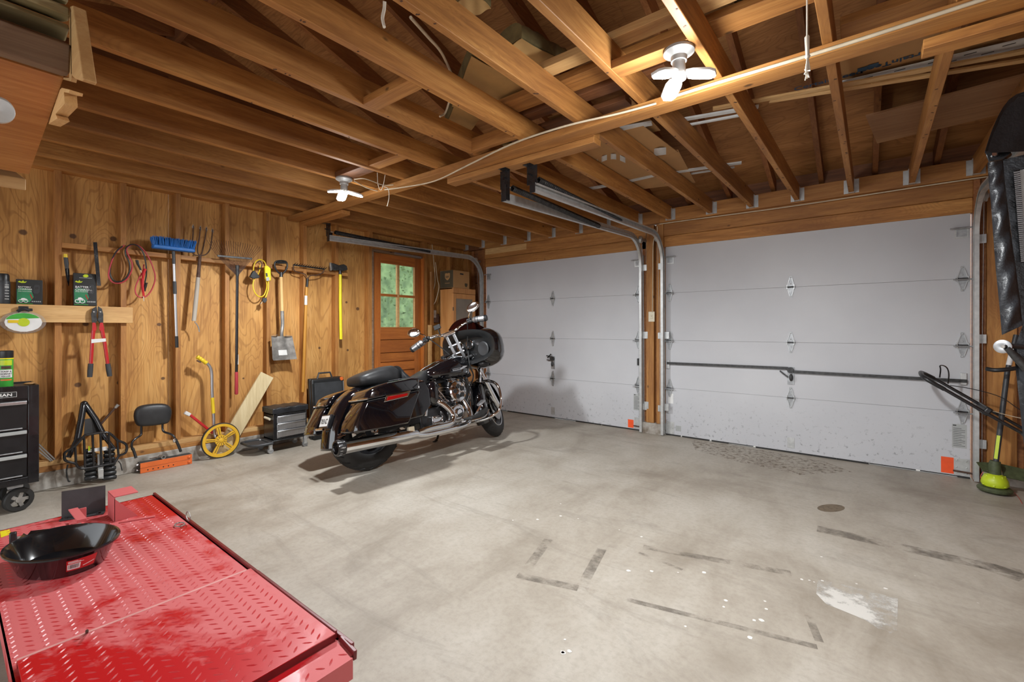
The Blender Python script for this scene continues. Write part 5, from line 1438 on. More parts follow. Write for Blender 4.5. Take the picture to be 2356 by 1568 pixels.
for s in (-1, 1):
    bd = B(MB()._poly([V((.955, s * .176, .755)), V((.955, s * .176, .775)), V((1.07, s * .179, .783)), V((1.10, s * .177, .797)), V((1.16, s * .163, .80)), V((1.175, s * .158, .793)), V((1.11, s * .176, .777)), V((1.07, s * .178, .764))], V((0, s * .004, 0))), 'tank_badge', 'chrome')
    ln = MB()
    for q in range(7): ln.box((.965 + q * .014, s * .1825, .767 + q * .001), (.008, .002, .009))
    B(ln, 'badge_letters', 'black', bd, kind='stuff')
# seat
def sring(x, w, zl, zh, n=20, e=.6): return [V((x, y, z)) for y, z in sup(n, w, (zh - zl) / 2, e, (0, (zl + zh) / 2))]
B(MB().loft([sring(.365, .17, .69, .86), sring(.40, .185, .675, .80), sring(.45, .19, .665, .745), sring(.52, .18, .655, .732), sring(.60, .15, .655, .745), sring(.66, .12, .665, .775), sring(.71, .09, .70, .80), sring(.73, .05, .74, .80)]), 'rider_seat', 'leather', smooth=70)
B(MB().loft([sring(-.02, .10, .742, .785), sring(-.01, .135, .715, .80), sring(.05, .155, .705, .822), sring(.14, .162, .70, .846), sring(.24, .166, .69, .864), sring(.31, .165, .68, .866), sring(.355, .15, .68, .84), sring(.37, .11, .69, .80)]), 'pillion_seat', 'leather', smooth=70)
# rear fender, stretched
FP = [(.42, .64), (.25, .695), (.10, .715), (-.03, .70), (-.12, .658), (-.20, .585), (-.262, .49), (-.300, .40), (-.320, .31), (-.332, .235)]
FPc = cr([(a, 0, b) for a, b in FP], 4)
def rfn(u, v):
    k = u * (len(FPc) - 1); i = min(int(k), len(FPc) - 2); f = k - i
    p = FPc[i].lerp(FPc[i + 1], f); d = (FPc[i + 1] - FPc[i]).normalized(); n = V((d.z, 0, -d.x))
    if n.x > 0 and n.z > 0: pass
    inn = V((d.z, 0, -d.x)) * -1
    if (V((0, 0, .325)) - p).dot(inn) < 0: inn = -inn
    ph = (v - .5) * PI * .99
    w = .118
    return p + V((0, w * sgn(math.sin(ph)) * abs(math.sin(ph)) ** .7, 0)) + inn * (.12 * (1 - abs(math.cos(ph)) ** .65))
B(MB().sheet(rfn, 36, 16, lambda u, v: V((0, -1 if rfn(u, v).y > 0 else 1, 0)) * .004 + V((.003, 0, -.003))), 'rear_fender', 'paint_black', smooth=70)
for s in (-1, 1):
    sl = MB()
    for q in range(4): sl.beam((-.285 + .008 * q, s * .121, .28 + .022 * q), (-.215 + .008 * q, s * .121, .29 + .022 * q), .004, .008, (0, 1, 0))
    B(sl, 'fender_louver', 'chrome', kind='stuff')
pc = V((-.300, 0, .462)); pu = V((.38, 0, .92)).normalized(); pn = V((-.92, 0, .38)).normalized()
B(MB()._poly([pc - V((0, .075, 0)) - pu * .055, pc + V((0, .075, 0)) - pu * .055, pc + V((0, .075, 0)) + pu * .055, pc - V((0, .075, 0)) + pu * .055], -pn * .03), 'plate_frame', 'blackmetal', bev=.004)
pp = B(MB()._poly([pc - V((0, .064, 0)) - pu * .043 + pn * .001, pc + V((0, .064, 0)) - pu * .043 + pn * .001, pc + V((0, .064, 0)) + pu * .043 + pn * .001, pc - V((0, .064, 0)) + pu * .043 + pn * .001], pn * .002), 'licence_plate', 'paper')
text('785NZ', 'plate_lettering', M['iron'], pp, pc + V((0, .058, 0)) - pu * .021 + pn * .0036, (0, -1, 0), pu, .054, bold=.015, sx=.70)
B(MB().tube([pc + V((0, -.06, 0)) - pu * .072 + pn * .02, pc + V((0, .06, 0)) - pu * .072 + pn * .02], .010, 10), 'plate_lamp', 'chrome')
# hard side bags
for s in (-1, 1):
    def bag(out, ys, name, mat, parent=bk, **k):
        cx_ = sum(a for a, b in out) / len(out); cz_ = sum(b for a, b in out) / len(out)
        return B(MB().loft([[V((cx_ + (a - cx_) * f, s * y, cz_ + (b - cz_) * f)) for a, b in out] for y, f in ys]), name, mat, parent, **k)
    body = [(-.285, .350), (-.297, .362), (-.280, .42), (-.185, .572), (.336, .606), (.345, .598), (.205, .362), (.19, .35), (0, .345)]
    b1 = bag(body, ((.215, .95), (.23, 1.0), (.40, 1.0), (.432, .975), (.447, .92)), 'side_bag', 'paint_black', bev=.010, segs=3, smooth=50)
    lid = [(-.183, .576), (-.172, .60), (-.145, .645), (-.085, .675), (.03, .70), (.28, .718), (.362, .708), (.352, .65), (.338, .611)]
    b2 = bag(lid, ((.19, .93), (.205, 1.0), (.395, 1.0), (.425, .96), (.44, .86)), 'bag_lid', 'paint_black', bev=.010, segs=3, smooth=50)
    B(MB().box((.26, s * .30, .718), (.17, .16, .010)), 'speaker_lid', 'plastic_grey', b2, bev=.006)
    bz_ = B(MB()._poly([V((-.03, s * .444, .548)), V((.198, s * .444, .566)), V((.232, s * .444, .612)), V((-.005, s * .444, .598))], V((0, s * .008, 0))), 'lamp_bezel', 'chrome', b1, bev=.003)
    B(MB()._poly([V((-.008, s * .4525, .557)), V((.185, s * .4525, .573)), V((.196, s * .4525, .594)), V((.004, s * .4525, .586))], V((0, s * .004, 0))), 'red_lens', 'redlens', b1, bev=.002)
    B(MB().tube([(-.190, s * .21, .590), (-.190, s * .40, .590), (-.165, s * .445, .590)], .008, 8), 'bag_trim', 'chrome', b1)
    B(MB().tube([(-.18, s * .452, .572), (.335, s * .452, .606)], .0035, 6), 'bag_seam', 'iron', b1)
    fil = [(.225, .362), (.372, .61), (.385, .69), (.46, .69), (.50, .60), (.50, .46), (.40, .375)]
    bag(fil, ((.22, .95), (.24, 1.0), (.33, 1.0), (.36, .93)), 'side_panel', 'paint_black', bev=.008, smooth=50)
    # swing arm, shock, axle
    B(MB().beam((.048, s * .125, .325), (.56, s * .11, .34), .03, .055), 'swing_arm', 'black', bev=.006)
    B(MB().tube([(.03, s * .155, .33), (.30, s * .15, .52)], .026, 12), 'shock_absorber', 'chrome')
    B(MB().cyl((.048, s * .12, .325), (.048, s * .165, .325), .022, n=14), 'axle_nut', 'chrome')
    # frame tubes
    B(MB().tube(cr([(.42, s * .12, .30), (.55, s * .12, .21), (.8, s * .12, .195), (1.10, s * .12, .20), (1.21, s * .09, .36), (1.25, s * .03, .70)], 5), .0165, 10), 'frame_tube', 'black')
    # engine guard
    gp_ = [(1.15, s * .05, .215), (1.17, s * .20, .225), (1.24, s * .32, .25), (1.34, s * .375, .31), (1.375, s * .385, .42), (1.40, s * .345, .54), (1.405, s * .25, .605), (1.395, s * .05, .63)]
    B(MB().tube(cr(gp_, 6), .0155, 12), 'engine_guard', 'chrome')
    # footboard
    fbd = B(MB()._poly([V((.92, s * (.33 - .05), .265)), V((1.10, s * .28, .275)), V((1.20, s * .29, .335)), V((1.20, s * .36, .335)), V((1.10, s * .385, .275)), V((.94, s * .38, .265))], V((0, 0, .022))), 'footboard', 'rubber', bev=.006)
    B(MB().tube(cr([(.93, s * .385, .262), (1.1, s * .39, .272), (1.2, s * .365, .33)], 4), .007, 8), 'footboard_trim', 'chrome', fbd)
    B(MB().box((.50, s * .265, .43), (.03, .045, .12), Matrix.Rotation(.25, 3, 'Y')), 'pillion_peg', 'chrome', bev=.008)
B(MB().beam((1.08, -.24, .25), (1.16, -.30, .385), .012, .02), 'brake_pedal_arm', 'chrome', bev=.003)
B(MB().box((1.165, -.30, .405), (.085, .055, .022), Matrix.Rotation(-.5, 3, 'Y')), 'brake_pedal', 'alu', bev=.005)
B(MB().tube([(.95, .13, .20), (1.0, .24, .10), (1.02, .315, .064)], .012, 10).beam((1.0, .31, .062), (1.05, .325, .066), .03, .010), 'side_stand', 'blackmetal')
# engine
CR_ = (.90, 0, .335)
B(MB().lathe([(0, -.15), (.11, -.15), (.14, -.13), (.145, 0), (.14, .13), (.11, .15), (0, .15)], CR_, (0, 1, 0), n=30), 'crankcase', 'blackmetal')
B(MB().box((.66, 0, .33), (.26, .27, .20)), 'gearbox', 'blackmetal', bev=.02, segs=3)
B(MB().box((.70, -.155, .315), (.13, .05, .075)).box((.70, -.175, .335), (.10, .03, .02)), 'gearbox_cover', 'chrome', bev=.012)
B(MB().loft([[V((.945 + a * f, -y, .345 + b * f)) for a, b in sup(24, .105, .095, .9)] for y, f in ((.14, 1), (.17, .98), (.185, .85), (.19, .6))]), 'cam_cover', 'chrome', smooth=60)
tc = B(MB().lathe([(0, .02), (.04, .02), (.047, .014), (.047, 0), (0, 0)], (.955, -.188, .342), (0, -1, 0), n=26), 'timer_cover', 'chrome')
B(MB().lathe([(.034, .0205), (.041, .0205), (.041, .022), (.034, .022)], (.955, -.188, .342), (0, -1, 0), n=26, closed=True), 'timer_ring', 'black', tc)
B(MB().cyl((1.03, -.12, .245), (1.06, -.19, .245), .035, n=18), 'oil_filter', 'chrome')
B(MB().box((.92, -.13, .25), (.24, .05, .10)), 'lower_cover', 'chrome', bev=.02)
for k, sx_ in ((0, -1), (1, 1)):
    ax_ = V((sx_ * math.sin(math.radians(22.5)), 0, math.cos(math.radians(22.5))))
    b0 = V((.90 + sx_ * .045, 0, .43))
    cy_ = B(MB().tube([b0, b0 + ax_ * .17], .058, 20), 'cylinder', 'blackmetal')
    for q in range(10):
        c = b0 + ax_ * (.022 + q * .0155)
        a_, b_ = frame_of(ax_, (0, 1, 0))
        B(MB()._poly([c + a_ * p + b_ * r for p, r in sup(20, .076, .076, .7)], ax_ * .004), 'fin', 'alu' if q % 2 else 'blackmetal', cy_)
    c = b0 + ax_ * .175
    a_, b_ = frame_of(ax_, (0, 1, 0))
    B(MB().loft([[c + ax_ * h + a_ * p * f + b_ * r * f for p, r in sup(20, .088, .085, .6)] for h, f in ((0, 1), (.04, 1), (.045, .92))]), 'cylinder_head', 'blackmetal', smooth=50)
    B(MB().loft([[c + ax_ * h + a_ * p * f + b_ * r * f for p, r in sup(20, .078, .082, .6)] for h, f in ((.046, 1), (.085, 1), (.10, .8))]), 'rocker_box', 'chrome', smooth=50)
    for d_ in (-.018, .018):
        p0 = V((.915 + sx_ * .02 + d_, -.135, .42)); p1 = c + V((sx_ * .01 + d_ * 1.4, -.095, .01))
        B(MB().tube([p0, p0.lerp(p1, .3), p0.lerp(p1, .3), p1], [.014, .014, .010, .010], 12), 'pushrod_tube', 'chrome')
ac = (.93, -.215, .55)
cl_ = B(MB().lathe([(0, 0), (.08, 0), (.100, .008), (.102, .03), (.092, .044), (.06, .05), (.055, .04), (.02, .046), (0, .05)], ac, (0, -1, 0), n=36), 'air_cleaner', 'chrome')
for k in range(5):
    a = .5 + k * 2 * PI / 5
    c = V(ac) + V((math.cos(a) * .052, -.0455, math.sin(a) * .052))
    B(MB().lathe([(0, 0), (.021, 0), (.023, .006), (.017, .007), (0, .003)], c, (0, -1, 0), n=18), 'cleaner_port', 'iron', cl_)
B(MB().tube([(.93, -.10, .55), (.93, -.22, .55)], .04, 16), 'intake', 'blackmetal')
B(MB().ell((.665, -.185, .565), (.065, .045, .115), 20, 14), 'battery_cover', 'paint_black')
B(MB().ell((.665, .185, .565), (.065, .045, .115), 20, 14), 'battery_cover', 'paint_black')
B(MB().loft([[V((.78 + a * f, y, .335 + b * f)) for a, b in sup(28, .26, .115, .8)] for y, f in ((.14, 1), (.20, .98), (.22, .85))]), 'primary_cover', 'chrome', smooth=60)
B(MB().beam((.42, 0, .63), (1.22, 0, .73), .09, .07), 'backbone', 'black', bev=.01)
B(MB().box((.58, 0, .55), (.22, .22, .17)), 'battery_box', 'black', bev=.01)
for yy, xx in ((-.1, 1.2), (.1, 1.2)):
    B(MB().tube([(xx, yy * .9, .33), (xx + .035, yy * .9, .62)], .013, 10), 'down_tube', 'chrome' if yy < 0 else 'black')
B(MB().box((1.255, 0, .45), (.04, .16, .13)), 'oil_cooler', 'iron', bev=.005)
for q in range(6):
    B(MB().tube(cr([(1.05 + q * .02, -.14 - .01 * (q % 3), .68), (1.14 + q * .012, -.15, .60 - .02 * q), (1.10, -.13, .45 - .02 * q)], 5), .004, 6), 'wiring', 'plastic_black')
# exhaust
for s in (-1,):
    mu = B(MB().tube([(-.345, s * .30, .258), (-.33, s * .30, .258), (.24, s * .292, .246), (.30, s * .288, .243), (.36, s * .285, .240)], [.050, .052, .052, .046, .036], 26), 'muffler', 'chrome', smooth=60)
    ec = B(MB().lathe([(.044, -.03), (.056, -.028), (.058, -.02), (.058, .03), (.0535, .034), (.0535, -.01), (.045, -.02)], (-.352, s * .30, .2585), (1, 0, -.02), n=32, closed=True), 'exhaust_tip', 'blackmetal', mu)
    B(MB().lathe([(0, .0), (.046, .0), (.046, .004), (0, .004)], (-.335, s * .30, .2585), (1, 0, -.02), n=24), 'exhaust_bore', 'black', mu)
    for q in range(16):
        a = q * PI / 8
        B(MB().beam((-.372, s * .30 + math.cos(a) * .0585, .2585 + math.sin(a) * .0585), (-.352, s * .30 + math.cos(a) * .0588, .2585 + math.sin(a) * .0588), .004, .002, (0, math.cos(a), math.sin(a))), 'tip_notch', 'alu', ec)
text('V&H', 'tip_lettering', M['paper'], ec, (-.362, -.3598, .253), (1, 0, 0), (0, 0, 1), .016, ext=.0)
B(MB().tube(cr([(.34, -.283, .236), (.45, -.275, .215), (.70, -.265, .212), (.95, -.25, .218), (1.05, -.225, .255), (1.095, -.19, .34), (1.06, -.12, .50)], 6), [.036, .03, .027, .027, .027, .026, .024], 18), 'exhaust_pipe', 'chrome', smooth=60)
B(MB().tube(cr([(.38, -.285, .252), (.50, -.28, .262), (.74, -.265, .262), (.815, -.25, .285), (.835, -.235, .34), (.79, -.21, .42), (.72, -.17, .49), (.74, -.12, .53)], 6), [.022, .027, .028, .029, .029, .028, .027, .024], 18), 'exhaust_pipe', 'chrome', smooth=60)
B(MB().box((.29, -.31, .285), (.06, .03, .05)), 'muffler_clamp', 'cable', bev=.005)
# ---------------------------------------------------------------- red motorcycle lift table (top at LZ), pan, clamp
LZ = .19
LX0, LX1, LY0, LY1 = 1.395, 3.555, -4.935, -4.262
lift = thing('lift_table', ((LX0 + LX1) / 2, (LY0 + LY1) / 2, 0), 'red diamond-plate motorcycle lift table with its ramp folded back on the deck', 'lift')
def LB(mb, name, mat='lift', parent=lift, **k): return build(mb, name, M[mat], parent, **k)
LB(MB().bb(LX0, LX1 - .10, LY0, LY1, LZ - .005, LZ), 'deck_plate')
LB(MB().bb(LX0, LX1 - .02, LY1 - .005, LY1, LZ - .06, LZ).bb(LX0, LX1, LY0, LY0 + .005, LZ - .06, LZ).bb(LX0, LX0 + .005, LY0, LY1, LZ - .06, LZ), 'deck_skirt')
LB(MB().bb(LX0, 2.83, LY1, LY1 + .012, LZ - .02, LZ + .012), 'side_rail', 'lift_dark', bev=.002)
LB(MB().bb(2.83, LX1 - .03, LY1 + .0, LY1 + .012, LZ - .02, LZ + .014), 'side_rail', 'lift_dark', bev=.002)
LB(MB().bb(LX0 + .1, LX1 - .3, LY0 + .06, LY0 + .11, .005, LZ - .06).bb(LX0 + .1, LX1 - .3, LY1 - .11, LY1 - .06, .005, LZ - .06), 'base_rail', 'lift_dark', bev=.004)
for x in (LX0 + .15, LX1 - .4):
    LB(MB().bb(x, x + .06, LY0 - .02, LY1 + .0, .005, .05), 'cross_foot', 'lift_dark', bev=.004)
for k in range(2):
    LB(MB().beam((LX0 + .3, LY0 + .14 + .36 * k, .06), (LX1 - .5, LY0 + .14 + .36 * k, .14), .025, .05), 'scissor_arm', 'lift_dark', bev=.003)
# ramp plate folded back on the deck, and the lip below it
RX0, RX1 = 2.815, 3.455
RT = LZ + .026
M['worn'] = pmat('rubbed pale paint', sr(214, 150, 146), 0.5, var=0.1)
LB(MB().bb(RX0 - .003, RX0 + .008, LY0 + .012, LY1 - .03, RT - .004, RT + .0012), 'worn_edge', 'worn', bev=.001)
rp = LB(MB().bb(RX0, RX1, LY0 + .012, LY1 - .012, RT - .005, RT), 'ramp_plate', bev=.0015)
LB(MB().bb(RX0, RX0 + .004, LY0 + .012, LY1 - .03, LZ + .001, RT), 'ramp_edge', 'lift', rp)
LB(MB().bb(RX0 + .03, RX1 - .004, LY1 - .012, LY1 - .003, LZ + .004, RT + .004), 'ramp_flange', 'lift_dark', rp, bev=.0015)
LB(MB().bb(RX1 - .005, RX1, LY0 + .012, LY1 - .012, LZ + .0, RT - .003), 'ramp_edge', 'lift_dark', rp)
hm_ = MB()
for k in range(5): hm_.cyl((RX1 + .012, LY0 + .08 + k * .12, LZ + .008), (RX1 + .012, LY0 + .14 + k * .12, LZ + .008), .009, n=12)

lp = LB(MB()._poly([V((RX1 + .004, LY0, LZ - .004)), V((LX1, LY0 + .0, LZ - .012)), V((LX1, LY1 - .02, LZ - .012)), V((LX1 - .02, LY1, LZ - .010)), V((RX1 + .004, LY1, LZ - .004))], V((0, 0, .005))), 'deck_lip', 'lift')
LB(MB().bb(LX1 - .002, LX1 + .004, LY0, LY1 - .015, LZ - .07, LZ - .006), 'lip_skirt', 'lift')
LB(MB().beam((RX1 + .01, LY1 + .002, LZ + .0), (LX1 - .0, LY1 - .004, LZ - .006), .012, .03), 'lip_rail', 'lift_dark', bev=.002)
LB(MB().lathe([(0, -.003), (.009, -.003), (.009, .0008), (0, .0008)], (LX1 - .05, LY1 - .06, LZ - .006), (0, 0, 1), n=16), 'pin_hole', 'iron')
# raised tread of the diamond plate
def tread(x0, x1, y0, y1, z, dx, name, parent, tx):
    m = MB(); i = 0; x = x0 + .02
    while x < x1 - .015:
        y = y0 + .015 + (dx / 2 if False else 0); j = i
        while y < y1 - .015:
            a = math.radians(45 if (i + j) % 2 else -45) + .0
            d = V((math.cos(a), math.sin(a), 0)); n = V((-d.y, d.x, 0)); c = V((x, y, z)); L = dx * .45; w = .0034
            m.add([c - d * L, c - d * L * .4 - n * w, c + d * L * .4 - n * w, c + d * L, c + d * L * .4 + n * w, c - d * L * .4 + n * w, c - d * L * .4 + V((0, 0, .0022)), c + d * L * .4 + V((0, 0, .0022))],
                  [(0, 1, 6), (1, 2, 7, 6), (2, 3, 7), (3, 4, 7), (4, 5, 6, 7), (5, 0, 6)])
            y += dx; j += 1
        x += dx; i += 1
    return build(m, name, M['tread'], parent, smooth=0, kind='stuff')
tread(LX0, RX0, LY0, LY1, LZ, .034, 'tread_pattern', lift, 0)
tread(RX0, RX1, LY0 + .012, LY1 - .012, RT, .037, 'tread_pattern', rp, 0)
tread(RX1 + .01, LX1, LY0, LY1, LZ - .004, .037, 'tread_pattern', lp, 0)
# tie-down ring on the rail
q = wz(431, 1197, LZ + .02)
LB(MB().tube(cr([q + V((.03 * math.cos(t * PI / 4), .004, .022 + .022 * math.sin(t * PI / 4))) for t in range(8)], 3, True), .003, 6, closed=True).tube(cr([q + V((.028 * math.cos(t * PI / 4) - .01, .02 * math.sin(t * PI / 4) - .03, -.012)) for t in range(8)], 3, True), .003, 6, closed=True), 'tie_ring', 'steel_dirty')
# wheel clamp: black stop plate, red jaw, screw with a T knob
def Z(px, py, h=0.0): return wz(px, py, LZ + h)
bL, bR = Z(138, 1197), Z(240, 1180)
n = V((-(bR - bL).y, (bR - bL).x, 0)).normalized()
if n.x > 0: n = -n
cl_t = wy(134, 1146, bL.y).z if False else LZ + .085
t = thing('wheel_stop', (bL + bR) / 2, 'black angle plate bolted upright across the red lift deck', 'plate')
build(MB()._poly([bL + n * .03 + V((0, 0, .004)), bR + n * .03 + V((0, 0, .004)), bR + n * .03 + V((0, 0, .145)), bL + n * .03 + V((0, 0, .145))], -n * .004), 'upright_plate', M['greyplate'], t)
build(MB()._poly([bL + V((0, 0, .001)) - n * .018, bR + V((0, 0, .001)) - n * .018, bR + n * .03 + V((0, 0, .001)), bL + n * .03 + V((0, 0, .001))], V((0, 0, .004))), 'base_flange', M['greyplate'], t)
for f in (.12, .88):
    p = lerp(bL, bR, f)
    build(MB().cyl(p + V((0, 0, .005)), p + V((0, 0, .013)), .009, n=6), 'flange_bolt', M['iron'], t)
t = thing('wheel_clamp', Z(185, 1200), 'red screw clamp with a black T knob across the lift deck', 'clamp')
A, Bp = Z(30, 1240, .03), Z(190, 1205, .03)
build(MB().tube([lerp(A, Bp, .05), lerp(A, Bp, .98)], .0085, 12), 'screw_rod', M['steel_dirty'], t)
d = (Bp - A).normalized(); sd = V((-d.y, d.x, 0))
build(MB().tube([A - d * .004, A + d * .014], .012, 12).beam(A - V((0, 0, .033)), A + V((0, 0, .033)), .024, .024, d), 'knob', M['plastic_black'], t, bev=.005)
jp = Z(186, 1203)
build(MB().box(lerp(A, Bp, .68) + V((0, 0, -.004)), (.05, .05, .035), Matrix.Rotation(math.atan2(d.y, d.x), 3, 'Z')), 'nut_block', M['lift'], t, bev=.003)
j0, j1 = Z(172, 1172), Z(190, 1202)
build(MB().beam(Z(168, 1170, .075) + V((0, 0, -.0)), Z(188, 1195, .075), .036, .006).beam(Z(188, 1200), Z(188, 1200, 0) + V((0, 0, .072)), .036, .006, (1, 0, 0)).beam(Z(183, 1206), Z(183, 1206) + V((0, 0, .06)), .006, .03, (1, 0, 0)), 'clamp_jaw', M['lift'], t, bev=.0015)
w0, w1 = Z(262, 1200), Z(304, 1193)
e = V((0, 0, 1))
build(MB()._poly([w0 + V((-.14, .0, 0)), w0 + V((.0, .0, 0)), w0 + e * .13, w0 + V((-.14, 0, 0)) + e * .13], V((0, .006, 0))).bb(w0.x - .14, w0.x, w0.y, w0.y + .10, LZ + .125, LZ + .131), 'fixed_jaw', M['lift'], t, bev=.0015)
build(MB()._poly([w0 + V((0, .002, 0)), w0 + V((.0, .10, 0)), w0 + V((0, .002, .12))], V((-.006, 0, 0))), 'jaw_gusset', M['lift'], t)
build(MB().beam(Z(275, 1201, .004), Z(357, 1187, .004), .014, .008), 'stop_bar', M['lift'], t, bev=.002)
build(MB()._poly([Z(0, 1222, .0005), Z(22, 1217, .0005), Z(25, 1228, .0005), Z(2, 1236, .0005)], V((0, 0, .0006))), 'caution_label', M['yellow_b'], lift)
LB(MB().cyl(Z(200, 1455, .024), Z(200, 1450, .055), .004, n=8), 'locking_pin', 'rust')
# oval drain pan
pc_ = wz(146, 1243, LZ + .10)
t = thing('drain_pan', (pc_.x, pc_.y, LZ + .002), 'black oval oil drain pan with a red sticker on the lift deck', 'pan')
pa, pb = .218, .172
def ov(k, f, z, N=48):
    return [V((pc_.x + math.cos(2 * PI * i / N) * pa * f, pc_.y + math.sin(2 * PI * i / N) * pb * f, z)) for i in range(N)]
H = .098
zb0 = LZ + .002
rings = [ov(0, .02, zb0), ov(0, .72, zb0), ov(0, .76, zb0 + .004), ov(0, .93, zb0 + H - .012), ov(0, 1.0, zb0 + H - .006), ov(0, 1.0, zb0 + H), ov(0, .955, zb0 + H + .002), ov(0, .90, zb0 + H - .012), ov(0, .74, zb0 + .008), ov(0, .70, zb0 + .005), ov(0, .02, zb0 + .005)]
# the axes of the oval follow the photograph: long axis across the deck
ang = math.radians(20)
def orient(p):
    q = p - V((pc_.x, pc_.y, 0)); return V((pc_.x + q.x * math.cos(ang) - q.y * math.sin(ang), pc_.y + q.x * math.sin(ang) + q.y * math.cos(ang), p.z))
build(MB().loft(rings).xf(orient), 'pan_body', M['pan'], t, smooth=60)
a0 = math.atan2(CAM.y - pc_.y, CAM.x - pc_.x) - ang + .25
def sk(u, v, e=.0008):
    a = a0 - .30 + .60 * u; f = .76 + (.93 - .76) * (.25 + .60 * v)
    p = V((pc_.x + math.cos(a) * (pa * f + e), pc_.y + math.sin(a) * (pb * f + e), zb0 + .004 + (H - .016) * (.25 + .60 * v)))
    return orient(p)
def skn(u, v): return (sk(u, v, .0014) - sk(u, v, .0008))
stk = build(MB().sheet(lambda u, v: sk(u, v), 12, 2, skn), 'red_sticker', M['red'], t)
bcm = MB(); rb = random.Random(2); u = .06
while u < .40:
    w_ = rb.choice((.008, .014, .02)); bcm.sheet(lambda a, b, u=u, w_=w_: sk(u + a * w_, .22 + b * .36, .0022), 1, 1, lambda a, b: V((0, 0, .0002))); u += w_ + rb.choice((.008, .012))
build(MB().sheet(lambda a, b: sk(.03 + a * .42, .12 + b * .5, .0016), 8, 1, skn), 'barcode_panel', M['paper'], stk)
build(bcm, 'barcode_bars', M['black'], stk, kind='stuff')
lns = MB()
for k in range(3): lns.sheet(lambda a, b, k=k: sk(.05 + a * (.5 - .1 * k), .70 + k * .08 + b * .035, .0018), 6, 1, lambda a, b: V((0, 0, .0002)))
lns.sheet(lambda a, b: sk(.55 + a * .4, .2 + b * .06 + a * .2, .0018), 6, 1, lambda a, b: V((0, 0, .0002)))
build(lns, 'sticker_print', M['paper'], stk, kind='stuff')
sp = orient(V((pc_.x - pa * 1.0, pc_.y, zb0 + H - .006)))
build(MB().loft([[orient(V((pc_.x - pa * x, pc_.y + y * w, zb0 + H + z))) for y, z in ((-1, .002), (0, -.012), (1, .002), (1, -.006), (0, -.022), (-1, -.006))] for x, w in ((.93, .05), (1.08, .025), (1.16, .012))]), 'pour_spout', M['pan'], t)
# ---------------------------------------------------------------- at the right: string trimmer, mower handle, soft top
b = wz(2285, 1128, .0)
tx, ty = b.x, -.30
def T(px, py, y=None): return wy(px, py, ty if y is None else y)
hd = V((tx, ty, .0))
t = thing('string_trimmer', hd, 'lime and black string trimmer standing head down beside the door track', 'trimmer')
build(MB().lathe([(0, .004), (.075, .006), (.092, .018), (.094, .032), (.085, .042), (.05, .046), (0, .046)], hd, n=30), 'line_spool_cap', M['olive'], t)
build(MB().lathe([(.03, .046), (.066, .05), (.074, .07), (.07, .095), (.055, .125), (.03, .14), (0, .14)], hd, n=24), 'motor_housing', M['lime'], t)
rib = MB()
for k in range(7):
    a = k * 2 * PI / 7
    rib.beam(hd + V((math.cos(a) * .072, math.sin(a) * .072, .056)), hd + V((math.cos(a) * .05, math.sin(a) * .05, .13)), .014, .010, (math.cos(a), math.sin(a), 0))
build(rib, 'housing_ribs', M['lime'], t, bev=.003, kind='stuff')
build(MB().tube([hd + V((0, 0, .12)), hd + V((.0, .0, .20)), T(2290, 1060)], [.034, .034, .028], 14), 'neck', M['olive'], t)
p0, p1 = T(2291, 1065), T(2318, 852, -.20)
build(MB().tube([p0, p1], .0155, 14), 'shaft', M['plastic_grey'], t, smooth=60)
p2 = T(2338, 770, -.16)
build(MB().tube([p1, p2], .0145, 14), 'upper_shaft', M['plastic_grey'], t)
build(MB().tube([lerp(p1, p2, .15), lerp(p1, p2, .6)], .0158, 14), 'printed_label', M['paper'], t)
nx = (p1 - p0).normalized(); 
fr_ = V((-.64 * .0 - .35, -.9, 0)).normalized()
st_ = lerp(p0, p1, .02)
def strip(a, b2, w, off): 
    u = lerp(p0, p1, a); v = lerp(p0, p1, b2); s_ = nx.cross(fr_).normalized()
    return MB().beam(u + fr_ * off, v + fr_ * off, w, .003, fr_)
build(strip(.05, .30, .018, .015), 'lime_stripe', M['lime'], t)
text('40V', 'shaft_lettering', M['paper'], t, lerp(p0, p1, .0) + fr_ * .034 + V((.010, 0, -.06)), (0, 0, 1), (-1, .2, 0), .028, bold=.01)
# guard: two wings
g0 = hd + V((0, 0, .165))
build(MB().sheet(lambda u, v: lerp(lerp(T(2246, 1062, ty + .03), T(2300, 1064, ty + .10), v), lerp(T(2262, 1083, ty - .02), T(2292, 1092, ty - .0), v), u), 6, 6, (0, .004, -.004)), 'debris_guard', M['olive'], t)
build(MB().sheet(lambda u, v: lerp(lerp(T(2302, 1066, ty + .09), T(2372, 1082, ty + .10), v), lerp(T(2308, 1096, ty - .0), T(2365, 1108, ty + .04), v), u), 6, 6, (0, .004, -.004)), 'debris_guard', M['olive'], t)
build(MB().tube(cr([T(2272, 1082), T(2262, 1085), T(2256, 1097), T(2262, 1108), T(2272, 1118)], 5), .002, 6), 'cutting_line', M['pink'], t)
build(MB().tube(cr([wz(2318, 1124, .012), wz(2335, 1134, .004), wz(2345, 1146, .004), wz(2352, 1158, .004)], 5), .002, 6), 'cutting_line', M['pink'], t)
build(MB().tube(cr([T(2270, 848, -.30), T(2290, 851, -.33), T(2320, 849, -.33), T(2345, 846, -.30), T(2365, 848, -.2)], 5), .015, 12), 'front_handle', M['plastic_black'], t)
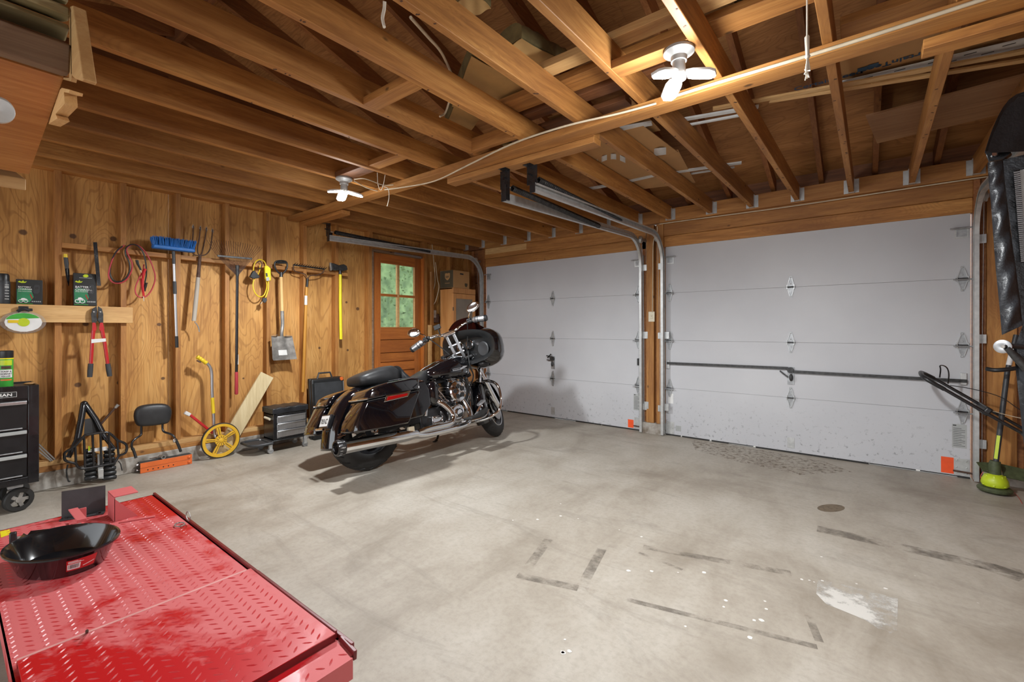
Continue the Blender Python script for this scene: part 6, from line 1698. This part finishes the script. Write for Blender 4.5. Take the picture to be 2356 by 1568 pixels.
# mower handle folded over towards the door (its mower is beyond the frame)
ym = -.30
t = thing('lawn_mower', (5.75, -.62, 0), 'black looped push-mower handle reaching in front of the white door', 'lawn mower')
H0 = wy(2118, 856, ym)
a1, a2 = wy(2135, 862, ym + .12), wy(2262, 934, ym + .12); b1, b2 = wy(2122, 866, ym - .16), wy(2262, 946, ym - .16)
a3, b3 = wy(2352, 984, ym + .12), wy(2352, 996, ym - .16)
mid = (a2 - b2)
lp_ = [b3, b2, lerp(b2, b1, .6), lerp(b2, b1, .95), lerp(b1, H0, .9), lerp(a1, H0, .5), lerp(a2, a1, .9), lerp(a2, a1, .5), a2, a3]
build(MB().tube(cr(lp_, 6), .0115, 12), 'handle_bar', M['blackmetal'], t)
build(MB().tube(cr([lerp(b2, b1, .62), lerp(b2, b1, .95), lerp(b1, H0, .9), lerp(a1, H0, .5), lerp(a2, a1, .9)], 6), .015, 12), 'foam_grip', M['plastic_black'], t)
for p in (lerp(a2, b2, .5),):
    build(MB().box(p, (.04, .30, .06), Matrix.Rotation(.55, 3, 'Y')), 'fold_knob', M['plastic_black'], t, bev=.010)
build(MB().tube(cr([wy(2162, 868, ym - .12), wy(2164, 850, ym - .1), wy(2163, 841, ym - .08), wy(2172, 841, ym - .02), wy(2180, 848, ym + .02), wy(2183, 862, ym + .04), wy(2181, 882, ym + .06)], 5), .0045, 8), 'bail_bar', M['blackmetal'], t)
build(MB().tube(cr([wy(2186, 886, ym), wy(2240, 895, ym), wy(2300, 912, ym), wy(2340, 938, ym), wy(2362, 952, ym)], 6), .003, 6), 'throttle_cable', M['plastic_black'], t)
build(MB().tube(cr([wy(2284, 945, ym), wy(2320, 955, ym), wy(2365, 965, ym)], 4), .0028, 6), 'pull_cord', M['cable'], t)
# the rest of the mower stands outside the frame: legs of the handle down to the deck

build(MB().tube([a3, V((5.80, -.80, .24))], .0115, 10).tube([b3, V((5.80, -.98, .24))], .0115, 10), 'lower_bar', M['blackmetal'], t)
build(MB().bb(5.70, 5.99, -1.28, -.78, .08, .20), 'deck', M['red'], t, bev=.03, segs=3)
build(MB().lathe([(0, .20), (.11, .20), (.115, .28), (.09, .32), (0, .33)], (5.84, -1.03, 0), n=20), 'engine', M['blackmetal'], t)
for x, y in ((5.72, -1.30), (5.95, -1.30), (5.72, -.76), (5.95, -.76)):
    build(MB().lathe([(0, -.02), (.075, -.02), (.085, -.01), (.085, .01), (.075, .02), (0, .02)], (x, y, .086), (0, 1, 0), n=20), 'wheel', M['rubber'], t)
# vinyl soft top hanging at the edge of the frame
YS = -2.14
def Q(px, py, y=YS): return wy(px, py, y)
t = thing('soft_top', Q(2340, 990), 'black vinyl vehicle soft top with a zipped window hanging beside the door', 'soft top')
outer = [(2372, 206), (2356, 211), (2340, 216), (2322, 228), (2308, 246), (2296, 268), (2284, 296), (2274, 324), (2267, 347)]
inner = [(2400, 240), (2385, 250), (2362, 268), (2348, 285), (2336, 302), (2326, 318), (2318, 332), (2314, 340), (2310, 348)]
def arch(u, v):
    k = u * 8; i = min(int(k), 7); f = k - i
    o = V((*outer[i], 0)).lerp(V((*outer[i + 1], 0)), f); q = V((*inner[i], 0)).lerp(V((*inner[i + 1], 0)), f)
    p = o.lerp(q, v)
    return Q(p.x, p.y, YS - .10 * (1 - v) + .03 * v - .01 * math.sin(u * 20) * v)
build(MB().sheet(arch, 24, 6, (.006, .012, 0)), 'arched_bow', M['vinyl'], t, smooth=60)
def roofp(u, v):
    p = arch(u, 0); return V((p.x + .5 * v, p.y + .30 * v + .012, p.z + .0))
build(MB().sheet(roofp, 20, 4, (0, 0, -.006)), 'roof_panel', M['vinyl'], t, smooth=60)
fl = [(2272, 374, 2307, 367), (2275, 420, 2311, 416), (2280, 470, 2317, 466), (2285, 540, 2325, 536), (2291, 620, 2336, 612), (2299, 700, 2346, 690), (2305, 770, 2352, 748)]
def flap(u, v):
    k = u * 6; i = min(int(k), 5); f = k - i
    a = [fl[i][j] * (1 - f) + fl[i + 1][j] * f for j in range(4)]
    return Q(a[0] + (a[2] - a[0]) * v, a[1] + (a[3] - a[1]) * v, YS - .06 - .016 * math.sin(PI * v) - .006 * math.sin(u * 40 + v * 5))
build(MB().sheet(flap, 60, 8, (.004, .016, 0)), 'side_flap', M['vinyl'], t, smooth=60)
build(MB()._poly([Q(2266, 350), Q(2322, 343), Q(2327, 352), Q(2308, 366), Q(2274, 372)], V((.01, .04, 0))), 'corner_bracket', M['blackmetal'], t, bev=.003)
c = Q(2291, 354, YS - .012)
build(MB().cyl(c, c + V((-.004, -.010, 0)), .010, n=12), 'bracket_bolt', M['chrome'], t)
back = [(2306, 368), (2420, 340), (2460, 1010), (2356, 1010), (2352, 960), (2340, 860), (2334, 800), (2352, 750)]
build(MB()._poly([Q(a, b_, YS + .02) for a, b_ in back], V((.02, .03, 0))), 'back_panel', M['vinyl'], t)
low = [(2332, 800, 2380, 790), (2338, 860, 2390, 850), (2346, 930, 2400, 920), (2352, 990, 2410, 985), (2358, 1040, 2420, 1040)]
def lowf(u, v):
    k = u * 4; i = min(int(k), 3); f = k - i
    a = [low[i][j] * (1 - f) + low[i + 1][j] * f for j in range(4)]
    return Q(a[0] + (a[2] - a[0]) * v, a[1] + (a[3] - a[1]) * v, YS - .03 + .012 * math.sin(v * 9 + u * 3))
build(MB().sheet(lowf, 30, 8, (.005, .018, 0)), 'lower_flap', M['vinyl'], t, smooth=60)
build(MB()._poly([Q(2345, 392, YS - .0), Q(2372, 385, YS - .0), Q(2372, 600, YS - .0), Q(2353, 560, YS - .0)], V((.002, .006, 0))), 'window_panel', M['greylabel'], t)
zp = MB()
for k in range(46):
    p = lerp(Q(2339, 396, YS - .006), Q(2356, 600, YS - .006), k / 45)
    zp.box(p, (.018, .004, .0055)); 
build(zp, 'zip_teeth', M['galv_dull'], t, kind='stuff')
build(MB().tube([Q(2337, 392, YS - .002), Q(2352, 600, YS - .002)], .004, 6).tube([Q(2343, 390, YS - .002), Q(2360, 600, YS - .002)], .004, 6), 'zip_tape', M['black'], t)
kc = Q(2311, 797, YS - .10)
build(MB().lathe([(0, 0), (.024, 0), (.029, .005), (.029, .012), (.022, .016), (.008, .016), (0, .012)], kc + V((.0, .014, 0)), (-.45, -.9, 0), n=26), 'pivot_disc', M['galv_dull'], t)
build(MB().cyl(kc + V((-.002, -.004, 0)), kc + V((-.008, -.016, 0)), .007, n=10), 'pivot_bolt', M['steel_dirty'], t)
build(MB().tube([kc, Q(2330, 796, YS - .09), Q(2380, 800, YS - .06)], .011, 12), 'bow_arm', M['blackmetal'], t)
build(MB().tube([kc + V((.005, -.01, -.005)), Q(2335, 818, YS - .1), Q(2375, 862, YS - .09)], [.010, .015, .014], 12), 'bow_strut', M['iron'], t)
build(MB().tube([Q(2400, 260, YS + .3), V((Q(2400, 260, YS + .3).x, YS + .3, 2.40))], .006, 8).tube([Q(2400, 300, YS + .05), V((Q(2400, 300, YS + .05).x, YS + .05, 2.40))], .006, 8), 'hanging_strap', M['black'], t)
# ---------------------------------------------------------------- overhead: stored lumber, siding, cardboard, insulation, cables
def A_(px, py, z=2.56): return wz(px, py, z)
ZT = JT + .002
def sheet_on(name, pts, z, th, mat, label, cat, group=None, bev=0):
    P = [wz(a, b, z) for a, b in pts]
    return solo(MB()._poly(P, V((0, 0, th))), name, M[mat], label, cat, group, bev=bev)
# boards laid along x across the joist tops
def laid(px, py, x0, x1, w, h, mat, label, z=ZT, group='boards laid across the joists'):
    y = wz(px, py, z).y
    return solo(MB().bb(x0, x1, y - w / 2, y + w / 2, z, z + h), 'stored_board', M[mat], label, 'board', group, bev=.002)
laid(1400, 108, 3.45, 5.2, .09, .038, 'pine_x', 'pale board across the joists, nearest behind the pull-cord lamp')
laid(1330, 190, 3.05, 4.65, .14, .038, 'frame_x', 'wide board across the joists on the tool-wall side of the pull-cord lamp')
laid(1290, 245, 2.9, 4.0, .09, .038, 'old_x', 'narrow dark board across the joists above the track supports')
laid(1900, 95, 4.72, XR, .19, .038, 'frame_x', 'wide plank across the joists above the perforated white strip')
laid(1250, 300, 2.8, 3.7, .09, .03, 'old_x', 'short brown board across the joists above the springs')
# cardboard
def card(pts, z, label, mat='card', th=.005):
    return sheet_on('cardboard_sheet', pts, z, th, mat, label, 'cardboard', 'flat cardboard stored on the joists')
card([(1260, 270), (1450, 225), (1520, 300), (1330, 345)], 2.588, 'blank cardboard sheet lying under the pull-cord lamp')
card([(1310, 330), (1480, 290), (1560, 350), (1420, 420)], 2.549, 'torn cardboard sheet above the track supports')
card([(1380, 380), (1560, 345), (1600, 420), (1440, 440)], 2.556, 'cardboard sheet behind the torn one, toward the header')
c5 = card([(1900, 150), (2200, 60), (2330, 100), (2060, 190), (1925, 205)], 2.60, 'printed cardboard sheet above the perforated white strip', 'card')
def ctext(body, p, q, size):
    a = wz(*p, 2.598); b_ = wz(*q, 2.598); ux = (b_ - a).normalized(); uy = V((0, 0, -1)).cross(ux)
    text(body, 'printed_word', M['bluetape'], c5, a, ux, uy, size, ext=.0008, bold=.02)
ctext('CertainTeed', (2166, 106), (2026, 147), .062)
ctext('CertainTeed', (1827, 209), (1967, 172), .062)
for q in ((1985, 159), (2009, 151)):
    p = wz(*q, 2.5965); build(MB().box(p, (.045, .04, .0006)), 'printed_square', M['bluetape'], c5)
# insulation batts with kraft facing
def batt(pts, z, h, label):
    t = thing('insulation_batt', wz(*pts[0], z), label, 'insulation', 'insulation batts tucked above the joists')
    P = [wz(a, b, z + .004) for a, b in pts]
    c = sum(P, V((0, 0, 0))) / len(P)
    rg = random.Random(len(label))
    fn = lambda u, v: P[0].lerp(P[1], u).lerp(P[3].lerp(P[2], u), v)
    build(MB().sheet(lambda u, v: fn(u, v) + V((0, 0, .004 * math.sin(u * 9 + v * 7))), 10, 8, (0, 0, .003)), 'kraft_face', M['kraft'], t, smooth=70)
    build(MB().sheet(lambda u, v: fn(u, v) + V((0, 0, .010)), 10, 8, lambda u, v: V((0, 0, h * (1 - .4 * abs(2 * u - 1) ** 3) + .02 * math.sin(u * 13) * math.sin(v * 11)))), 'fibre', M['insul'], t, smooth=70)
batt([(1040, 245), (1085, 130), (1210, 195), (1150, 290)], 2.60, .09, 'mineral batt with curled kraft facing above the block between the joists')
batt([(1020, 300), (1050, 235), (1110, 265), (1075, 312)], 2.60, .08, 'small batt end hanging beside the short joist block')
batt([(1140, 130), (1200, 90), (1310, 150), (1220, 185)], 2.64, .10, 'dark batt lying over the joists beside the sheathing')
batt([(1050, 10), (1090, -20), (1130, 20), (1085, 40)], 2.60, .06, 'torn batt edge at the top of the frame')
batt([(1150, 338), (1205, 318), (1235, 335), (1180, 350)], 2.58, .05, 'batt end with pale facing over the cable staple')
batt([(1560, 40), (1680, 0), (1740, 40), (1620, 90)], 2.66, .08, 'batt with printed kraft facing near the cream tub')
# white siding strips
def strip_(p, q, w, z, label, mat='vinylwhite', h=.012, n='siding_strip', cat='strip'):
    a = wz(*p, z); b_ = wz(*q, z)
    return solo(MB().beam(a, b_, w, h), n, M[mat], label, cat, 'white strips stored on the joists')
strip_((1420, 297), (1500, 283), .05, ZT + .01, 'short white strip under the pull-cord lamp')
strip_((1570, 275), (1745, 245), .035, ZT + .01, 'long white strip beside the lamp joist, upper of the pair')
strip_((1585, 287), (1740, 258), .018, ZT + .008, 'thin white strip beside the lamp joist, lower of the pair')
strip_((1443, 417), (1510, 402), .05, ZT + .008, 'bundled white strip ends nearest the springs')
strip_((1545, 397), (1706, 374), .045, ZT + .01, 'white strip crossing the joists toward the header')
strip_((1560, 404), (1690, 384), .02, ZT + .03, 'narrow white strip on top of the wider one toward the header')
strip_((1355, 434), (1395, 427), .05, ZT + .008, 'white strip end over the shaded joist near the post')
solo(MB().sheet(lambda u, v: wz(1374 + 68 * u, 366 - 12 * math.sin(u * 3) + 12 * v, 2.548 + .01 * math.sin(u * 20)), 10, 4, (0, 0, .003)), 'plastic_scrap', M['vinylwhite'], 'crumpled white plastic scrap on the torn cardboard', 'scrap')
solo(MB().sheet(lambda u, v: wz(1485 + 50 * u, 345 - 6 * u + 16 * v, 2.545 + .012 * math.sin(u * 7)), 8, 4, (0, 0, .003)), 'plastic_scrap', M['vinylwhite'], 'pale folded plastic scrap beside the torn cardboard', 'scrap')
# perforated white corner strip and laths at the right
a, b_ = wz(1925, 198, 2.58), wz(2400, 88, 2.58)
t = thing('perforated_strip', a, 'long white perforated metal strip lying across the joists', 'strip')
build(MB().beam(a, b_, .10, .004), 'strip_face', M['vinylwhite'], t)
for k in range(10):
    p = lerp(a, b_, .06 + k * .085)
    sl_ = MB().beam(p + V((0, -.02 if k % 2 else .02, -.0025)), p + V((.045, (-.02 if k % 2 else .02), -.0025)), .007, .001)
    build(sl_, 'slot', M['black'], t)
for (p, q, lbl) in (((1640, 250), (2385, 113), 'upper pale lath running beside the perforated strip'), ((1770, 232), (2385, 134), 'lower pale lath running beside the perforated strip')):
    zz_ = 2.552 if 'upper' in lbl else 2.566; a = wz(*p, zz_); b_ = wz(*q, zz_)
    solo(MB().beam(a, b_, .04, .012), 'wood_lath', M['pine_x'], lbl, 'lath', 'laths on the joists', bev=.002)
# plywood offcut resting on the rafters
P = [wz(1992, 268, 2.68), wz(2360, 172, 2.68), wz(2360, 250, 2.66), wz(2018, 330, 2.66)]
solo(MB()._poly(P, V((0, 0, .012))), 'plywood_offcut', wood('weathered offcut', (0.22, 0.10, 0.042), (0.36, 0.185, 0.08), (0.47, 0.27, 0.125), 'x', knots=False), 'greyish plywood offcut resting above the joists beside the laths', 'plywood')
# cream tub
c = wz(1815, -12, 2.60)
solo(MB().loft([[V((c.x + a * f, c.y + b * f, 2.60 + h)) for a, b in [(.17 * sgn(math.cos(k * PI / 12)) * abs(math.cos(k * PI / 12)) ** .4, .12 * sgn(math.sin(k * PI / 12)) * abs(math.sin(k * PI / 12)) ** .4) for k in range(24)]] for h, f in ((0, .88), (.02, .97), (.2, 1.06), (.22, 1.06))]), 'storage_tub', M['cream'], 'cream plastic tub sitting on the joists behind the pull cord', 'tub')
# overhead lumber rack at the upper left: boards running toward the camera, ending at one line
YR = -4.82
def R_(px, py): return wy(px, py, YR)
def rackboard(corners, mat, label, name='stored_plank', L=2.2, bev=.004, grp='boards on the overhead rack'):
    P = [R_(*q) for q in corners]
    return solo(MB()._poly(P, V((0, -L, 0))), name, mat if not isinstance(mat, str) else M[mat], label, 'board', grp, bev=bev)
pA, pB = R_(146, 180), R_(66, 401)
M['ply_rack'] = wood('glossy orange plywood', (0.30, 0.10, 0.025), (0.46, 0.18, 0.05), (0.56, 0.24, 0.075), 'y', rough=0.22, knots=False)
dn = (pB - pA).normalized(); upn = V((-dn.z, 0, dn.x)); upn = upn if upn.z > 0 else -upn
ps = solo(MB()._poly([pA, pB, pB + upn * .012, pA + upn * .012], V((0, -2.2, 0))), 'plywood_sheet', M['ply_rack'], 'orange plywood sheet forming the underside of the overhead rack', 'plywood')
rackboard([(60, 412), (60, 438), (24, 433), (24, 400), (38, 396)], 'pine_y', 'rounded pale board at the tool-wall end of the overhead rack')
rackboard([(163, 104), (160, 168), (155, 176), (146, 176), (150, 98)], 'greyplank', 'brown knotty plank on edge at the overhead rack')
rackboard([(158, 58), (160, 66), (151, 96), (138, 92), (144, 55)], 'treated', 'lower green-tinged treated board on the overhead rack')
rackboard([(160, 18), (161, 38), (157, 50), (144, 52), (146, 12)], 'treated', 'middle green-tinged treated board on the overhead rack')
rackboard([(158, -25), (157, 6), (153, 12), (140, 10), (140, -30)], 'treated', 'topmost treated board on the overhead rack')
solo(MB()._poly([R_(161, 14), R_(167, 12), R_(190, 181), R_(187, 186), R_(171, 180), R_(163, 172)], V((0, .03, 0))), 'rack_hanger', M['pine_x'], 'bright pine hanger board at the end of the overhead rack', 'board', bev=.003)
solo(MB()._poly([R_(159, 44), R_(163, 14), R_(165, 178), R_(163, 187), R_(144, 182), R_(143, 178), R_(159, 179)], V((0, .012, 0))), 'rack_cleat', M['pine_x'], 'thin bright pine cleat against the treated boards', 'board')
solo(MB()._poly([R_(120, 258), R_(138, 206), R_(142, 202), R_(160, 206), R_(159, 213), R_(147, 212), R_(149, 238), R_(128, 262), R_(132, 272), R_(112, 285)], V((0, .03, 0))), 'splintered_board', M['pine_x'], 'splintered pale board end above the plywood sheet', 'board')
for yy in (-5.6, -6.7):
    for p, w_ in ((pA, 'planks'), (pB, 'wall end')):
        solo(MB().bb(p.x - .01, p.x + .01, yy - .02, yy + .02, p.z + .02, 2.40), 'rack_strap', M['galv_dull'], 'galvanised strap carrying the overhead rack at its %s, %s of the two' % (w_, 'first' if yy > -6 else 'second'), 'strap', 'straps of the overhead rack')
# round pan at the left edge
c = CAM + ray(-6, 252) * 1.2
t = thing('round_fixture', c, 'round grey metal dish at the edge of the frame below the overhead rack', 'fixture')
build(MB().lathe([(0, .012), (.030, .010), (.0345, .004), (.0335, 0), (0, 0)], c, (.75, .35, -.30), n=32), 'dish', M['galv'], t)
build(MB().tube([c, c + V((-.02, -.02, .06)), V((c.x - .05, c.y - .05, 2.06))], .006, 8), 'dish_arm', M['galv_dull'], t)
# cables
def cable(pts, r, label, mat='cable', n=5, name='power_cable', cat='cable', grp='cables stapled to the framing'):
    return solo(MB().tube(cr(pts, n), r, 7), name, M[mat], label, cat, grp, smooth=70)
zs_ = 2.354
cable([wz(*q, 2.356 - .0) for q in ((885, 436), (930, 430), (1000, 416), (1080, 378), (1180, 330), (1300, 290), (1420, 262), (1510, 238))] , .006, 'pale cable running along the long board from the tool-wall lamp')
cable([V((x, -2.772, 2.372 + .004 * math.sin(x * 5))) for x in [4.0 + .25 * k for k in range(9)]], .008, 'pale flat cable on the face of the long board near the printed cardboard')
cable([wz(*q, 2.37) for q in ((815, 412), (840, 411), (880, 425), (905, 425))], .004, 'thin grey cable from the tool-wall lamp base')
cable([wz(*q, 2.37) for q in ((815, 416), (845, 432), (880, 441), (905, 435))], .004, 'lower grey cable looping from the tool-wall lamp base')
cable([wz(868, 397, 2.42), wz(870, 425, 2.37), wz(876, 437, 2.34), wz(882, 425, 2.36), wz(886, 402, 2.42)], .0025, 'thin tie wire looped over the long board by the tool-wall lamp', 'string', cat='wire')
cable([wz(880, 428, 2.36), wz(893, 434, 2.33), wz(895, 455, 2.27), wz(891, 474, 2.22)], .003, 'short white pull cord under the tool-wall lamp', 'string', name='pull_cord', cat='cord', grp=None)
c0 = wz(1860, 0, 2.38)
t = thing('pull_cord', c0 + V((0, 0, -.22)), 'white knotted pull cord hanging in front of the wide plank', 'cord')
b0, b1, b2_ = wy(1857, -8, c0.y), wy(1857, 85, c0.y), wy(1859, 175, c0.y)
build(MB().tube(cr([V((b0.x, b0.y, 2.40)), b0, b1], 4), .0028, 7), 'cord', M['string'], t)
fr = MB(); rr = random.Random(9)
fr.tube([b1 + V((0, 0, .006)), b1, lerp(b1, b2_, .45), lerp(b1, b2_, .5), lerp(b1, b2_, .55)], [.004, .008, .006, .009, .006], 8)
for k in range(9):
    fr.tube([lerp(b1, b2_, .5), lerp(b1, b2_, .85) + V((rr.uniform(-.008, .008), rr.uniform(-.008, .008), 0)), b2_ + V((rr.uniform(-.012, .010), rr.uniform(-.01, .01), rr.uniform(-.01, .03)))], .0022, 5)
build(fr, 'frayed_end', M['string'], t, kind='stuff')
cable([V((x, -.078, 2.372 - .012 * math.sin((x - 3.05) * 1.3) ** 2)) for x in [3.0 + .2 * k for k in range(15)]], .0055, 'pale cable along the header over the lock-bar door')
cable([wy(1512, 520, -.07), wy(1512, 532, -.06), wy(1503, 560, -.06), wy(1502, 640, -.055), wy(1501, 718, -.055)], .005, 'pale cable running down the middle post to the switch plate')
cable([wx(1002, 603, -.02), wx(1006, 640, -.02), wx(1010, 660, -.01), wx(1003, 690, -.02), wx(998, 700, -.03)], .005, 'pale cable bent over the wall beside the entry door')
cable([wx(994, 562, .0), wx(998, 600, -.02), wx(1001, 650, -.03), wx(992, 685, -.03), wx(990, 720, -.04)], .005, 'pale cable hanging from the joists beside the entry door')
solo(MB().tube(cr([wz(885, 3, 2.40), wz(884, 20, 2.38), wz(880, 42, 2.34), wz(884, 62, 2.30)], 4), .006, 6), 'frayed_strap', M['string'], 'frayed pale strap hanging from the joist at the top of the frame', 'strap')
cable([wz(945, 40, 2.45), wz(985, 85, 2.5), wz(1015, 120, 2.56), wz(1040, 172, 2.60)], .007, 'grey cable running up between the joists beside the kraft batt')
cable([wz(1038, 218, 2.55), wz(1025, 258, 2.5), wz(1012, 268, 2.46)], .006, 'short grey cable loop below the kraft batt')
# switch on the middle post, boxes beside the entry door
c = wy(1499, 728, -.052)
t = thing('switch_plate', c + V((0, 0, -.06)), 'ivory switch plate on the middle post between the garage doors', 'switch')
build(MB().box(c, (.072, .006, .115)), 'cover_plate', M['ivory'], t, bev=.003)
build(MB().box(c + V((0, -.003, 0)), (.03, .012, .045)), 'switch_box', M['ivory'], t, bev=.002)
build(MB().box(c + V((0, -.011, .004)), (.009, .012, .02)), 'toggle', M['ivory'], t, bev=.002)
c = wx(997, 722, -.02)
solo(MB().box(c, (.05, .07, .11)), 'junction_box', M['steel_dirty'], 'grey metal junction box on the wall beside the entry door', 'box', bev=.004)
c = wx(1003, 732, -.03)
solo(MB().box(c, (.05, .08, .12)), 'switch_box', M['rust'], 'brown switch box behind the grey junction box', 'box', bev=.004)
# cabinet in the corner with a delivery carton on top
CY = -.636
CXR = wy(1043, 661, CY).x; ct = wy(1043, 661, CY).z; cyb = wx(1094, 672, CXR).y
cx0_ = wy(1012, 700, CY).x
t = thing('corner_cabinet', ((cx0_ + CXR) / 2, (CY + cyb) / 2, 0), 'tall orange wooden cabinet with a glazed door standing in the corner', 'cabinet')
build(MB().bb(cx0_, CXR - .02, CY, CY + .018, 0, ct).bb(cx0_, CXR - .02, cyb - .018, cyb, 0, ct).bb(cx0_, cx0_ + .012, CY, cyb, 0, ct).bb(cx0_, CXR - .02, CY, cyb, ct - .018, ct).bb(cx0_, CXR - .02, CY, cyb, 0.05, .068).bb(CXR - .02, CXR, CY, cyb, ct - .075, ct), 'carcass', M['cab_wood'], t, bev=.002)
dz0, dz1 = .05, ct - .08
d_ = build(MB().bb(CXR - .02, CXR, CY + .003, CY + .055, dz0, dz1).bb(CXR - .02, CXR, cyb - .055, cyb - .003, dz0, dz1).bb(CXR - .02, CXR, CY + .055, cyb - .055, dz1 - .07, dz1).bb(CXR - .02, CXR, CY + .055, cyb - .055, dz0, dz0 + .07).bb(CXR - .02, CXR, CY + .055, cyb - .055, .95, 1.01), 'door', M['cab_wood'], t, bev=.002)
build(MB().bb(CXR - .014, CXR - .008, CY + .05, cyb - .05, 1.0, dz1 - .06), 'glass_pane', M['cabglass'], d_)
build(MB().bb(CXR - .014, CXR - .006, CY + .05, cyb - .05, dz0 + .06, .96), 'lower_panel', M['cab_wood'], d_)
build(MB().cyl((CXR - .003, CY + .002, 1.45), (CXR - .003, CY + .002, 1.5), .006, n=8), 'hinge', M['iron'], d_)
bt = wy(1043, 620, CY).z; bx1 = CXR - .003; yb2 = wx(1080, 660, bx1).y
t = thing('delivery_carton', ((cx0_ + bx1) / 2, (CY + yb2) / 2, ct + .001), 'brown delivery carton with a shield emblem on top of the corner cabinet', 'carton')
c_ = build(MB().bb(cx0_ + .005, bx1, CY + .002, yb2, ct + .001, bt), 'carton_body', M['card'], t, bev=.003)
build(MB().bb(cx0_ + .006, bx1 - .002, CY + .0008, CY + .0018, ct + .004, bt - .003), 'dark_end', M['card_dark'], t)
def shield(o, ux, uy, s, m, nm, e):
    n_ = V(ux).cross(V(uy)) * e
    pts = [(-.5, .45), (-.25, .52), (0, .45), (.25, .52), (.5, .45), (.5, .0), (.42, -.22), (.2, -.42), (0, -.52), (-.2, -.42), (-.42, -.22), (-.5, 0)]
    return build(MB()._poly([V(o) + V(ux) * a * s + V(uy) * b * s for a, b in pts], n_), nm, M[m], t)
so = V(((cx0_ + bx1) / 2 + .02, CY + .0006, (ct + bt) / 2 + .035))
sh_ = shield(so, (1, 0, 0), (0, 0, 1), .10, 'card', 'shield_emblem', .0005)
text('ups', 'emblem_lettering', M['card_dark'], sh_, so + V((-.037, -.0008, -.012)), (1, 0, 0), (0, 0, 1), .05, bold=.03, sx=.95)
tl = MB()
for k in range(9): tl.bb(so.x - .05 + k * .011, so.x - .043 + k * .011, CY + .0002, CY + .0006, so.z - .095, so.z - .087)
build(tl, 'printed_line', M['card'], t, kind='stuff')
hy = (CY + yb2) / 2 + .01
build(MB().bb(bx1 - .001, bx1 + .0008, hy - .04, hy + .03, bt - .055, bt - .035), 'hand_hole', M['black'], t)
so2 = V((bx1 + .0004, yb2 - .07, ct + .05))
shield(so2, (0, 1, 0), (0, 0, 1), .055, 'card_dark', 'small_emblem', .0005)
for (y, w, z0, z1, mt) in ((-.80, .05, .55, 1.25, 'pine_y'), (-.76, .04, 1.25, 2.0, 'frame_z')):
    solo(MB().bb(-.03, .008, y - w / 2, y + w / 2, z0, z1), 'nailing_block', M['pine_x' if mt == 'pine_y' else mt], 'short pale nailing board beside the entry door' if mt == 'pine_y' else 'brown nailing board above the pale one beside the entry door', 'board', bev=.002)
